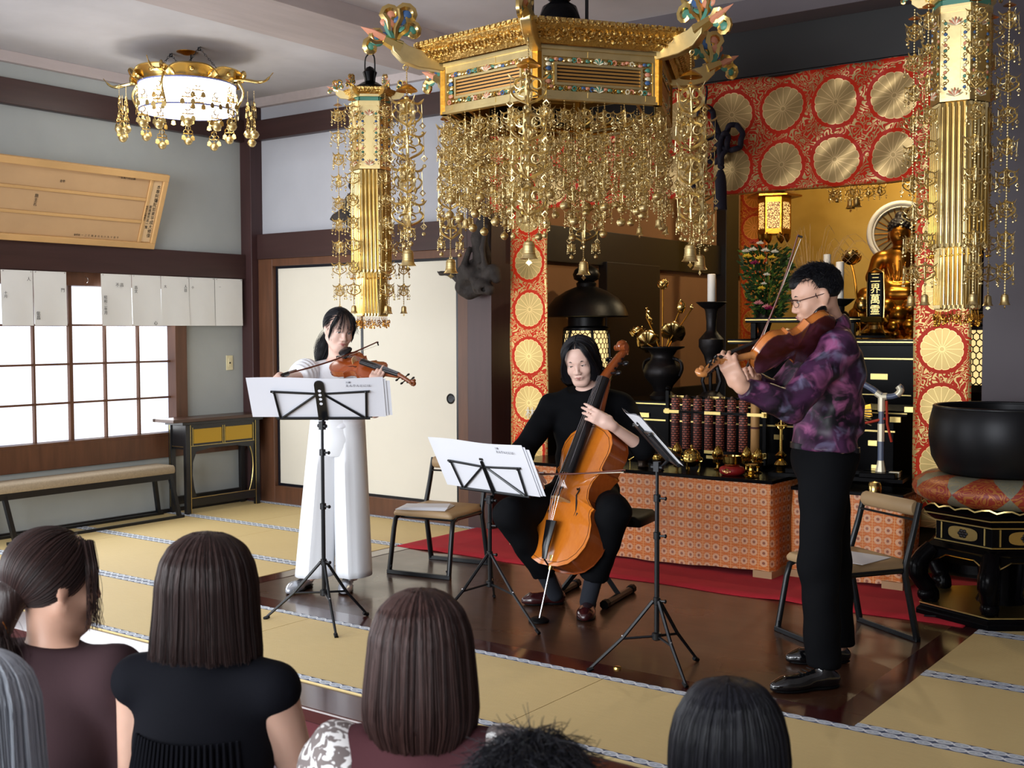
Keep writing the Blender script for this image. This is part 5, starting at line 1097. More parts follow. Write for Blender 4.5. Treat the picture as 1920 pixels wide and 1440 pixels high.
text('brush_writing', '\n'.join('本尊阿彌陀如来平成大修復'), .034, INK, bd_, T((-.068, .286, .007)))
text('brush_writing', '\n'.join('寄進者芳名一覧'), .026, INK, bd_, T((-.102, .24, .007)))
text('brush_writing', '\n'.join('昭和寺住職総代'), .017, INK, bd_, T((-.138, .27, .0145)))
for x, z, s_ in ((-.25, .515, '一金萬円也志納'), (-.75, .44, '金壱'),): text('brush_writing', s_, .021, INK, bd_, T((x-.1, z, .0035)))
text('brush_writing', '金壱封  一  二  三  四  五  六  七  八  九  十  百  千', .017, INK, bd_, T((-.5, .066, .0035)))
text('brush_writing', '施\n主\n名', .03, INK, bd_, T((-1.02, .29, .0035)))
PAPER = mat('white_washi', C(226, 226, 222), .85, 0, var=(3, .03))
ys = [(4.287, 4.524), (4.524, 4.781), (5.056, 5.318), (5.318, 5.579), (5.579, 5.843), (5.843, 6.094), (6.094, 6.378)]
MK = [[('人', .08, -.03, .03), ('十\n月', -.09, -.14, .024)], [('門', .09, -.1, .03), ('信\n昌', -.1, -.28, .03)], [('不 昌', .02, -.05, .03), ('昭\n和\n二\n年\n月', -.1, -.2, .028)], [('昌\n文', -.1, -.08, .028), ('心', .07, -.33, .034)], [('大', -.1, -.05, .026), ('人\n目', .09, -.06, .03)], [('小', -.1, -.05, .024)], [('一', -.1, -.04, .02)]]
PN = ['second paper left of the gap in the row above the window', 'white paper just left of the gap in the row above the window', 'white paper just right of the gap, with a column of small characters', 'second white paper right of the gap in the row', 'middle white paper of the five right of the gap', 'white paper second from the corner post in the row', 'white paper nearest the corner post in the row']
for i, (a, b_) in enumerate(ys):
    t = thing('hanging_paper', PN[i], 'paper', (-7.428, (a+b_)/2, 1.83), 0, 'papers hung above the window'); hw = (b_-a)/2-.002
    o_ = one('paper_sheet', lambda b: b.grid(lambda u, v: (.004*math.sin(u*PI*1.5+i)*v+.006*v*v, (u-.5)*2*hw, -.378*v), 8, 8), PAPER, t, 80)
    one('pin', lambda b: [b.ell((.004, sx*(hw-.015), -.008), .004, 6, 4) for sx in (-1, 1)], STEEL, t)
    for s_, y, z, sz in MK[i]: text('brush_marks', s_, sz, INK, t, frame((.0125, y, z-.03), (0, 1, 0), (0, 0, 1), (1, 0, 0)))
sw = thing('wall_outlet', 'cream wall outlet plate beside the corner post', 'outlet', (-7.5, 6.29, 1.15)); IV = mat('ivory_plastic', C(226, 216, 176), .4)
boxo('cover_plate', (0, -.034, -.06), (.008, .034, .06), IV, sw, .003); boxo('socket_insert', (.007, -.016, -.035), (.011, .016, .035), IV, sw, .002); boxo('socket_slot', (.0105, -.007, -.007), (.0115, .007, .006), BLKM, sw)
one('wall_hook', lambda b: b.tube(spline([(-7.43, 4.93, 1.8), (-7.4, 4.93, 1.79), (-7.395, 4.93, 1.77), (-7.41, 4.93, 1.76)], 3), .003, 5), STEEL, None); tag(bpy.data.objects['wall_hook'], 'small metal hook in the gap between the hanging papers', 'hook')

# ------------------------------------------------------------------ carved beam ends
CARV = mat('weathered_carved_wood', C(46, 39, 36), .75, 0, var=(14, .3), bump=(30, .6, .012))
def yp(px, py): return (-5.0783+(px-880)*.00478, 1.688-(py-545)*.00378)
cv = thing('carved_beam_end', 'dark weathered wood carving of a trunked beast on the left altar post', 'carving', (-5.06, 6.4, 1.75)); s = Solid(.02)
def cp(lst, r_, y=6.42, k=.015): s.chain([(yp(*p)[0], y-(.02*math.sin(i*1.3)), yp(*p)[1]) for i, p in enumerate(lst)], r_, k)
cp([(815, 507), (826, 511), (840, 511), (852, 521), (864, 533)], [.006, .016, .02, .026, .04]); cp([(905, 415), (898, 450), (902, 480), (895, 510), (885, 535)], [.05, .055, .06, .07, .08])
cp([(918, 430), (914, 470), (917, 500), (915, 520)], [.02, .018, .02, .03], 6.36); cp([(872, 545), (880, 548), (893, 546)], [.045, .05, .04]); cp([(905, 540), (915, 538), (925, 545)], [.05, .055, .04], 6.36); cp([(918, 520), (930, 512), (935, 525)], [.045, .05, .035], 6.38); cp([(890, 470), (884, 500), (892, 520)], [.02, .025, .03], 6.34)
for i in range(26): s.ell((-5.02+R.uniform(-.16, .16), 6.37+R.uniform(-.03, .04), 1.76+R.uniform(-.09, .1)), [R.uniform(.018, .04)]*3)
for p in ((868, 538), (884, 532), (905, 548), (920, 544)): q = yp(*p); s.ell((q[0], 6.315, q[1]), (.02, .02, .018), k=.008, op='s')
s.cap((-5.08, 6.4, 1.8), (-5.06, 6.5, 1.85), .09, .08); s.obj('carved_wood', CARV, cv, .011, 1, True)
cv2 = thing('carved_beam_end', 'small dark carved beast on the wall behind the left gilt banner', 'carving', (-6.26, 6.5, 2.3)); s = Solid(.02)
s.chain([(-6.46, 6.42, 2.265), (-6.4, 6.43, 2.275), (-6.3, 6.46, 2.3)], [.008, .035, .07]); s.ell((-6.25, 6.47, 2.34), (.1, .07, .13)); s.chain([(-6.2, 6.45, 2.42), (-6.17, 6.43, 2.47), (-6.2, 6.42, 2.45), (-6.225, 6.41, 2.5), (-6.22, 6.4, 2.545)], [.03, .02, .018, .016, .01]); s.ell((-6.24, 6.42, 2.25), (.06, .05, .05))
for i in range(12): s.ell((-6.25+R.uniform(-.08, .08), 6.42+R.uniform(-.02, .03), 2.32+R.uniform(-.1, .1)), [R.uniform(.015, .03)]*3)
s.obj('carved_wood', CARV, cv2, .012, 1, True)

# ------------------------------------------------------------------ chairs, stool
def make_chair():
    t = thing('chair', None, 'chair', group='low hall chairs')
    one('seat', lambda b: cush(b, -.2, .2, -.2, .19, .335, .375, .025), TANV, t, 60)
    for sx in (-1, 1):
        one('front_leg', lambda b: b.tube([(sx*.2, -.235, .012), (sx*.195, -.19, .26), (sx*.193, -.175, .315), (sx*.19, -.14, .332), (sx*.19, .15, .33)], .0145, 8), BLKM, t, 50)
        one('rear_leg', lambda b: b.tube([(sx*.2, .235, .012), (sx*.196, .17, .3), (sx*.196, .168, .35), (sx*.192, .215, .5), (sx*.19, .25, .63)], [.016, .0155, .0155, .015, .014], 8), BLKM, t, 50)
        one('corner_gusset', lambda b: b.tube([(sx*.2, -.235, .02), (sx*.185, -.235, .05)], .006, 5), BLKM, t)
    for y in (-.235, .235): boxo('floor_bar', (-.212, y-.013, 0), (.212, y+.013, .024), BLKM, t, .003)
    for y in (-.12, .16): one('cross_rail', lambda b: b.tube([(-.19, y, .322), (.19, y, .322)], .012, 6), BLKM, t)
    one('backrest', lambda b: b.lathe([(0, -.18), (.03, -.178), (.036, -.165), (.036, .165), (.03, .178), (0, .18)], 14, T((0, .236, .605), ry=PI/2, s=(1, .75, 1.0))), TANV, t, 50)
    one('back_rail', lambda b: b.tube([(-.185, .222, .555), (.185, .222, .555)], .006, 5), BLKM, t)
    return t
chA = make_chair(); chA['label'] = 'low tan chair with papers on its seat between the violinist and cellist'; chA.location = (-4.40, 5.25, 0); chA.rotation_euler = (0, 0, .16)
chB = copy_tree(chA); chB['label'] = 'low tan chair with a padded backrest standing behind the violist'; chB.location = (-1.905, 5.18, 0); chB.rotation_euler = (0, 0, -.56)
SHEET = mat('white_sheet_paper', C(228, 230, 238), .8); SHEETG = mat('pencil_line', C(120, 122, 132), .8)
pp = thing('paper_stack', 'white papers lying on the seat of the chair by the violinist', 'papers', (-4.42, 5.15, .376), .5)
for i in range(4): boxo('paper_sheet', (-.15+.01*i, -.11+.006*i, .001+.0035*i), (.15-.004*i, .1-.01*i, .004+.0035*i), SHEET, pp).rotation_euler = (0, 0, .06*(i-1.5))
pp = thing('paper_sheet_flat', 'single white sheet lying on the chair seat behind the violist', 'paper', (-1.9, 5.15, .376), -.2); boxo('paper_sheet', (-.17, -.12, .001), (.16, .12, .003), SHEET, pp)
sl = thing('cello_stool', 'black padded stool with crossed legs under the cellist', 'stool', (-3.28, 5.15, 0), .18); BV = mat('black_vinyl', C(12, 12, 14), .5, spec=.12)
one('seat', lambda b: cush(b, -.33, .33, -.15, .15, .415, .47, .03), BV, sl, 60); one('seat_strap', lambda b: (b.tube([(.2, -.12, .415), (.2, -.12, .38)], .004, 5), b.ell((.2, -.12, .37), .01, 6, 5)), BV, sl)
for sx in (-1, 1):
    one('floor_bar', lambda b: b.tube([(sx*.16, -.19, .02), (sx*.16, .19, .02)], .02, 8), BLKM, sl, 40)
    for sy in (-1, 1): one('rubber_cap', lambda b: b.tube([(sx*.16, sy*.17, .022), (sx*.16, sy*.21, .022)], .024, 8), BV, sl, 40)
    one('leg', lambda b: b.tube([(sx*.16, 0, .03), (-sx*.15, .03*sx, .41)], .015, 4), BLKM, sl)

# ------------------------------------------------------------------ music stands and their sheets
def stand(label, px, py, zc, X, Nh, tilt, feet, plate, slab, title, W=.45, sw_=.64, sheet_dx=0, h_=.24):
    t = thing('music_stand', label, 'music stand', (px, py, 0), 0, 'folding music stands')
    X = Vector((*X, 0)).normalized(); Nh = Vector((*Nh, 0)).normalized(); U = Vector((0, 0, 1))*math.cos(tilt)-Nh*math.sin(tilt); N = X.cross(U)
    if N.dot(Nh) < 0: N = -N
    DM = frame((0, 0, zc), X, U, N)
    bar = lambda nm, p, q, r_=.006, d=-.004: one(nm, lambda b: b.tube([DM @ Vector((p[0], p[1], d)), DM @ Vector((q[0], q[1], d))], r_, 6), BLKM, t)
    hw = W/2
    for sx in (-1, 1):
        bar('top_arm', (0, .075), (sx*hw*1.02, .09)); bar('bottom_rail', (0, -.075), (sx*hw*.98, -.075), .0075); bar('side_arm', (sx*hw*.95, .088), (sx*hw*.9, -.075)); bar('diagonal_arm', (sx*.02, .07), (sx*hw*.85, -.07))
        one('rivet', lambda b: b.ell(DM @ Vector((sx*hw*.95, .088, -.008)), .008, 6, 5), BLKM, t)
        bar('page_holder', (sx*hw*.98, -.075), (sx*hw*1.02, -.075), .009, .012)
    if plate:
        c = MB(); c.prism([(.023*math.cos(a)*1, .135+.023*math.sin(a)) for a in [i*PI/8 for i in range(9)]]+[(-.023, -.082), (.023, -.082)], .006, DM @ T((0, 0, -.012))); c.obj('centre_plate', BLKM, t)
        one('plate_hole', lambda b: [b.lathe([(0, 0), (.008, 0), (.008, .0012), (0, .0012)], 10, DM @ T((0, q, -.0135))) for q in (.1, .075, .05, .022)], SHEET, t)
    else: one('centre_plate', lambda b: b.tube([DM @ Vector((0, .11, -.008)), DM @ Vector((0, -.08, -.008))], [.009, .013], 4), BLKM, t); one('page_clip', lambda b: b.tube([DM @ Vector((-.012, .118, 0)), DM @ Vector((.012, .118, 0))], .008, 5), BLKM, t)
    zb = zc-.08*math.cos(tilt)-.02
    pb = DM @ Vector((0, -.078, -.006)); hub = .3
    one('upper_pole', lambda b: b.tube([pb, (0, 0, zb-.03), (0, 0, .55)], .007, 8), BLKM, t); one('lower_pole', lambda b: b.tube([(0, 0, .58), (0, 0, .14)], .0105, 8), BLKM, t); one('middle_pole', lambda b: b.tube([(0, 0, zb-.14), (0, 0, .5)], .009, 8), BLKM, t)
    for z in (zb-.14, .57, hub): one('collar', lambda b: (b.lathe([(.011, -.016), (.015, -.014), (.015, .014), (.011, .016)], 10, T((0, 0, z))), b.tube([(.01, 0, z), (.034, .006, z)], .005, 6), b.ell((.036, .006, z), (.006, .009, .009), 6, 5)), BLKM, t, 40)
    one('desk_knuckle', lambda b: (b.tube([(-.026, 0, zb-.012), (.026, 0, zb-.012)], .009, 8), b.cbox((0, 0, zb-.01), (.012, .012, .02))), BLKM, t)
    one('leg_hub', lambda b: b.lathe([(.012, .135), (.02, .14), (.02, .165), (.012, .17)], 10), BLKM, t, 40)
    for a, L in feet:
        d = Vector((math.cos(a), math.sin(a), 0)); lg = one('leg', lambda b: b.tube([d*.015+Vector((0, 0, hub)), d*L*.5+Vector((0, 0, hub*.48)), d*L+Vector((0, 0, .009))], [.008, .008, .0065], 6), BLKM, t, 50)
        one('leg_brace', lambda b: b.tube([d*.016+Vector((0, 0, .152)), d*L*.52+Vector((0, 0, hub*.47))], .0055, 5), BLKM, lg); one('rubber_foot', lambda b: b.tube([d*(L-.02)+Vector((0, 0, .018)), d*(L+.006)+Vector((0, 0, .006))], .0095, 6), BV, lg)
        one('leg_rivet', lambda b: [b.ell(d*q+Vector((0, 0, hub-(hub*.52)*q/(L*.5)+.008)), .005, 5, 4) for q in (.03, L*.5)], STEEL, lg)
    M = Matrix.Translation((px, py, 0)) @ DM; s_ = thing('sheet_music', slab, 'sheet music', tuple(M @ Vector((0, -.07, .008))), 0, 'music sheets on the stands')
    wl_ = M.to_3x3()
    def sheet(nm, x0, x1, y0, y1, z, bend):
        f = lambda u, v: M @ Vector((x0+(x1-x0)*u, y0+(y1-y0)*v, z+bend*math.sin(u*PI)*(.3+.7*v)+.006*math.sin(u*7)*v))
        o = one(nm, lambda b: b.grid(f, 16, 6), SHEET, s_, 80, True); return f
    sheet('page', -sw_/2+sheet_dx, sw_/2+sheet_dx, -.072, h_-.072, .004, -.004); f2 = sheet('page', -sw_/2+.02+sheet_dx, sw_/2+.012+sheet_dx, -.07, h_-.085, .008, .004); sheet('page', -.02+sheet_dx, sw_/2+.03+sheet_dx, -.07, h_-.1, .012, .006)
    flip = -1
    LM = lambda x, y, d=-.0055: frame(M @ Vector((x, y, d)), tuple(wl_ @ Vector((flip, 0, 0))) if flip > 0 else tuple(wl_ @ Vector((1, 0, 0))), tuple(wl_ @ Vector((0, 1, 0))), tuple(wl_ @ Vector((0, 0, 1))))
    sgn = 1 if CR.dot(wl_ @ Vector((1, 0, 0))) > 0 else -1
    if title:
        tx = sgn*(sw_/2-.12)+sheet_dx; q = M @ Vector((tx, h_-.115, -.0046+(-.004)*.4)); ex = wl_ @ Vector((sgn, 0, 0)); ey = wl_ @ Vector((0, 1, 0)); ez = ex.cross(ey)
        text('title_writing', 'えんりんとには', .017, SHEETG, s_, frame(q, ex, ey, ez), world=True); text('title_writing', '三重', .012, SHEETG, s_, frame(q+ey*.02-ex*.045, ex, ey, ez), world=True)
        def scr(pts, r_=.0008): one('drawn_line', lambda b: b.tube([M @ Vector((sgn*p[0]+sheet_dx, p[1], -.0045-.004*math.sin((.5+sgn*p[0]/sw_)*PI)*.6)) for p in spline(pts, 6)], r_, 4), SHEETG, s_)
        scr([(-.31, .125, 0), (-.25, .11, 0), (-.18, .07, 0), (-.12, .06, 0)]); scr([(.02, .055, 0), (.09, .06, 0), (.11, .02, 0), (.1, -.05, 0)])
        scr([(.15, .03, 0), (.17, -.0, 0), (.15, -.03, 0), (.18, -.05, 0), (.2, -.02, 0), (.21, .02, 0), (.18, .03, 0), (.17, -.03, 0), (.2, -.05, 0)]); scr([(.2, -.04, 0), (.235, -.02, 0), (.23, .02, 0), (.2, .025, 0)]); scr([(.22, .02, 0), (.26, .035, 0), (.31, .02, 0)])
    else:
        stv = MB()
        for a_ in (-1, 1):
            for ln in range(7):
                for k in range(5): stv.box((a_*.155-.13, .11-ln*.026-k*.0026, .0195), (a_*.155+.13, .1104-ln*.026-k*.0026, .0199), M)
                for k in range(22): stv.box((a_*.155-.125+k*.0115, .1-ln*.026, .0195), (a_*.155-.121+k*.0115, .106-ln*.026+.004*(k % 2), .02), M)
        o = stv.obj('staff_lines', INK, s_, None, True)
    return t
cr2 = (CR.x, CR.y); cf2 = (CF.x, CF.y)
stand('black music stand with a holed centre plate before the violinist', -4.03, 3.94, 1.055, cr2, cf2, .62, ((math.atan2(-.1, -.24), .31), (math.atan2(-.12, .18), .29), (math.atan2(.22, .06), .24)), True, 'white music pages on the stand before the violinist in white', True, .46, .645, -.02)
stand('black music stand with spread arms before the cellist', -3.495, 4.559, .675, (1, -.14), (.14, 1), .48, ((math.atan2(-.18, .42), .46), (math.atan2(-.34, -.06), .36), (math.atan2(.3, -.2), .34)), False, 'white music pages on the low stand before the cellist', True, .5, .66, -.02, .29)
stand('black music stand turned edge-on before the violist', -2.333, 4.172, .945, (-.62, .78), (.82, .57), .72, ((math.atan2(-.155, -.23), .28), (math.atan2(-.1, .17), .23), (math.atan2(.24, .06), .25)), False, 'printed music pages seen edge-on on the stand before the violist', False, .46, .62)
pn_ = thing('endpin_stop', 'black round rubber stop under the cello spike', 'endpin rest', (-3.206, 4.57, .003)); one('rubber_disc', lambda b: b.lathe([(0, 0), (.05, 0), (.05, .008), (.03, .02), (.0, .016)], 20), BV, pn_, 40)
one('brass_button', lambda b: b.lathe([(0, .0), (.018, 0), (.016, .008), (0, .009)], 12, T((-2.49, 4.12, .002))), BRASS, None, 40); tag(bpy.data.objects['brass_button'], 'small round metal disc on the boards by the music stand foot', 'disc')
cab = thing('black_cable', 'thin black cable lying on the straw mat in front of the gong stand', 'cable', (-1.6, 5.8, .006)); one('cable', lambda b: b.tube(spline([(-.12, -.06, .004), (0, -.02, .004), (.12, .05, .004), (.3, .1, .004), (.9, .05, .004)], 5), .004, 6), BLKM, cab, 60)
nb2 = thing('speaker_box', 'dark navy box on the straw mat cut off by the right edge of the picture', 'box', (-1.13, 5.86, .006), .6); NVB = mat('dark_navy_shell', C(30, 30, 46), .5); boxo('box_body', (-.12, -.12, .012), (.12, .12, .3), NVB, nb2, .01); boxo('box_foot', (-.1, -.1, 0), (.1, .1, .012), BV, nb2)

# ------------------------------------------------------------------ people: shared anatomy
def nv(v): v = np.array(v, float); return v/np.linalg.norm(v)
def basis(fwd, up):
    Y = -nv(fwd); Z = nv(np.array(up, float)-Y*np.dot(up, Y)); return np.stack([np.cross(Y, Z), Y, Z], 1)
def skin(name, c):
    b = NB(name); n = b.noise(b.co(), 22, 3); b.set(Base_Color=b.mix(n, tuple(x*.93 for x in c[:3])+(1,), tuple(min(1, x*1.05) for x in c[:3])+(1,)), Roughness=.48)
    b.b.inputs['Subsurface Weight'].default_value = .12; b.b.inputs['Subsurface Radius'].default_value = (.012, .005, .003); b.b.inputs['Subsurface Scale'].default_value = 1.0
    return b.m
SK1 = skin('fair_skin', C(226, 188, 172)); SK2 = skin('warm_skin', C(214, 172, 150)); SK3 = skin('tan_skin', C(206, 160, 136))
LIPM = mat('lips', C(190, 118, 112), .4); LIPM2 = mat('pale_lips', C(178, 122, 112), .45); EYEW = mat('eye_white', C(222, 216, 212), .25); IRIS = mat('dark_iris', C(24, 16, 14), .1); BROW = mat('dark_brow_hair', C(30, 22, 20), .8)
def hairmat(name, c, c2, rough=.38):
    b = NB(name); v = b.co(); n = b.noise(b.map(v, (1, 1, .05)), 150, 3, .6); n2 = b.noise(b.map(v, (1, 1, .3)), 9, 3)
    b.set(Base_Color=b.mix(b.math('MULTIPLY', n, b.step(n2, .25, .8)), c, c2), Roughness=rough); b.b.inputs['Specular IOR Level'].default_value = .25; b.bump(n, .5, .004); return b.m
HBLK = hairmat('black_hair', C(10, 10, 12), C(26, 24, 27), .5)
def L2W(c, Rm, s=1): return lambda p: np.array(c)+Rm@(np.array(p, float)*s)
def head(s, c, Rm, k=1.0, female=False):
    f = L2W(c, Rm, k); e = lambda p, r_, **kw: s.ell(f(p), np.array(r_)*k, Rm, **kw)
    e((0, .014, .032), (.073, .09, .083), k=.03); e((0, -.03, -.028), (.06 if female else .062, .058, .083), k=.03); e((0, -.02, .04), (.066, .068, .068), k=.03)
    e((0, -.06, -.097), (.024 if female else .029, .024, .02), k=.028)
    for x in (-1, 1):
        s.cap(f((x*.053, .008, -.05)), f((x*.02, -.058, -.098)), .017*k, .016*k, .03); e((x*.036, -.062, -.03), (.024, .02, .024), k=.02)
        s.cap(f((x*.045, -.067, .026)), f((x*.012, -.084, .022)), .009*k, .008*k, .014)
        e((x*.031, -.098, .004), (.018, .016, .011), k=.012, op='s'); e((x*.031, -.074, .004), (.016, .012, .011), k=.006)
        e((x*.0735, .014, -.004), (.007, .017, .031), k=.008); e((x*.079, .022, .004), (.005, .014, .022), k=.006); e((x*.012, -.094, -.036), (.009, .011, .008), k=.007)
    s.cap(f((0, -.083, .012)), f((0, -.104, -.03)), .007*k, .0095*k, .012); e((0, -.084, -.062), (.024, .012, .012), k=.014)
    e((0, -.09, -.059), (.02, .008, .0045), k=.006); e((0, -.088, -.068), (.017, .008, .0055), k=.006)
    return f
def face_parts(par, c, Rm, k, lips, gaze='down', browdrop=0):
    f = L2W(c, Rm, k); fm = frame(c, Rm[:, 0], Rm[:, 1], Rm[:, 2]) @ Matrix.Scale(k, 4)
    for x in (-1, 1):
        one('eyebrow', lambda b: b.tube([(x*.014, -.0905, .024-browdrop), (x*.03, -.089, .0285), (x*.046, -.078, .025)], [.0028, .0034, .0012], 6, flat=.6), BROW, par, 60, True).data.transform(fm)
        o = one('eye', lambda b: (b.ell((x*.031, -.0815, .003), (.0125, .006, .0052 if gaze != 'down' else .003), 12, 8)), EYEW, par, 60, True); o.data.transform(fm)
        i_ = one('iris', lambda b: b.ell((x*.031-.002, -.0848, .002 if gaze != 'down' else .001), (.0052, .0032, .0048 if gaze != 'down' else .0026), 10, 6), IRIS, par, 60, True); i_.data.transform(fm)
        o = one('eyelid_line', lambda b: b.tube([(x*.017, -.084, .003), (x*.031, -.0885, .0085 if gaze != 'down' else .005), (x*.047, -.077, .004)], [.0011, .0019, .0012], 5), BROW, par, 60, True); o.data.transform(fm)
    o = one('lips', lambda b: (b.tube([(-.022, -.0885, -.0625), (-.008, -.0985, -.0585), (0, -.0985, -.0595), (.008, -.0985, -.0585), (.022, -.0885, -.0625)], [.0012, .0036, .0034, .0036, .0012], 6), b.tube([(-.02, -.0885, -.0635), (0, -.0975, -.0675), (.02, -.0885, -.0635)], [.0012, .0046, .0012], 6)), lips, par, 60, True); o.data.transform(fm)
    o = one('mouth_line', lambda b: b.tube([(-.023, -.089, -.063), (0, -.1005, -.0625), (.023, -.089, -.063)], .0009, 4), BROW, par, 60, True); o.data.transform(fm)
    one('nostril', lambda b: [b.ell((x*.0075, -.1, -.041), (.0032, .003, .002), 6, 4) for x in (-1, 1)], BROW, par, 60, True).data.transform(fm)
def hand(s, wr, d, pn, side, curl=(.5, .55, .6, .65), th=(.6, .5, .3), k=1.0, bend=(1, 1.2, .8)):
    d = nv(d); pn = nv(np.array(pn, float)-d*np.dot(pn, d)); side = nv(np.array(side, float)-d*np.dot(side, d)-pn*np.dot(side, pn)); wr = np.array(wr, float)
    s.box(wr+d*.052*k, np.array((.037, .046, .0125))*k, np.stack([side, d, pn], 1), .012*k, k=.012)
    s.cap(wr-d*.01*k, wr+d*.03*k, .024*k, .026*k, .015)
    for i, (off, ln) in enumerate(((.029, (.042, .025, .02)), (.01, (.046, .029, .021)), (-.0095, (.043, .027, .02)), (-.028, (.033, .02, .018)))):
        p = wr+d*(.09-.004*abs(i-1))*k+side*off*k; a = 0
        sp = side*(off*1.2)
        for j in range(3):
            a += curl[i]*bend[j]; q = p+(nv(d*math.cos(a)+pn*math.sin(a)+sp))*ln[j]*k; s.cap(p, q, (.0092, .0083, .0075)[j]*k, (.0084, .0076, .0066)[j]*k, .005); p = q
    p = wr+d*.022*k+side*.026*k+pn*.006*k; t1 = nv(side*th[0]+d*th[1]+pn*th[2])
    q = p+t1*.038*k; s.cap(p, q, .0145*k, .0105*k, .012); t2 = nv(t1*.6+d*.75+pn*.25); r_ = q+t2*.028*k; s.cap(q, r_, .0102*k, .009*k, .005); s.cap(r_, r_+nv(t2+d*.3)*.02*k, .009*k, .0072*k, .005)
def torso(s, J, P, g=0.0):
    rx = nv(np.array(J['shL'])-np.array(J['shR'])); up = nv(np.array(J['neckb'])-np.array(J['pelvis'])); rx = nv(rx-up*np.dot(rx, up)); Rm = np.stack([rx, np.cross(up, rx), up], 1); w_ = P.get('w', 1)
    s.ell(J['pelvis'], (.165*w_+g, .115*P.get('d', 1)+g, .12+g), Rm); s.ell(J['waist'], (.135*w_+g, .1*P.get('d', 1)+g, .14+g), Rm, k=.05); s.ell(J['chest'], (.162*w_+g, .112*P.get('d', 1)+g, .165+g), Rm, k=.05)
    nb_ = np.array(J['neckb'])
    for k_ in ('shR', 'shL'): s.cap(nb_-up*.03, np.array(J[k_])+0, .052+g, P.get('sh', .056)+g, .04)
    return Rm
def arm(s, J, sd, P, g=0, full=True):
    a = P.get('arm', 1); s.cap(J['sh'+sd], J['el'+sd], .052*a+g, .039*a+g, .025)
    if full: s.cap(J['el'+sd], J['wr'+sd], .039*a+g, .025*a+g, .02)
def leg(s, J, sd, P, g=0):
    a = P.get('leg', 1); s.cap(J['hip'+sd], J['kn'+sd], .088*a+g, .06*a+g, .04); s.cap(J['kn'+sd], J['an'+sd], .06*a+g, .036*a+g, .03)
def neck(s, J, Rm, c, k=1): s.cap(J['neckb'], L2W(c, Rm, k)((0, .022, -.055)), .056*k, .05*k, .03)
def shoe_mesh(nm, par, heel, toe, m, w_=.045, h_=.062, sole=None, low=False, z0=0.0):
    h0 = np.array(heel, float); t0 = np.array(toe, float); d = nv([t0[0]-h0[0], t0[1]-h0[1], 0]); x = np.array([-d[1], d[0], 0]); L = np.linalg.norm((t0-h0)[:2]); Rm = np.stack([x, d, [0, 0, 1]], 1); f = lambda a, b, c: h0*[1, 1, 0]+x*a+d*b*L+np.array([0, 0, c+z0])
    s = Solid(.02); s.ell(f(0, .22, .034), (w_*.78, L*.24, h_*.62), Rm); s.ell(f(0, .68, .026), (w_, L*.3, .03), Rm); s.cap(f(0, .3, .045), f(0, .75, .03), w_*.62, w_*.62); s.cap(f(0, .82, .024), f(0, .94, .02), w_*.7, w_*.45)
    if low: s.ell(f(0, .34, .085), (w_*.62, L*.34, .05), Rm, k=.01, op='s')
    else: s.cap(f(0, .2, .05), f(0, .24, h_+.03), w_*.7, w_*.68)
    s.cut(f(0, .5, .006), (0, 0, -1)); o = s.obj(nm, m, par, .005, 1, True)
    so = Solid(.01); so.ell(f(0, .25, .008), (w_*.8, L*.26, .012), Rm); so.ell(f(0, .68, .008), (w_*1.02, L*.31, .012), Rm); so.cut(f(0, .5, .013), (0, 0, 1)); so.cut(f(0, .5, .0), (0, 0, -1)); so.obj('shoe_sole', sole or BV, o, .005, 1)
    return o
def wrinkle(a, fr, ph=0):
    def f(P): return a*(np.sin(P[:, 0]*fr+np.sin(P[:, 2]*fr*.7+ph)*1.7+P[:, 1]*fr*.6)*.6+np.sin(P[:, 2]*fr*1.6+P[:, 0]*fr*.8+ph)*.4)
    return f

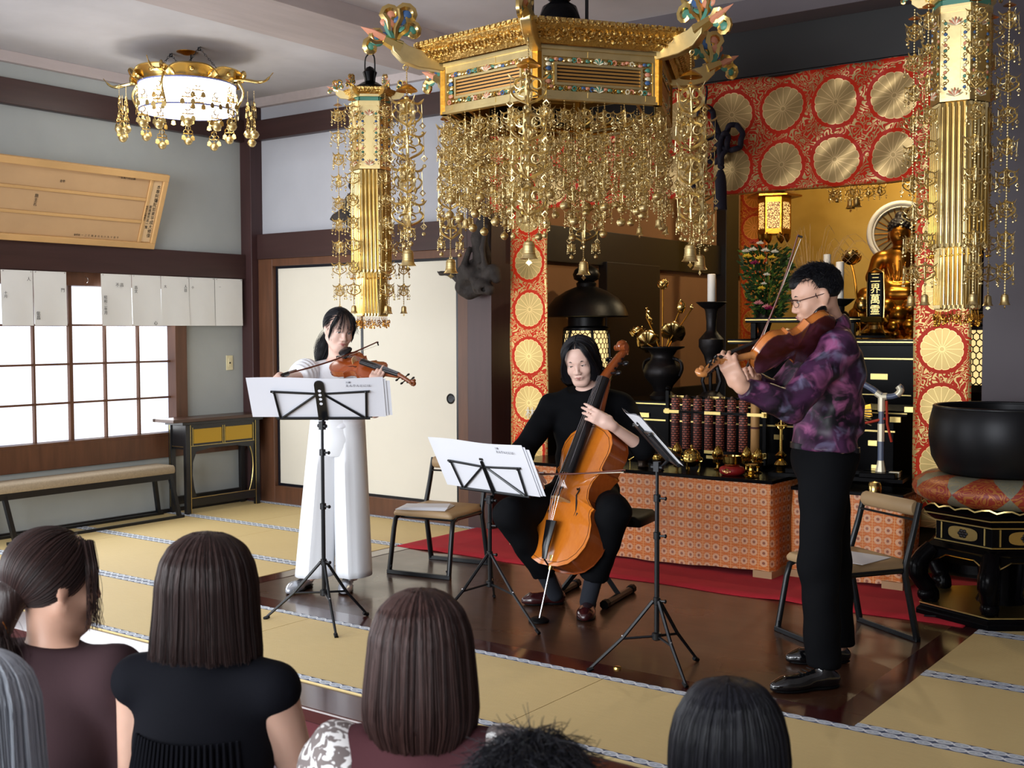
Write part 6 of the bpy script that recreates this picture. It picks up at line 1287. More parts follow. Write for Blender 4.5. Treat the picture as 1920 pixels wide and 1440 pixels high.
# ------------------------------------------------------------------ bowed instruments
OUT = [(0, 0), (.004, .09), (.03, .175), (.08, .238), (.15, .282), (.22, .293), (.3, .276), (.355, .243), (.385, .24), (.405, .258), (.425, .222), (.47, .172), (.53, .154), (.59, .164), (.64, .198), (.662, .226), (.685, .206), (.73, .214), (.8, .234), (.86, .23), (.92, .196), (.965, .13), (.992, .06), (1, .03)]
def instrument(name, label, cat, M, L, rib, arch, neckL, cols, cello=False, group=None):
    VT, VB, VR, VN = cols; t = thing(name, label, cat, tuple(M.translation), 0, group); A = lambda nm, fn, m, sm=None: one(nm, fn, m, t, sm, True)
    poly = [(x*L, y*L) for y, x in OUT]+[(-x*L, y*L) for y, x in OUT[::-1]][:-1]; n = len(poly); c0 = (0, .5*L)
    def plate(b, z0, dz, ov):
        rings = [1+ov, .96, .86, .7, .5, .28, .08]; vs = [(c0[0]+(p[0]-c0[0])*1, p[1], z0-.0) for p in poly]
        vs = []
        for q in rings:
            for p in poly:
                vs.append((p[0]*q, c0[1]+(p[1]-c0[1])*(q if q > 1 else (.04+.96*q)), z0+dz*(1-min(q, 1)**1.6)))
        fs = [(i*n+k, i*n+(k+1) % n, (i+1)*n+(k+1) % n, (i+1)*n+k) for i in range(len(rings)-1) for k in range(n)]
        if dz < 0: fs = [f[::-1] for f in fs]
        e = [(vs[k][0], vs[k][1], z0-(.004 if dz > 0 else -.004)) for k in range(n)]; o = len(vs); vs += e
        fs += [((k+1) % n, k, o+k, o+(k+1) % n) if dz > 0 else (k, (k+1) % n, o+(k+1) % n, o+k) for k in range(n)]
        fs.append(tuple((len(rings)-1)*n+k for k in range(n)) if dz > 0 else tuple((len(rings)-1)*n+k for k in range(n))[::-1])
        b.add(vs, fs, M)
    A('belly', lambda b: plate(b, 0, arch, .018), VT, 40); A('back', lambda b: plate(b, -rib, -arch*.8, .018), VB, 40)
    A('ribs', lambda b: b.add([(x, y, 0) for x, y in poly]+[(x, y, -rib) for x, y in poly], [(k, n+k, n+(k+1) % n, (k+1) % n) for k in range(n)], M), VR, 30)
    A('purfling', lambda b: [b.tube([(x*.955, c0[1]+(y-c0[1])*.965, z) for x, y in poly], L*.0016, 4, True, M) for z in (arch*.1,)], BLKW)
    bh = arch+L*.095; bt = .43*L; nz = arch+L*.02; end = L+neckL
    A('neck', lambda b: b.tube([(0, L*.985, -rib*.35), (0, L*1.02, -L*.02), (0, end-.1*neckL, nz-L*.045), (0, end, nz-L*.035)], [L*.05, L*.034, L*.031, L*.031], 10, False, M), VN, 50)
    fb0 = .6*L; zf = lambda y: bh*.8+(nz-bh*.8)*(y-fb0)/(end-fb0)
    A('fingerboard', lambda b: (lambda pr: b.add([(x*q, y, zf(y)+z*L) for y, q in ((fb0, 1.0), (end, .62)) for x, z in pr], [tuple(range(8))[::-1], tuple(range(8, 16))]+[(i, (i+1) % 8, 8+(i+1) % 8, 8+i) for i in range(8)], M))([(.058*L, -.028), (.06*L, 0), (.04*L, .018), (.014*L, .026), (-.014*L, .026), (-.04*L, .018), (-.06*L, 0), (-.058*L, -.028)]), EBON, 60)
    A('tailpiece', lambda b: (b.tube([(0, .02*L, arch*.5+L*.03), (0, .1*L, arch+L*.035), (0, .27*L, arch+L*.055)], [L*.022, L*.034, L*.052], 8, False, M, .35, (1, 0, 0)), b.tube([(0, -.01*L, -.01*L), (0, .02*L, arch*.5+L*.03)], L*.006, 5, False, M)), EBON, 50)
    A('bridge', lambda b: b.prism([(-.055*L, 0), (-.03*L, 0), (-.025*L, .02*L), (.025*L, .02*L), (.03*L, 0), (.055*L, 0), (.05*L, .055*L), (.04*L, .095*L), (0, .108*L), (-.04*L, .095*L), (-.05*L, .055*L)], L*.012, M @ T((0, bt, arch*.8), rx=PI/2)), BRDG)
    def fh(b, x):
        pts = [(x*.075, .52), (x*.09, .53), (x*.095, .51), (x*.085, .48), (x*.11, .42), (x*.125, .37), (x*.12, .34), (x*.138, .335), (x*.14, .36)]
        b.tube([(p[0]*L, p[1]*L, arch*(1-(abs(p[0])/.2)**2*.85)*(.92)+L*.001) for p in pts], [L*q for q in (.011, .006, .006, .006, .009, .008, .006, .008, .013)], 6, False, M, .5, (1, 0, 0))
    for x in (-1, 1): A('f_hole', lambda b: fh(b, x), BLKW, 60)
    A('strings', lambda b: [b.tube([((i-1.5)*.013*L, .27*L, arch+L*.065), ((i-1.5)*.026*L, bt, arch*.8+L*.108-abs(i-1.5)*.004*L), ((i-1.5)*.013*L, end, nz+L*.03)], max(.0006, L*.0016), 4, False, M) for i in range(4)], STEEL)
    sc = .3*L*(.8 if cello else 1)/1.0; s_ = L*.045
    px = [(0, end, nz-.02*L), (0, end+.12*L, nz-.05*L), (0, end+.22*L, nz-.085*L), (0, end+.27*L, nz-.07*L)]
    A('pegbox', lambda b: b.tube([(0, end-.01*L, nz-.01*L), (0, end+.1*L, nz-.045*L), (0, end+.2*L, nz-.085*L), (0, end+.25*L, nz-.11*L)], [.036*L, .034*L, .03*L, .026*L], 8, False, M), VN, 50)
    A('scroll', lambda b: b.tube([(0, end+.262*L+(.052-.0055*i)*L*math.cos(-2.0+i*.55), nz-.07*L+(.052-.0055*i)*L*math.sin(-2.0+i*.55)) for i in range(9)], [.03*L-.0008*L*i for i in range(9)], 8, False, M), VN, 60)
    A('scroll_eye', lambda b: b.tube([(-.052*L, end+.262*L, nz-.07*L), (.052*L, end+.262*L, nz-.07*L)], [.022*L, .022*L], 10, False, M), VN, 40)
    for i in range(4):
        x = -1 if i % 2 else 1; y = end+.045*L+.045*L*i; A('peg', lambda b: (b.tube([(-x*.04*L, y, nz-.03*L-.018*L*i), (x*.075*L, y, nz-.03*L-.018*L*i)], .009*L, 6, False, M), b.ell((x*.1*L, y, nz-.03*L-.018*L*i), (.03*L, .02*L, .014*L), 8, 6, M)), EBON, 50)
    if not cello: A('chin_rest', lambda b: (b.ell((-.14*L, .08*L, arch+.035*L), (.12*L, .1*L, .035*L), 14, 8, M), b.box((-.16*L, -.012*L, -rib), (-.1*L, 0, arch+.03*L), M)), EBON, 60)
    return t
EBON = mat('ebony', C(18, 17, 20), .22); BRDG = mat('maple_bridge', C(196, 156, 104), .5)
def varnish(n, c, c2, fl=True):
    b = NB(n); v = b.co(); q = b.noise(b.map(v, (60, 60, 9)), 1.3, 3, .6); b.set(Base_Color=b.mix(q, c, c2), Roughness=.22); b.b.inputs['Coat Weight'].default_value = .8; b.b.inputs['Coat Roughness'].default_value = .07; return b.m
def bow(name, label, frog, tip, hairdir, group='bows'):
    f, p = Vector(frog), Vector(tip); d = (p-f).normalized(); h = Vector(hairdir); h = (h-d*h.dot(d)).normalized(); L = (p-f).length; t = thing(name, label, 'bow', frog, 0, group)
    one('stick', lambda b: b.tube([f+d*L*q-h*.018*(1-.9*math.sin(q*PI)**1)+h*0 for q in [i/14 for i in range(15)]]+[p+d*.006-h*.014], [.0045]*8+[.004]*5+[.0035]*3, 7), BOWW, t, 60, True)
    one('bow_hair', lambda b: b.tube([f+d*.06, p-d*.008], .0032, 4, flat=.35, up=tuple(d.cross(h))), HAIRB, t, None, True); one('frog', lambda b: b.tube([f+d*.005-h*.012, f+d*.05-h*.012], [.012, .011], 4), EBON, t, None, True)
    one('bow_head', lambda b: b.tube([p-h*.016, p+h*.003], [.005, .004], 6), EBON, t, None, True); one('grip', lambda b: b.tube([f+d*.05-h*.0185, f+d*.1-h*.0165], .0052, 7), STEEL, t, None, True); return t
BOWW = mat('pernambuco_stick', C(96, 44, 30), .3); HAIRB = mat('horse_hair', C(232, 222, 204), .6)
def strandmat(name, c, c2):
    b = NB(name); h = b.N('ShaderNodeHairInfo'); b.set(Base_Color=b.mix(h.outputs['Random'], c, c2), Roughness=.42); b.b.inputs['Specular IOR Level'].default_value = .3; return b.m
def strands(name, paths, rad, m, parent, world=True):
    hc = bpy.data.hair_curves.new(name); n = [len(p) for p in paths]; hc.add_curves(n)
    hc.attributes['position'].data.foreach_set('vector', np.concatenate([np.asarray(p, np.float32) for p in paths]).ravel())
    rr_ = np.concatenate([np.linspace(rad, rad*.45, k) for k in n]).astype(np.float32)
    ra_ = hc.attributes.get('radius') or hc.attributes.new('radius', 'FLOAT', 'POINT'); ra_.data.foreach_set('value', rr_)
    hc.materials.append(m); o = bpy.data.objects.new(name, hc); COL.objects.link(o); attach(o, parent, world); o['kind'] = 'stuff'; return o
NR = np.random.default_rng(5)
BRN_S, BRN2_S, BLK_S, GRY_S = strandmat('dark_brown_strands', C(28, 19, 18), C(58, 38, 34)), strandmat('warm_brown_strands', C(34, 23, 22), C(74, 50, 45)), strandmat('black_strands', C(8, 8, 11), C(26, 26, 34)), strandmat('grey_strands', C(120, 126, 134), C(196, 202, 210))

SC = np.array((0, .022, .036))
def pony_paths(Hc, HR, n, pb, k=1.0, tail=None):
    pb = np.array(pb); out = []; dp = nv(pb-SC)
    for i in range(n):
        az = NR.uniform(0, 2*PI); el = NR.uniform(-.1, PI/2); d0 = np.array([math.cos(az)*math.cos(el), math.sin(az)*math.cos(el), math.sin(el)])
        if d0[1] < -.62 and d0[2] < .55: continue
        if abs(d0[0]) > .8 and d0[2] < .12: continue
        om = math.acos(np.clip(d0@dp, -1, 1)); P_ = []; lay = 1.015+NR.uniform(-.02, .05)
        for u in np.linspace(0, 1, 9): P_.append(SC+(math.sin((1-u)*om)*d0+math.sin(u*om)*dp)/max(math.sin(om), 1e-3)*np.array((.084, .1, .092))*lay)
        o_ = NR.normal(0, .011, 3)
        if tail is None: P_ += [pb+o_*.6+[0, .012, -.01], pb+o_*1.6+[0, .026, -.03], pb+o_*2.2+[0, .03, -.065], pb+o_*2.4+[0, .02, -.1-.03*NR.random()]]
        else:
            t_ = np.array(tail); P_ += [pb+(t_-pb)*q+o_*(.8+1.0*math.sin(q*PI))+[0, .02*math.sin(q*PI), 0] for q in (.1, .35, .65, 1-.1*NR.random())]
        out.append(np.array(Hc)+np.array(P_)@HR.T*k)
    return out
def fringe_paths(Hc, HR, k):
    out = []
    for i in range(150):
        x = NR.uniform(-1, 1); w_ = NR.normal(0, .003); y = -.062-.03*(1-x*x); s_ = 1 if x > -.15 else -1; e = NR.uniform(.012, .045)
        sweep = .03*(x+.12) if abs(x) < .75 else .0
        P_ = [(x*.03, -.035, .122), (x*.055+w_, -.07+.012*x*x, .1), (x*.07+sweep*.5+w_, -.093+.035*x*x, .066), (x*.073+sweep+w_*2, -.099+.05*x*x, e if abs(x) < .8 else -.0), (x*.074+sweep*1.2+w_*3, -.099+.052*x*x, e-.012 if abs(x) < .8 else -.05*NR.random()-.01)]
        out.append(np.array(Hc)+np.array(P_)@HR.T*k)
    return out
def curtain_paths(Hc, HR, n, k):
    out = []
    for i in range(n//5):
        x = NR.choice((-1, 1)); t_ = NR.uniform(0, 1); j = NR.normal(0, .003); w_ = NR.uniform(0, .012)
        P_ = [(x*(.004+.01*t_), -.05-.012*t_, .128), (x*(.03+.012*t_)+j, -.083+.02*t_, .108), (x*(.053+.012*t_)+j, -.096+.022*t_, .07), (x*(.068+.01*t_)+j, -.089+.024*t_, .03), (x*(.077+.006*t_)+j*2, -.074+.024*t_, -.015), (x*(.076+.007*t_)+j*3, -.064+.022*t_, -.06), (x*(.068+.008*t_)+j*4, -.06+.02*t_, -.085-w_)]
        out.append(np.array(Hc)+np.array(P_)@HR.T*k)
    for i in range(n):
        x = NR.choice((-1, 1)); y0 = NR.uniform(-.078, .112)**1.0; L = NR.uniform(-.1, -.06)-.02*(y0 > .04); lay = 1.0+NR.uniform(-.03, .07); P_ = []; j = NR.normal(0, .004)
        cl = .006*math.sin(y0*160+x)
        for q in np.linspace(.02, 1.65, 8):
            yy = .02+(y0-.02)*math.cos(min(q, 1.2)*.35)*(1 if y0 > 0 else .92); ry = math.sqrt(max(.05, 1-((yy-.02)/.108)**2)); P_.append((x*.09*lay*ry**.6*math.sin(q)+cl*q*.5, yy+.016*q*(y0 < -.03)*.6, .036+.094*lay*max(ry, .55)*math.cos(q)))
        e = P_[-1]; P_ += [(e[0]*.99+j, e[1]+.004, e[2]*.5+L*.5), (e[0]*.95+j*2, e[1]+.008, L-.012)]
        out.append(np.array(Hc)+np.array(P_)@HR.T*k)
    return out
def short_paths(Hc, HR, n, k):
    out = []
    while len(out) < n:
        az = NR.uniform(0, 2*PI); el = math.asin(NR.uniform(-.45, 1)); d0 = np.array([math.cos(az)*math.cos(el), math.sin(az)*math.cos(el), math.sin(el)])
        if d0[1] < -.5 and d0[2] < .45: continue
        if abs(d0[0]) > .75 and d0[1] < .25 and d0[2] < .0: continue
        if d0[1] < .1 and d0[2] < -.1 : continue
        if d0[1] < -.3 and d0[2] < .42: continue
        p = SC+np.array((0, -.006, .006))+d0*np.array((.079, .101, .086)); fw_ = nv(np.array((d0[0]*.4, -.6, -.55 if d0[2] < .5 else -.05))+NR.normal(0, .3, 3)); L = NR.uniform(.016, .03)*(1 if d0[2] > .3 else .55)
        out.append(np.array(Hc)+np.array([p-d0*.002, p+nv(d0+fw_*.5)*L*.4, p+nv(d0*.7+fw_)*L*.75, p+nv(d0*.5+fw_*1.1)*L])@HR.T*k)
    return out

# ------------------------------------------------------------------ the violinist in white
W = dict(pelvis=(-4.520, 4.530, .84), waist=(-4.530, 4.555, .975), chest=(-4.538, 4.570, 1.10), neckb=(-4.562, 4.578, 1.225), shR=(-4.668, 4.498, 1.178), elR=(-4.615, 4.27, 1.15), wrR=(-4.480, 4.085, 1.178),
  shL=(-4.425, 4.655, 1.175), elL=(-4.24, 4.53, .985), wrL=(-4.128, 4.385, 1.10), hipR=(-4.585, 4.49, .80), hipL=(-4.455, 4.58, .80), knR=(-4.60, 4.445, .42), knL=(-4.445, 4.56, .42), anR=(-4.655, 4.455, .06), anL=(-4.47, 4.60, .06))
wo = thing('person', 'violinist with black tied-back hair, white ruffled blouse and wide white trousers, standing and playing', 'person', (-4.53, 4.53, 0))
Hc = (-4.528, 4.560, 1.414); HR = basis((.90, -.40, -.22), (.12, .07, 1)); PW = dict(w=.9, d=.9, arm=.82, leg=.7, sh=.045)
vio_M = (lambda o, a, n: frame(o, tuple(a.cross(n)), tuple(a), tuple(n)))
def iframe(o, a, n):
    a = Vector(a).normalized(); n = Vector(n); n = (n-a*n.dot(a)).normalized(); x = a.cross(n); return frame(o, tuple(x), tuple(a), tuple(n))
VCO = (varnish('violin_belly_varnish', C(150, 66, 26), C(176, 84, 36)), varnish('violin_back_varnish', C(120, 46, 20), C(150, 66, 30)), varnish('violin_rib_varnish', C(140, 60, 24), C(170, 82, 36)), varnish('violin_neck_varnish', C(132, 66, 34), C(156, 84, 46)))
va_ = Vector((-3.895, 4.453, 1.169))-Vector((-4.449, 4.473, 1.276))
instrument('violin', 'reddish brown violin under the chin of the violinist in white', 'violin', iframe((-4.449, 4.463, 1.262), va_, (.38, -.5, .78)), .345, .031, .015, .128, VCO, group='violin and viola')
bow('violin_bow', 'violin bow held out level by the violinist in white', (-4.432, 4.05, 1.172), (-4.330, 4.66, 1.334), (.2, .2, -1))
s = Solid(.025); Rm_ = torso(s, W, dict(PW, w=.8)); head(s, Hc, HR, .94, True); neck(s, W, HR, Hc, .84)
for sd in 'RL': arm(s, W, sd, PW); leg(s, W, sd, PW)
hand(s, W['wrR'], (.45, -.62, -.18), (.1, .1, -1), (.8, .5, 0), (.75, .7, .65, .6), (.5, .5, .7), .92)
hand(s, W['wrL'], (.3, .12, .9), (-.35, .7, .1), (.9, -.1, -.2), (.5, .42, .55, .75), (-.1, .6, .6), .92)
s.obj('body', SK1, wo, .0055, 1, True)
face_parts(wo, Hc, HR, .94, LIPM, 'open', .002)
f = L2W(Hc, HR, .94); s = Solid(.015); e = lambda p, r_, **k: s.ell(f(p), np.array(r_)*.94, HR, **k)
e((0, .022, .038), (.08, .094, .087)); e((0, -.11, -.022), (.057, .078, .088), k=.012, op='s'); e((.082, -.005, -.03), (.02, .025, .05), k=.01, op='s'); e((-.082, -.005, -.03), (.02, .025, .05), k=.01, op='s'); e((0, .03, -.1), (.12, .12, .05), k=.015, op='s')
s.cap(f((-.0, .098, .0)), f((-.01, .115, -.05)), .028, .026); s.chain([f((-.01, .115, -.05)), f((-.03, .115, -.11)), f((-.04, .1, -.17)), f((-.045, .09, -.22))], [.026, .027, .022, .006])
for x in (-1, 1): s.chain([f((x*.05, -.06, .085)), f((x*.071, -.055, .03)), f((x*.072, -.045, -.03)), f((x*.068, -.045, -.065))], [.012, .009, .006, .002], .006)
s.obj('hair', HBLK, wo, .0055, 1, True)
strands('hair_strands', pony_paths(Hc, HR, 2600, (0, .108, -.04), .94, (-.045, .09, -.22))+fringe_paths(Hc, HR, .94), .0007, BLK_S, wo)
WCL = mat('white_cotton', C(232, 234, 240), .8, 0, bump=(300, .15, .002), sheen=.2); WTR = mat('white_trouser_cloth', C(230, 232, 236), .75, 0, bump=(400, .1, .001))
s = Solid(.02); torso(s, W, PW, .012); s.cap(W['neckb'], np.array(W['neckb'])+[0, 0, .01], .06, .055)
s.cut(np.array(W['neckb'])+[.02, -.03, .028], (.1, -.25, 1), .12); s.cut((-4.53, 4.53, .885), (0, 0, -1))
s.obj('blouse', WCL, wo, .009, 2, True, wrinkle(.004, 55))
for sd in 'RL':
    a = np.array(W['sh'+sd]); q = np.array(W['el'+sd]); d = nv(q-a); s = Solid(.012); s.ell(a+d*.07+[0, 0, .012], (.08, .08, .08)); s.cap(a-d*.02, a+d*.1, .062, .08); s.cap(a+d*.12, a+d*.145, .072, .062)
    s.cut(a+d*.15, d); u = d; s.obj('puff_sleeve', WCL, wo, .007, 1, True, (lambda a, d: lambda P: .0055*np.sin(((P-a)@d)*250)*np.clip(1-np.abs((P-a)@d-.08)*8, .2, 1))(a, d))
rf = MB(); nb_ = np.array(W['chest'])+[.0, -.02, .03]
rf.grid(lambda u, v: tuple(Vector((-4.56+.3*(u-.5)*.8, 4.44+.10*(u-.5)*.8+.05*(2*u-1)**2-.014*v, 1.15-.06*v+.012*math.sin(u*34)*v))+Vector((0, -.012*math.sin(u*34+1)*v-.02, -.03+.05*(2*u-1)**2))), 70, 5); o_ = rf.obj('blouse_ruffle', WCL, wo, 80, True); m_ = o_.modifiers.new('thick', 'SOLIDIFY'); m_.thickness = .002
# trousers: a lofted pair of wide legs with a pressed crease
def wide_leg(nm, hip, hem, r0, r1, sgn):
    h0, h1 = Vector(hip), Vector(hem); fr = Vector((.5, -.86, 0)); sx = Vector((.86, .5, 0))
    def f(u, v):
        a = 2*PI*u; c = h0.lerp(h1, v); rw = r0[0]+(r1[0]-r0[0])*v**.8; rd = r0[1]+(r1[1]-r0[1])*v**.9; cr = .016*max(0, 1-abs(((a-PI/2+PI) % (2*PI))-PI)*3.0)*min(1, v*3)+.016*max(0, 1-abs(((a+PI/2+PI) % (2*PI))-PI)*3)*min(1, v*3)
        return c+sx*(rw*math.cos(a))+fr*((rd+cr)*math.sin(a))+fr*(.004*math.sin(u*30+v*3)*v)
    o = one(nm, lambda b: b.grid(f, 56, 24), WTR, wo, 50, True); m_ = o.modifiers.new('thick', 'SOLIDIFY'); m_.thickness = .003
wide_leg('trouser_leg', (-4.578, 4.512, .935), (-4.63, 4.455, .075), (.088, .104), (.106, .115), -1); wide_leg('trouser_leg', (-4.474, 4.574, .935), (-4.455, 4.585, .075), (.088, .104), (.1, .115), 1)
s = Solid(.03); s.ell((-4.522, 4.538, .82), (.14, .120, .135), Rm_); s.cap((-4.524, 4.54, .86), (-4.526, 4.545, .95), .104, .106); s.ell((-4.525, 4.545, .92), (.146, .108, .1), Rm_); s.cut((-4.5, 4.5, .945), (0, 0, 1)); s.cut((-4.5, 4.5, .73), (0, 0, -1)); s.obj('trouser_waist', WTR, wo, .009, 2, True)
SILV = mat('silver_leather', C(186, 190, 198), .28, .55)
for h_, t_ in (((-4.70, 4.50, 0), (-4.62, 4.25, 0)), ((-4.53, 4.62, 0), (-4.37, 4.42, 0))):
    o = shoe_mesh('flat_shoe', wo, h_, t_, SILV, .04, .04, None, True); d = nv(np.array(t_)-np.array(h_)); p = Vector(h_)+Vector(d)*.19+Vector((0, 0, .053)); x = Vector((-d[1], d[0], 0)); one('shoe_bow', lambda b: (b.tube([p-x*.018, p, p+x*.018], [.007, .003, .007], 6)), SILV, o, 60)

# ------------------------------------------------------------------ the cellist in black
Cj = dict(pelvis=(-3.300, 5.12, .56), waist=(-3.305, 5.145, .73), chest=(-3.285, 5.13, .91), neckb=(-3.272, 5.125, 1.105), shR=(-3.445, 5.045, 1.005), elR=(-3.50, 4.85, .79), wrR=(-3.32, 4.66, .715), shL=(-3.125, 5.215, 1.005), elL=(-2.925, 5.09, .815), wrL=(-3.000, 4.90, .945),
  hipR=(-3.37, 5.05, .53), hipL=(-3.22, 5.13, .53), knR=(-3.40, 4.60, .50), knL=(-2.925, 4.80, .53), anR=(-3.335, 4.90, .09), anL=(-3.10, 4.845, .09))
ce_ = thing('person', 'seated cellist with chin-length black hair and all black clothes, looking down', 'person', (-3.28, 5.1, 0))
Hc = (-3.282, 5.055, 1.252); HR = basis((.36, -.80, -.42), (.02, -.42, 1)); PC = dict(w=1.02, d=1.0, arm=.95, leg=1.0)
HR = basis((.34, -.86, -.30), (-.02, -.25, 1))
CCO = (varnish('cello_belly_varnish', C(196, 104, 24), C(216, 126, 38)), varnish('cello_back_varnish', C(130, 58, 20), C(158, 78, 30)), varnish('cello_rib_varnish', C(138, 62, 20), C(166, 82, 32)), varnish('cello_neck_varnish', C(132, 62, 26), C(156, 80, 38)))
CM = iframe((-3.198, 4.640, .272), Vector((-3.122, 5.135, 1.25))-Vector((-3.198, 4.640, .272)), (-.27, -1, .22))
cl = instrument('cello', 'amber orange cello held between the knees of the cellist in black', 'cello', CM, .745, .125, .026, .245, CCO, True)
one('endpin', lambda b: (b.tube([(-3.19, 4.652, .27), (-3.206, 4.578, .018)], .005, 8), b.ell((-3.2066, 4.574, .012), .008, 6, 5)), STEEL, cl, 50, True); one('endpin_collar', lambda b: b.tube([(-3.186, 4.668, .31), (-3.19, 4.645, .245)], [.02, .011], 10), BRASS, cl, 50, True)
bow('cello_bow', 'cello bow drawn level across the strings of the cello', (-3.31, 4.62, .70), (-2.80, 4.70, .745), (0, .6, -.6))
s = Solid(.025); RmC = torso(s, Cj, PC); head(s, Hc, HR, .98); neck(s, Cj, HR, Hc, .95)
for sd in 'RL': arm(s, Cj, sd, PC); leg(s, Cj, sd, PC)
hand(s, Cj['wrR'], (.5, -.55, -.1), (.1, .4, -.9), (.7, .6, .2), (.6, .6, .6, .6), (.4, .5, .7))
hand(s, Cj['wrL'], (-.62, -.42, .42), (-.3, .85, -.3), (.15, -.1, .9), (.25, .35, .42, .5), (.2, .6, .75), 1.0)
s.obj('body', SK1, ce_, .0055, 1, True); face_parts(ce_, Hc, HR, .98, LIPM2, 'down')
f = L2W(Hc, HR, .98); s = Solid(.015); e = lambda p, r_, **k: s.ell(f(p), np.array(r_)*.98, HR, **k)
e((0, .02, .036), (.084, .097, .089)); e((0, .04, -.03), (.082, .074, .07)); e((-.006, -.12, -.035), (.056, .09, .105), k=.014, op='s')
s.obj('hair', HBLK, ce_, .0055, 1, True)
strands('hair_strands', curtain_paths(Hc, HR, 5200, .98), .00085, BLK_S, ce_)
BKC = mat('black_knit', C(11, 12, 15), .85, 0, spec=.08, bump=(200, .25, .002)); BKT = mat('black_trouser_cloth', C(12, 13, 16), .8, 0, spec=.08, bump=(250, .15, .002)); BURG = mat('burgundy_leather', C(52, 18, 20), .16, 0, coat=.5); SOCK = mat('charcoal_sock', C(26, 30, 40), .9)
s = Solid(.02); torso(s, Cj, PC, .02); s.cap(Cj['neckb'], np.array(Cj['neckb'])+[0, -.005, .01], .07, .064)
for sd, q in (('R', 1.0), ('L', 1.0)):
    a, b_ = np.array(Cj['sh'+sd]), np.array(Cj['el'+sd]); s.cap(a, b_, .072, .06, .02); wv = np.array(Cj['wr'+sd]); d = nv(wv-b_); s.cap(b_, b_+d*(.03 if sd == 'L' else .06), .058, .055, .02)
s.cut(np.array(Cj['neckb'])+[0, -.03, .012], (.0, -.55, 1), .095); s.cut((-3.3, 5.1, .50), (0, 0, -1))
s.obj('sweater', BKC, ce_, .009, 2, True, wrinkle(.005, 38, 1))
s = Solid(.03); s.ell(Cj['pelvis'], (.175, .135, .11), RmC)
for sd in 'RL': s.cap(Cj['hip'+sd], Cj['kn'+sd], .105, .083, .04); a = np.array(Cj['kn'+sd]); b_ = np.array(Cj['an'+sd]); s.cap(a, a+(b_-a)*.76, .083, .07, .03); s.cut(a+(b_-a)*.77, b_-a, .14)
s.obj('trousers', BKT, ce_, .009, 2, True, wrinkle(.005, 34, 2))
for sd in 'RL':
    a = np.array(Cj['kn'+sd]); b_ = np.array(Cj['an'+sd]); so = Solid(.01); so.cap(a+(b_-a)*.7, b_-[0, 0, .03], .047, .042); so.obj('sock', SOCK, ce_, .007, 1, True)
shoe_mesh('loafer', ce_, (-3.31, 4.955, 0), (-3.475, 4.81, 0), BURG, .046, .06); shoe_mesh('loafer', ce_, (-3.145, 4.93, 0), (-3.02, 4.69, 0), BURG, .048, .06)

# ------------------------------------------------------------------ the violist in the purple shirt
Mj = dict(pelvis=(-1.795, 4.615, .90), waist=(-1.792, 4.625, 1.05), chest=(-1.780, 4.640, 1.22), neckb=(-1.775, 4.650, 1.405), shL=(-1.700, 4.500, 1.335), elL=(-1.80, 4.26, 1.115), wrL=(-1.935, 4.105, 1.20), shR=(-1.875, 4.775, 1.335), elR=(-2.045, 4.70, 1.13), wrR=(-2.065, 4.51, 1.20),
  hipL=(-1.765, 4.545, .87), hipR=(-1.825, 4.685, .87), knL=(-1.752, 4.455, .47), knR=(-1.805, 4.735, .44), anL=(-1.710, 4.405, .08), anR=(-1.775, 4.745, .08))
mn = thing('person', 'violist with short black hair, glasses and a purple patterned shirt, standing side-on and playing', 'person', (-1.78, 4.58, 0))
Hc = (-1.832, 4.600, 1.548); HR = basis((-.78, -.56, -.28), (-.2, -.22, 1)); PM = dict(w=1.06, d=1.05, arm=1.0, leg=.98, sh=.06)
ACO = (varnish('viola_belly_varnish', C(150, 74, 26), C(176, 92, 36)), varnish('viola_back_varnish', C(78, 30, 14), C(100, 42, 20)), varnish('viola_rib_varnish', C(180, 96, 32), C(204, 120, 46)), varnish('viola_neck_varnish', C(176, 108, 52), C(200, 134, 74)))
aM = iframe((-1.775, 4.555, 1.418), Vector((-2.035, 3.975, 1.262))-Vector((-1.775, 4.555, 1.418)), (-.42, .76, .70))
instrument('viola', 'brown viola held by the violist, its dark back turned to the room', 'viola', aM, .405, .037, .016, .15, ACO, group='violin and viola')
bow('viola_bow', 'viola bow pointing steeply up before the face of the violist', (-2.045, 4.435, 1.25), (-1.843, 4.47, 1.785), (.9, .1, -.4))
s = Solid(.025); RmM = torso(s, Mj, PM); head(s, Hc, HR, 1.0); neck(s, Mj, HR, Hc, 1.05)
for sd in 'RL': arm(s, Mj, sd, PM); leg(s, Mj, sd, PM)
hand(s, Mj['wrL'], (-.35, -.3, .82), (-.3, .75, .35), (-.35, -.75, -.2), (.55, .6, .65, .7), (.1, .7, .45), 1.02)
hand(s, Mj['wrR'], (-.05, -.75, .5), (.2, .3, -.6), (.6, -.2, .5), (.7, .7, .7, .7), (.3, .6, .6), 1.0)
s.obj('body', SK3, mn, .0055, 1, True); face_parts(mn, Hc, HR, 1.0, LIPM2, 'down')
f = L2W(Hc, HR, 1.0); s = Solid(.012); e = lambda p, r_, **k: s.ell(f(p), np.array(r_), HR, **k)
e((0, .022, .042), (.078, .094, .085)); e((0, -.02, .066), (.050, .077, .056), k=.02); e((0, -.105, -.0), (.09, .068, .058), k=.01, op='s'); e((0, -.02, -.09), (.12, .2, .075), k=.012, op='s')
for x in (-1, 1): e((x*.08, .012, -.005), (.022, .026, .04), k=.006, op='s'); e((x*.075, -.066, .035), (.024, .034, .04), k=.01, op='s')
for x in (-1, 1): s.cap(f((x*.072, -.018, .025)), f((x*.0725, -.014, .0)), .005, .003, .006)
s.obj('hair', HBLK, mn, .0055, 1, True)
strands('hair_strands', short_paths(Hc, HR, 3600, 1.0), .0007, BLK_S, mn)
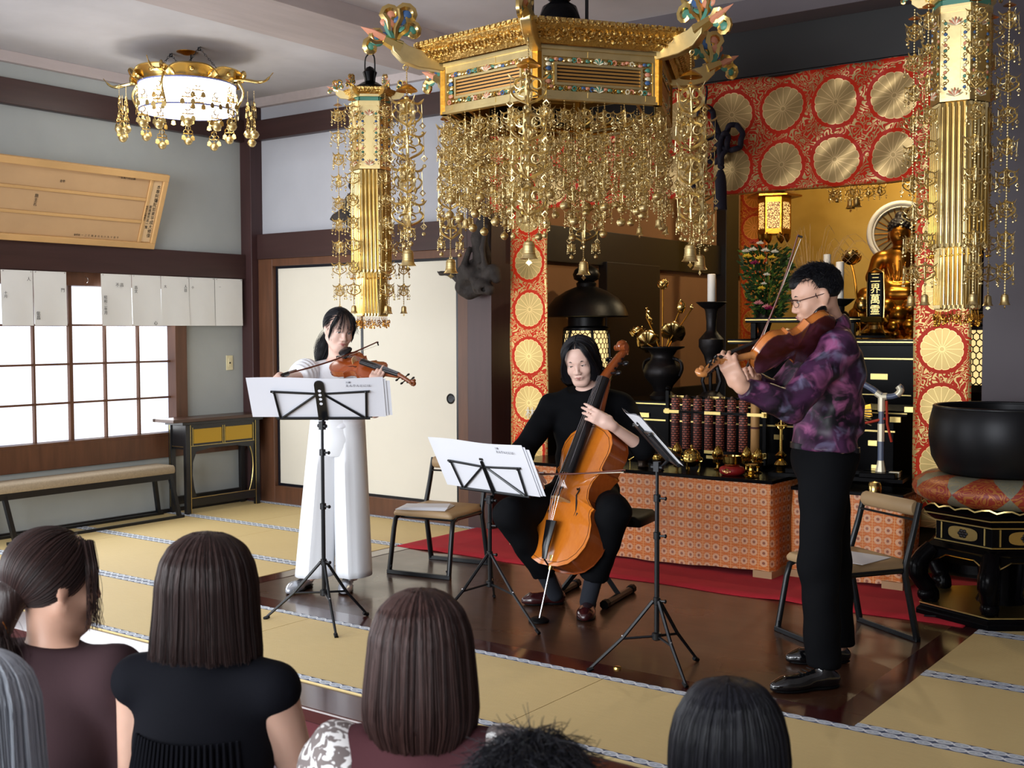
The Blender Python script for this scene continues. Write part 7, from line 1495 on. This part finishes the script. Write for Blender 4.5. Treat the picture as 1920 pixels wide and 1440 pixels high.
fm = frame(Hc, HR[:, 0], HR[:, 1], HR[:, 2]); GLF = mat('dark_red_spectacle_frame', C(44, 18, 24), .25); 
gl_ = one('spectacle_frame', lambda b: ([b.tube([(x*.033+.024*math.copysign(abs(math.cos(t))**.7, math.cos(t)), -.1-.002*math.cos(t)*x+.0+(.012*max(0, x*math.cos(t))), .0+.0165*math.copysign(abs(math.sin(t))**.75, math.sin(t))) for t in [i*PI/10 for i in range(20)]], .0013, 5, True) for x in (-1, 1)], [b.tube([(x*.058, -.086, .01), (x*.08, -.02, .012), (x*.082, .02, .012), (x*.078, .04, -.005)], .0016, 5) for x in (-1, 1)], b.tube([(-.01, -.103, .004), (0, -.105, .006), (.01, -.103, .004)], .0013, 5), [b.tube([(x*.012, -.101, .012), (x*.034, -.102, .0165), (x*.057, -.09, .012)], .0028, 5) for x in (-1, 1)]), GLF, mn, 60, True); gl_.data.transform(fm)
LENS = NB('spectacle_lens'); LENS.set(Base_Color=(1, 1, 1, 1), Roughness=.02); LENS.b.inputs['Transmission Weight'].default_value = 1; LENS.b.inputs['IOR'].default_value = 1.05; LENS = LENS.m
for x in (-1, 1): one('lens', lambda b: b.add([(x*.033+.023*math.copysign(abs(math.cos(t))**.7, math.cos(t)), -.1+(.012*max(0, x*math.cos(t))), .0155*math.copysign(abs(math.sin(t))**.75, math.sin(t))) for t in [i*PI/10 for i in range(20)]], [tuple(range(20))]), LENS, gl_).data.transform(fm)
PSH = NB('purple_clouded_shirt'); v = PSH.co(); n1 = PSH.noise(v, 7.5, 3, .55, .8); n2 = PSH.noise(PSH.map(v, (1, 1, 1), (3, 1, 2)), 9, 3, .5, 1.2); n3 = PSH.noise(PSH.map(v, (1, 1, 1), (7, 5, 2)), 11, 3, .5, .6)
c_ = PSH.mix(PSH.step(n1, .38, .68), C(16, 13, 20), C(76, 40, 74)); c_ = PSH.mix(PSH.math('MULTIPLY', PSH.step(n2, .52, .74), .85), c_, C(176, 98, 146)); c_ = PSH.mix(PSH.math('MULTIPLY', PSH.step(n3, .56, .8), .6), c_, C(150, 150, 186))
PSH.set(Base_Color=c_, Roughness=.42); PSH.b.inputs['Specular IOR Level'].default_value = .3; PSH = PSH.m
s = Solid(.02); torso(s, Mj, PM, .016); s.cap(Mj['waist'], np.array(Mj['pelvis'])+[0, 0, .02], .13, .12); s.cap((-1.70, 4.66, 1.02), (-1.72, 4.68, 1.1), .05, .06, .03)
s.cut(np.array(Mj['neckb'])+[-.01, -.01, .05], (-.15, -.2, 1), .1); s.cut((-1.8, 4.6, .925), (0, 0, -1)); nb_ = np.array(Mj['neckb'])
for sd in 'LR':
    a, b_, wv = (np.array(Mj[k_+sd]) for k_ in ('sh', 'el', 'wr')); s.cap(a, b_, .075, .062, .03); s.cap(b_, b_+(wv-b_)*.9, .06, .043, .02); s.cut(b_+(wv-b_)*.9, wv-b_, .08)
s.obj('shirt', PSH, mn, .008, 2, True, wrinkle(.006, 36, .5))
co_ = Solid(.01); hn = f((0, .02, -.075)); co_.cap(nb_+[0, 0, .02], nb_+(hn-nb_)*.62, .07, .066); co_.cap(nb_-[0, 0, .02], hn, .055, .052, .004, 's'); co_.cut(nb_+(hn-nb_)*.6, hn-nb_); co_.obj('shirt_collar', PSH, mn, .005, 1, True)
s = Solid(.03); s.ell(np.array(Mj['pelvis'])-[0, 0, .02], (.17, .135, .13), RmM); s.cap(np.array(Mj['pelvis'])+[0, 0, .0], np.array(Mj['pelvis'])+[0, 0, .05], .125, .125)
for sd in 'LR': s.cap(Mj['hip'+sd], Mj['kn'+sd], .105, .078, .04); s.cap(Mj['kn'+sd], Mj['an'+sd], .078, .068, .03)
s.cut((-1.8, 4.6, .945), (0, 0, 1)); s.cut((-1.8, 4.6, .075), (0, 0, -1)); s.obj('trousers', BKT, mn, .009, 2, True, wrinkle(.004, 30, 1))
pv = np.array(Mj['pelvis']); be = MB(); ang = [i*PI/18 for i in range(36)]; ring = [Vector(pv)+Vector(RmM[:, 0])*(.158*math.cos(a))+Vector(RmM[:, 1])*(.135*math.sin(a))+Vector((0, 0, .028)) for a in ang]
be.tube(ring, .016, 4, True, flat=.35, up=(0, 0, 1)); be.obj('belt', mat('black_belt_leather', C(22, 26, 34), .3), mn, 30, True)
PATENT = mat('black_patent_leather', C(8, 9, 12), .06, 0, coat=1)
for h_, t_ in (((-1.655, 4.43, 0), (-1.84, 4.2, 0)), ((-1.74, 4.78, 0), (-1.955, 4.62, 0))):
    o = shoe_mesh('dress_shoe', mn, h_, t_, PATENT, .047, .068); d = nv(np.array(t_)-np.array(h_)); x = Vector((-d[1], d[0], 0))
    one('shoe_laces', lambda b: [b.tube([Vector(h_)+Vector(d)*(.13+.018*i)+x*.016+Vector((0, 0, .082-.007*i)), Vector(h_)+Vector(d)*(.135+.018*i)-x*.016+Vector((0, 0, .082-.007*i))], .003, 4) for i in range(4)], BLKM, o)

# ------------------------------------------------------------------ the audience seated below the platform
FLZ = -.2
def sitter(label, Hc, face, P, skin_, look=None, lean=0):
    Hc = np.array(Hc, float); f = nv([face[0], face[1], 0]); sd = np.array([-f[1], f[0], 0])      # sd: the sitter's own left
    nb_ = Hc+[0, 0, -.155]-f*(.02-lean); J = dict(neckb=nb_, chest=nb_-f*.02+[0, 0, -.18], waist=nb_-f*.03+[0, 0, -.34], pelvis=nb_-f*.05+[0, 0, -.48])
    w_ = P.get('sw', .165)
    for k_, x in (('L', 1), ('R', -1)):
        a = nb_+sd*w_*x+[0, 0, -.05]-f*.01; e = a+sd*.05*x+f*.06+[0, 0, -.26]; J['sh'+k_] = a; J['el'+k_] = e; J['wr'+k_] = e+f*.2-sd*.07*x+[0, 0, -.03]
        hp = J['pelvis']+sd*.09*x; kn = hp+f*.42+[0, 0, .02]; J['hip'+k_] = hp; J['kn'+k_] = kn; J['an'+k_] = np.array([kn[0]-f[0]*.03, kn[1]-f[1]*.03, FLZ+.06])
    t = thing('person', label, 'person', (J['pelvis'][0], J['pelvis'][1], FLZ)); HR = basis(look if look is not None else (f[0], f[1], -.08), (0, 0, 1))
    s = Solid(.025); torso(s, J, P); head(s, Hc, HR, 1.0, P.get('female', True)); neck(s, J, HR, Hc, P.get('nk', .9))
    for k_ in 'LR':
        arm(s, J, k_, P); leg(s, J, k_, P); s.cap(J['an'+k_], J['an'+k_]+f*.16+[0, 0, -.035], .035, .03)
        hand(s, J['wr'+k_], f-sd*.3*(1 if k_ == 'L' else -1)+np.array([0, 0, -.1]), (0, 0, -1), -sd*(1 if k_ == 'L' else -1), (.3, .3, .3, .3))
    s.obj('body', skin_, t, .0085, 1, True); return t, J, HR, f, sd
def trousers_seated(t, J, m):
    s = Solid(.03); s.ell(J['pelvis'], (.17, .15, .13))
    for k_ in 'LR': s.cap(J['hip'+k_], J['kn'+k_], .1, .078, .04); s.cap(J['kn'+k_], J['an'+k_], .08, .075, .03)
    s.obj('trousers', m, t, .014, 2, True)
def top(t, J, P, m, sleeve, nm='top', g=.014, neckcut=.03, wr=None, h=.009, zb=None):
    s = Solid(.02); torso(s, J, P, g); s.cap(J['neckb'], J['neckb']+np.array([0, 0, .015]), .064, .058)
    if sleeve:
        for k_ in 'LR':
            a, e = J['sh'+k_], J['el'+k_]; s.cap(a, a+(e-a)*sleeve, .068, .07, .03); s.cut(a+(e-a)*sleeve, e-a, .12)
    s.cut(J['neckb']+np.array([0, 0, neckcut]), (0, 0, 1), .1); s.cut(J['pelvis']-np.array([0, 0, .1]), (0, 0, -1)); s.obj(nm, m, t, h, 2, True, wr)
TX = np.arange(200); TB, TB2, TB3 = NR.uniform(-1, .6, 200), NR.uniform(-1, 1, 200), NR.uniform(-1, 1, 200)
def bob_paths(Hc, HR, prof, n, zbot, flare=1.0, crown=(0, .02), gap=1.0, jit=.13, tip=.0, pts=13, ragged=.035):
    """strands that leave the crown, follow the skull and fall to one cut line; prof: (depth below crown, half width, half depth)"""
    D = np.array([p[0] for p in prof]); RX = np.array([p[1] for p in prof]); RY = np.array([p[2] for p in prof]); ztop = .128; out = []
    for i in range(n):
        ph = NR.uniform(-PI/2+gap, 1.5*PI-gap); cl = .04*math.sin(ph*37)+.03*math.sin(ph*61+1); ti = (ph+2)*20; lay = 1-jit*NR.random()+.03*np.interp(ti, TX, TB); L = zbot*(1-ragged*NR.random()*2)+.006*np.interp(ti*1.3, TX, TB2); cl = .09*np.interp(ti*.8, TX, TB3)
        st = max(0, NR.uniform(-.5, .6)); d = np.linspace(st*.08, L, pts)**1.0; d = st*.08+(L-st*.08)*np.linspace(0, 1, pts)**1.5; u = np.linspace(0, 1, pts)
        rx = np.interp(d, D, RX)*lay; ry = np.interp(d, D, RY)*lay; a = ph+cl*u**2+NR.normal(0, .02)*u
        k_ = 1+tip*np.clip((u-.8)/.2, 0, 1)*NR.uniform(.3, 1.2)
        P_ = np.stack([rx*np.cos(a)*k_, crown[1]*(1-u*.3)+ry*np.sin(a)*k_, ztop-d], 1); out.append(np.array(Hc)+P_@HR.T)
    return out
def bob_shell(t, Hc, HR, prof, zbot, m, gap, crown=(0, .02)):
    D = [p[0] for p in prof]; RX = [p[1] for p in prof]; RY = [p[2] for p in prof]; b = MB()
    def f(u, v):
        ph = -PI/2+gap+u*(2*PI-2*gap); d = zbot*.88*v; q = .90; p = np.array([np.interp(d, D, RX)*q*math.cos(ph), crown[1]*(1-v*.3)+np.interp(d, D, RY)*q*math.sin(ph), .126-d]); return tuple(np.array(Hc)+HR@p)
    b.grid(f, 60, 24); o = b.obj('hair', m, t, 80, True); md = o.modifiers.new('thick', 'SOLIDIFY'); md.thickness = .006; md.offset = 0; return o
BRN_H = hairmat('brown_hair', C(26, 18, 18), C(60, 40, 34)); GRY_H = hairmat('grey_hair', C(120, 126, 134), C(186, 192, 200))
BRT = mat('dark_brown_cotton', C(58, 42, 45), .9, 0, spec=.1, bump=(160, .2, .002)); BLT = mat('black_blouse_cloth', C(17, 18, 24), .85, 0, spec=.1, bump=(220, .2, .002)); DKT = mat('dark_lap_cloth', C(34, 34, 42), .9, spec=.1)
fw = np.array([CF.x, CF.y]); rt = np.array([CR.x, CR.y])
def dirr(deg): a = math.radians(deg); return fw*math.cos(a)+rt*math.sin(a)

# B: bobbed dark brown hair, black sleeveless blouse
PB = dict(w=.92, d=.9, arm=.95, sh=.048, sw=.158)
t, J, HR, f_, sd_ = sitter('woman with a straight dark brown bob and black sleeveless pleated blouse', (-2.035, 1.645, .852), dirr(12), PB, SK2)
top(t, J, PB, BLT, 0, 'blouse', .013, .04); trousers_seated(t, J, DKT)
s = Solid(.01); s.cap(J['neckb']-np.array([0, 0, .01]), J['neckb']+np.array([0, 0, .055]), .066, .058); s.obj('blouse_collar', BLT, t, .007, 1, True)
pl = MB(); bk = J['chest']-f_*.128
for i in range(22):
    u = (i-10.5)/10.5; p0 = bk+sd_*u*.115+f_*(.05*u*u)+np.array([0, 0, .045]); p1 = J['pelvis']-f_*(.15-.05*u*u)+sd_*u*.17+np.array([0, 0, -.1]); pl.tube([tuple(p0), tuple(p0*.5+p1*.5-f_*.006), tuple(p1)], [.004, .009, .011], 5)
pl.obj('blouse_pleats', BLT, t, 60, True)
prB = [(0, 0, 0), (.003, .03, .033), (.014, .056, .062), (.034, .08, .09), (.065, .098, .108), (.11, .109, .115), (.17, .114, .113), (.24, .12, .112), (.29, .124, .108)]
bob_shell(t, J['neckb']+np.array([0, 0, .155])+f_*.02, HR, prB, .268, BRN_H, .95)
strands('hair_strands', bob_paths((-2.035, 1.645, .852), HR, prB, 7500, .275, gap=.92, tip=.02), .00075, BRN_S, t)
# A: tied back hair
PA = dict(w=1.0, d=.95, arm=1.0, sh=.056, sw=.17)
HcA = (-2.445, 1.53, .832)
t, J, HR, f_, sd_ = sitter('woman with dark hair tied low at the nape, brown T-shirt', HcA, dirr(14), PA, SK3, np.array([*dirr(46), -.1]))
top(t, J, PA, BRT, .82, 't_shirt', .016, .022, wrinkle(.006, 26, 2)); trousers_seated(t, J, DKT)
s = Solid(.015); f = L2W(HcA, HR); s.ell(f((0, .022, .036)), (.082, .097, .09), HR); s.ell(f((0, -.1, -.04)), (.06, .075, .09), HR, op='s', k=.02); s.ell(f((0, -.01, -.1)), (.12, .1, .06), HR, op='s', k=.02)
for x in (-1, 1): s.ell(f((x*.085, .012, -.015)), (.02, .022, .035), HR, op='s', k=.006)
s.cap(f((0, .1, -.02)), f((0, .118, -.085)), .04, .03); s.ell(f((0, .135, -.1)), (.034, .03, .034), HR); s.cap(f((0, .135, -.1)), f((0, .14, -.16)), .034, .02); s.obj('hair', BRN_H, t, .007, 1, True)
paths = pony_paths(HcA, HR, 4200, (0, .118, -.085), 1.0)
for i in range(110):
    x = -1 if i % 4 else 1; y0 = NR.uniform(-.05, -.02); jx = NR.normal(0, .007); P_ = [np.array((x*(.045+jx), y0-.01, .105)), np.array((x*(.074+jx), y0-.012, .05)), np.array((x*(.08+jx*.5), y0-.018+NR.normal(0, .004), -.0)), np.array((x*(.076+jx*.7), y0-.026+NR.normal(0, .005), -.05)), np.array((x*(.068+jx), y0-.032+NR.normal(0, .006), -.085-.02*NR.random()))]; paths.append(np.array(HcA)+np.array(P_)@HR.T)
strands('hair_strands', paths, .0007, BRN_S, t)
one('hair_band', lambda b: b.ring(f((0, .122, -.088)), .03, .006, tuple(HR@np.array((1, 0, 0))), tuple(HR@np.array((0, .45, .9))), 16, 6), mat('amber_hair_band', C(120, 70, 30), .2), t, 60, True)
# C: rounded bob, maroon pinafore over a white flowered blouse
PC_ = dict(w=.95, d=.92, arm=.95, sh=.05, sw=.155); HcC = (-1.43, 1.653, .805)
t, J, HR, f_, sd_ = sitter('woman with a rounded brown bob, maroon pinafore and flowered white sleeves, front centre', HcC, dirr(4), PC_, SK2)
MAR = mat('maroon_pinafore_cloth', C(72, 42, 46), .85, 0, spec=.1, bump=(160, .2, .002)); top(t, J, PC_, MAR, 0, 'pinafore', .02, .018); trousers_seated(t, J, MAR)
FLW = NB('white_leaf_print'); v = FLW.co(); n1 = FLW.noise(v, 26, 2, .5, 2.2); n2 = FLW.vor(v, 15); r2 = FLW.math('LESS_THAN', n2, .2)
c_ = FLW.mix(FLW.math('GREATER_THAN', n1, .52), C(120, 110, 108), C(234, 232, 230)); c_ = FLW.mix(FLW.math('MULTIPLY', r2, FLW.math('GREATER_THAN', FLW.noise(v, 5, 1), .56)), c_, C(168, 54, 60)); FLW.set(Base_Color=c_, Roughness=.8); FLW = FLW.m
for k_, x in (('L', 1), ('R', -1)):
    s = Solid(.02); a, e = J['sh'+k_], J['el'+k_]; s.ell(a-sd_*x*.01+np.array([0, 0, -.005]), (.075, .075, .07)); s.cap(a, a+(e-a)*.75, .078, .085); s.cut(a+(e-a)*.78, e-a, .15); s.cut(a-sd_*x*.045, -sd_*x, .14); s.obj('flowered_sleeve', FLW, t, .008, 1, True, wrinkle(.005, 50, 1))
prC = [(0, 0, 0), (.003, .028, .03), (.016, .056, .06), (.042, .082, .09), (.085, .098, .106), (.14, .104, .11), (.2, .11, .112), (.24, .112, .11), (.275, .104, .1), (.3, .09, .085)]
bob_shell(t, HcC, HR, prC, .283, BRN_H, .95); strands('hair_strands', bob_paths(HcC, HR, prC, 7500, .292, gap=.92, tip=-.05, ragged=.012), .00075, BRN2_S, t)
# D: black hair in front of the violist
HcD = (-.897, 1.848, .683); PD = dict(w=.95, d=.92, sw=.16)
t, J, HR, f_, sd_ = sitter('person with smooth black hair parted at the crown, low in front of the violist', HcD, dirr(-6), PD, SK2); top(t, J, PD, BLT, .9, 'shirt'); trousers_seated(t, J, DKT)
prD = [(0, 0, 0), (.003, .03, .033), (.015, .058, .064), (.036, .077, .086), (.065, .093, .1), (.1, .102, .108), (.14, .106, .11), (.19, .105, .106), (.23, .098, .098), (.28, .09, .09)]
bob_shell(t, HcD, HR, prD, .24, HBLK, .95); strands('hair_strands', bob_paths(HcD, HR, prD, 6500, .25, gap=.92, crown=(0, .035)), .0007, BLK_S, t)
# E: loose greying hair low in the frame
HcE = (-.995, 1.404, .678); PE = dict(w=1.05, d=1, sw=.18, female=False)
t, J, HR, f_, sd_ = sitter('person with loose wispy dark hair, only the crown showing at the bottom edge', HcE, dirr(0), PE, SK3); top(t, J, PE, DKT, .9, 'shirt'); trousers_seated(t, J, DKT)
s = Solid(.015); f = L2W(HcE, HR); s.ell(f((0, .022, .036)), (.084, .098, .09), HR); s.ell(f((0, -.1, -.04)), (.06, .075, .09), HR, op='s', k=.02); s.cut(f((0, 0, -.07)), (0, 0, -1)); s.obj('hair', HBLK, t, .009, 1, True)
paths = []
for i in range(3000):
    az = NR.uniform(0, 2*PI); el = math.asin(NR.uniform(-.35, 1)); d0 = np.array([math.cos(az)*math.cos(el), math.sin(az)*math.cos(el), math.sin(el)])
    if d0[1] < -.6 and d0[2] < .4: continue
    p = np.array((0, .022, .036))+d0*np.array((.083, .097, .089)); tg = nv(np.array([d0[0], d0[1]+.2, -.5])+NR.normal(0, .5, 3)); L = NR.uniform(.025, .06); paths.append(np.array(HcE)+np.array([p, p+nv(d0*.9+tg*.5)*L*.4, p+nv(d0*.5+tg)*L*.8, p+nv(d0*.35+tg*1.2)*L])@HR.T)
strands('hair_strands', paths, .0007, BLK_S, t)
# F: grey hair at the left edge
HcF = (-1.905, 1.05, .75); PF = dict(w=1, d=1, sw=.17)
t, J, HR, f_, sd_ = sitter('person with grey bobbed hair cut off by the left edge of the picture', HcF, dirr(10), PF, SK2); top(t, J, PF, mat('grey_blue_cardigan', C(110, 114, 128), .9), .9, 'cardigan'); trousers_seated(t, J, DKT)
bob_shell(t, HcF, HR, prC, .262, GRY_H, .95); strands('hair_strands', bob_paths(HcF, HR, prC, 6000, .27, gap=.92, tip=.03), .0008, GRY_S, t)
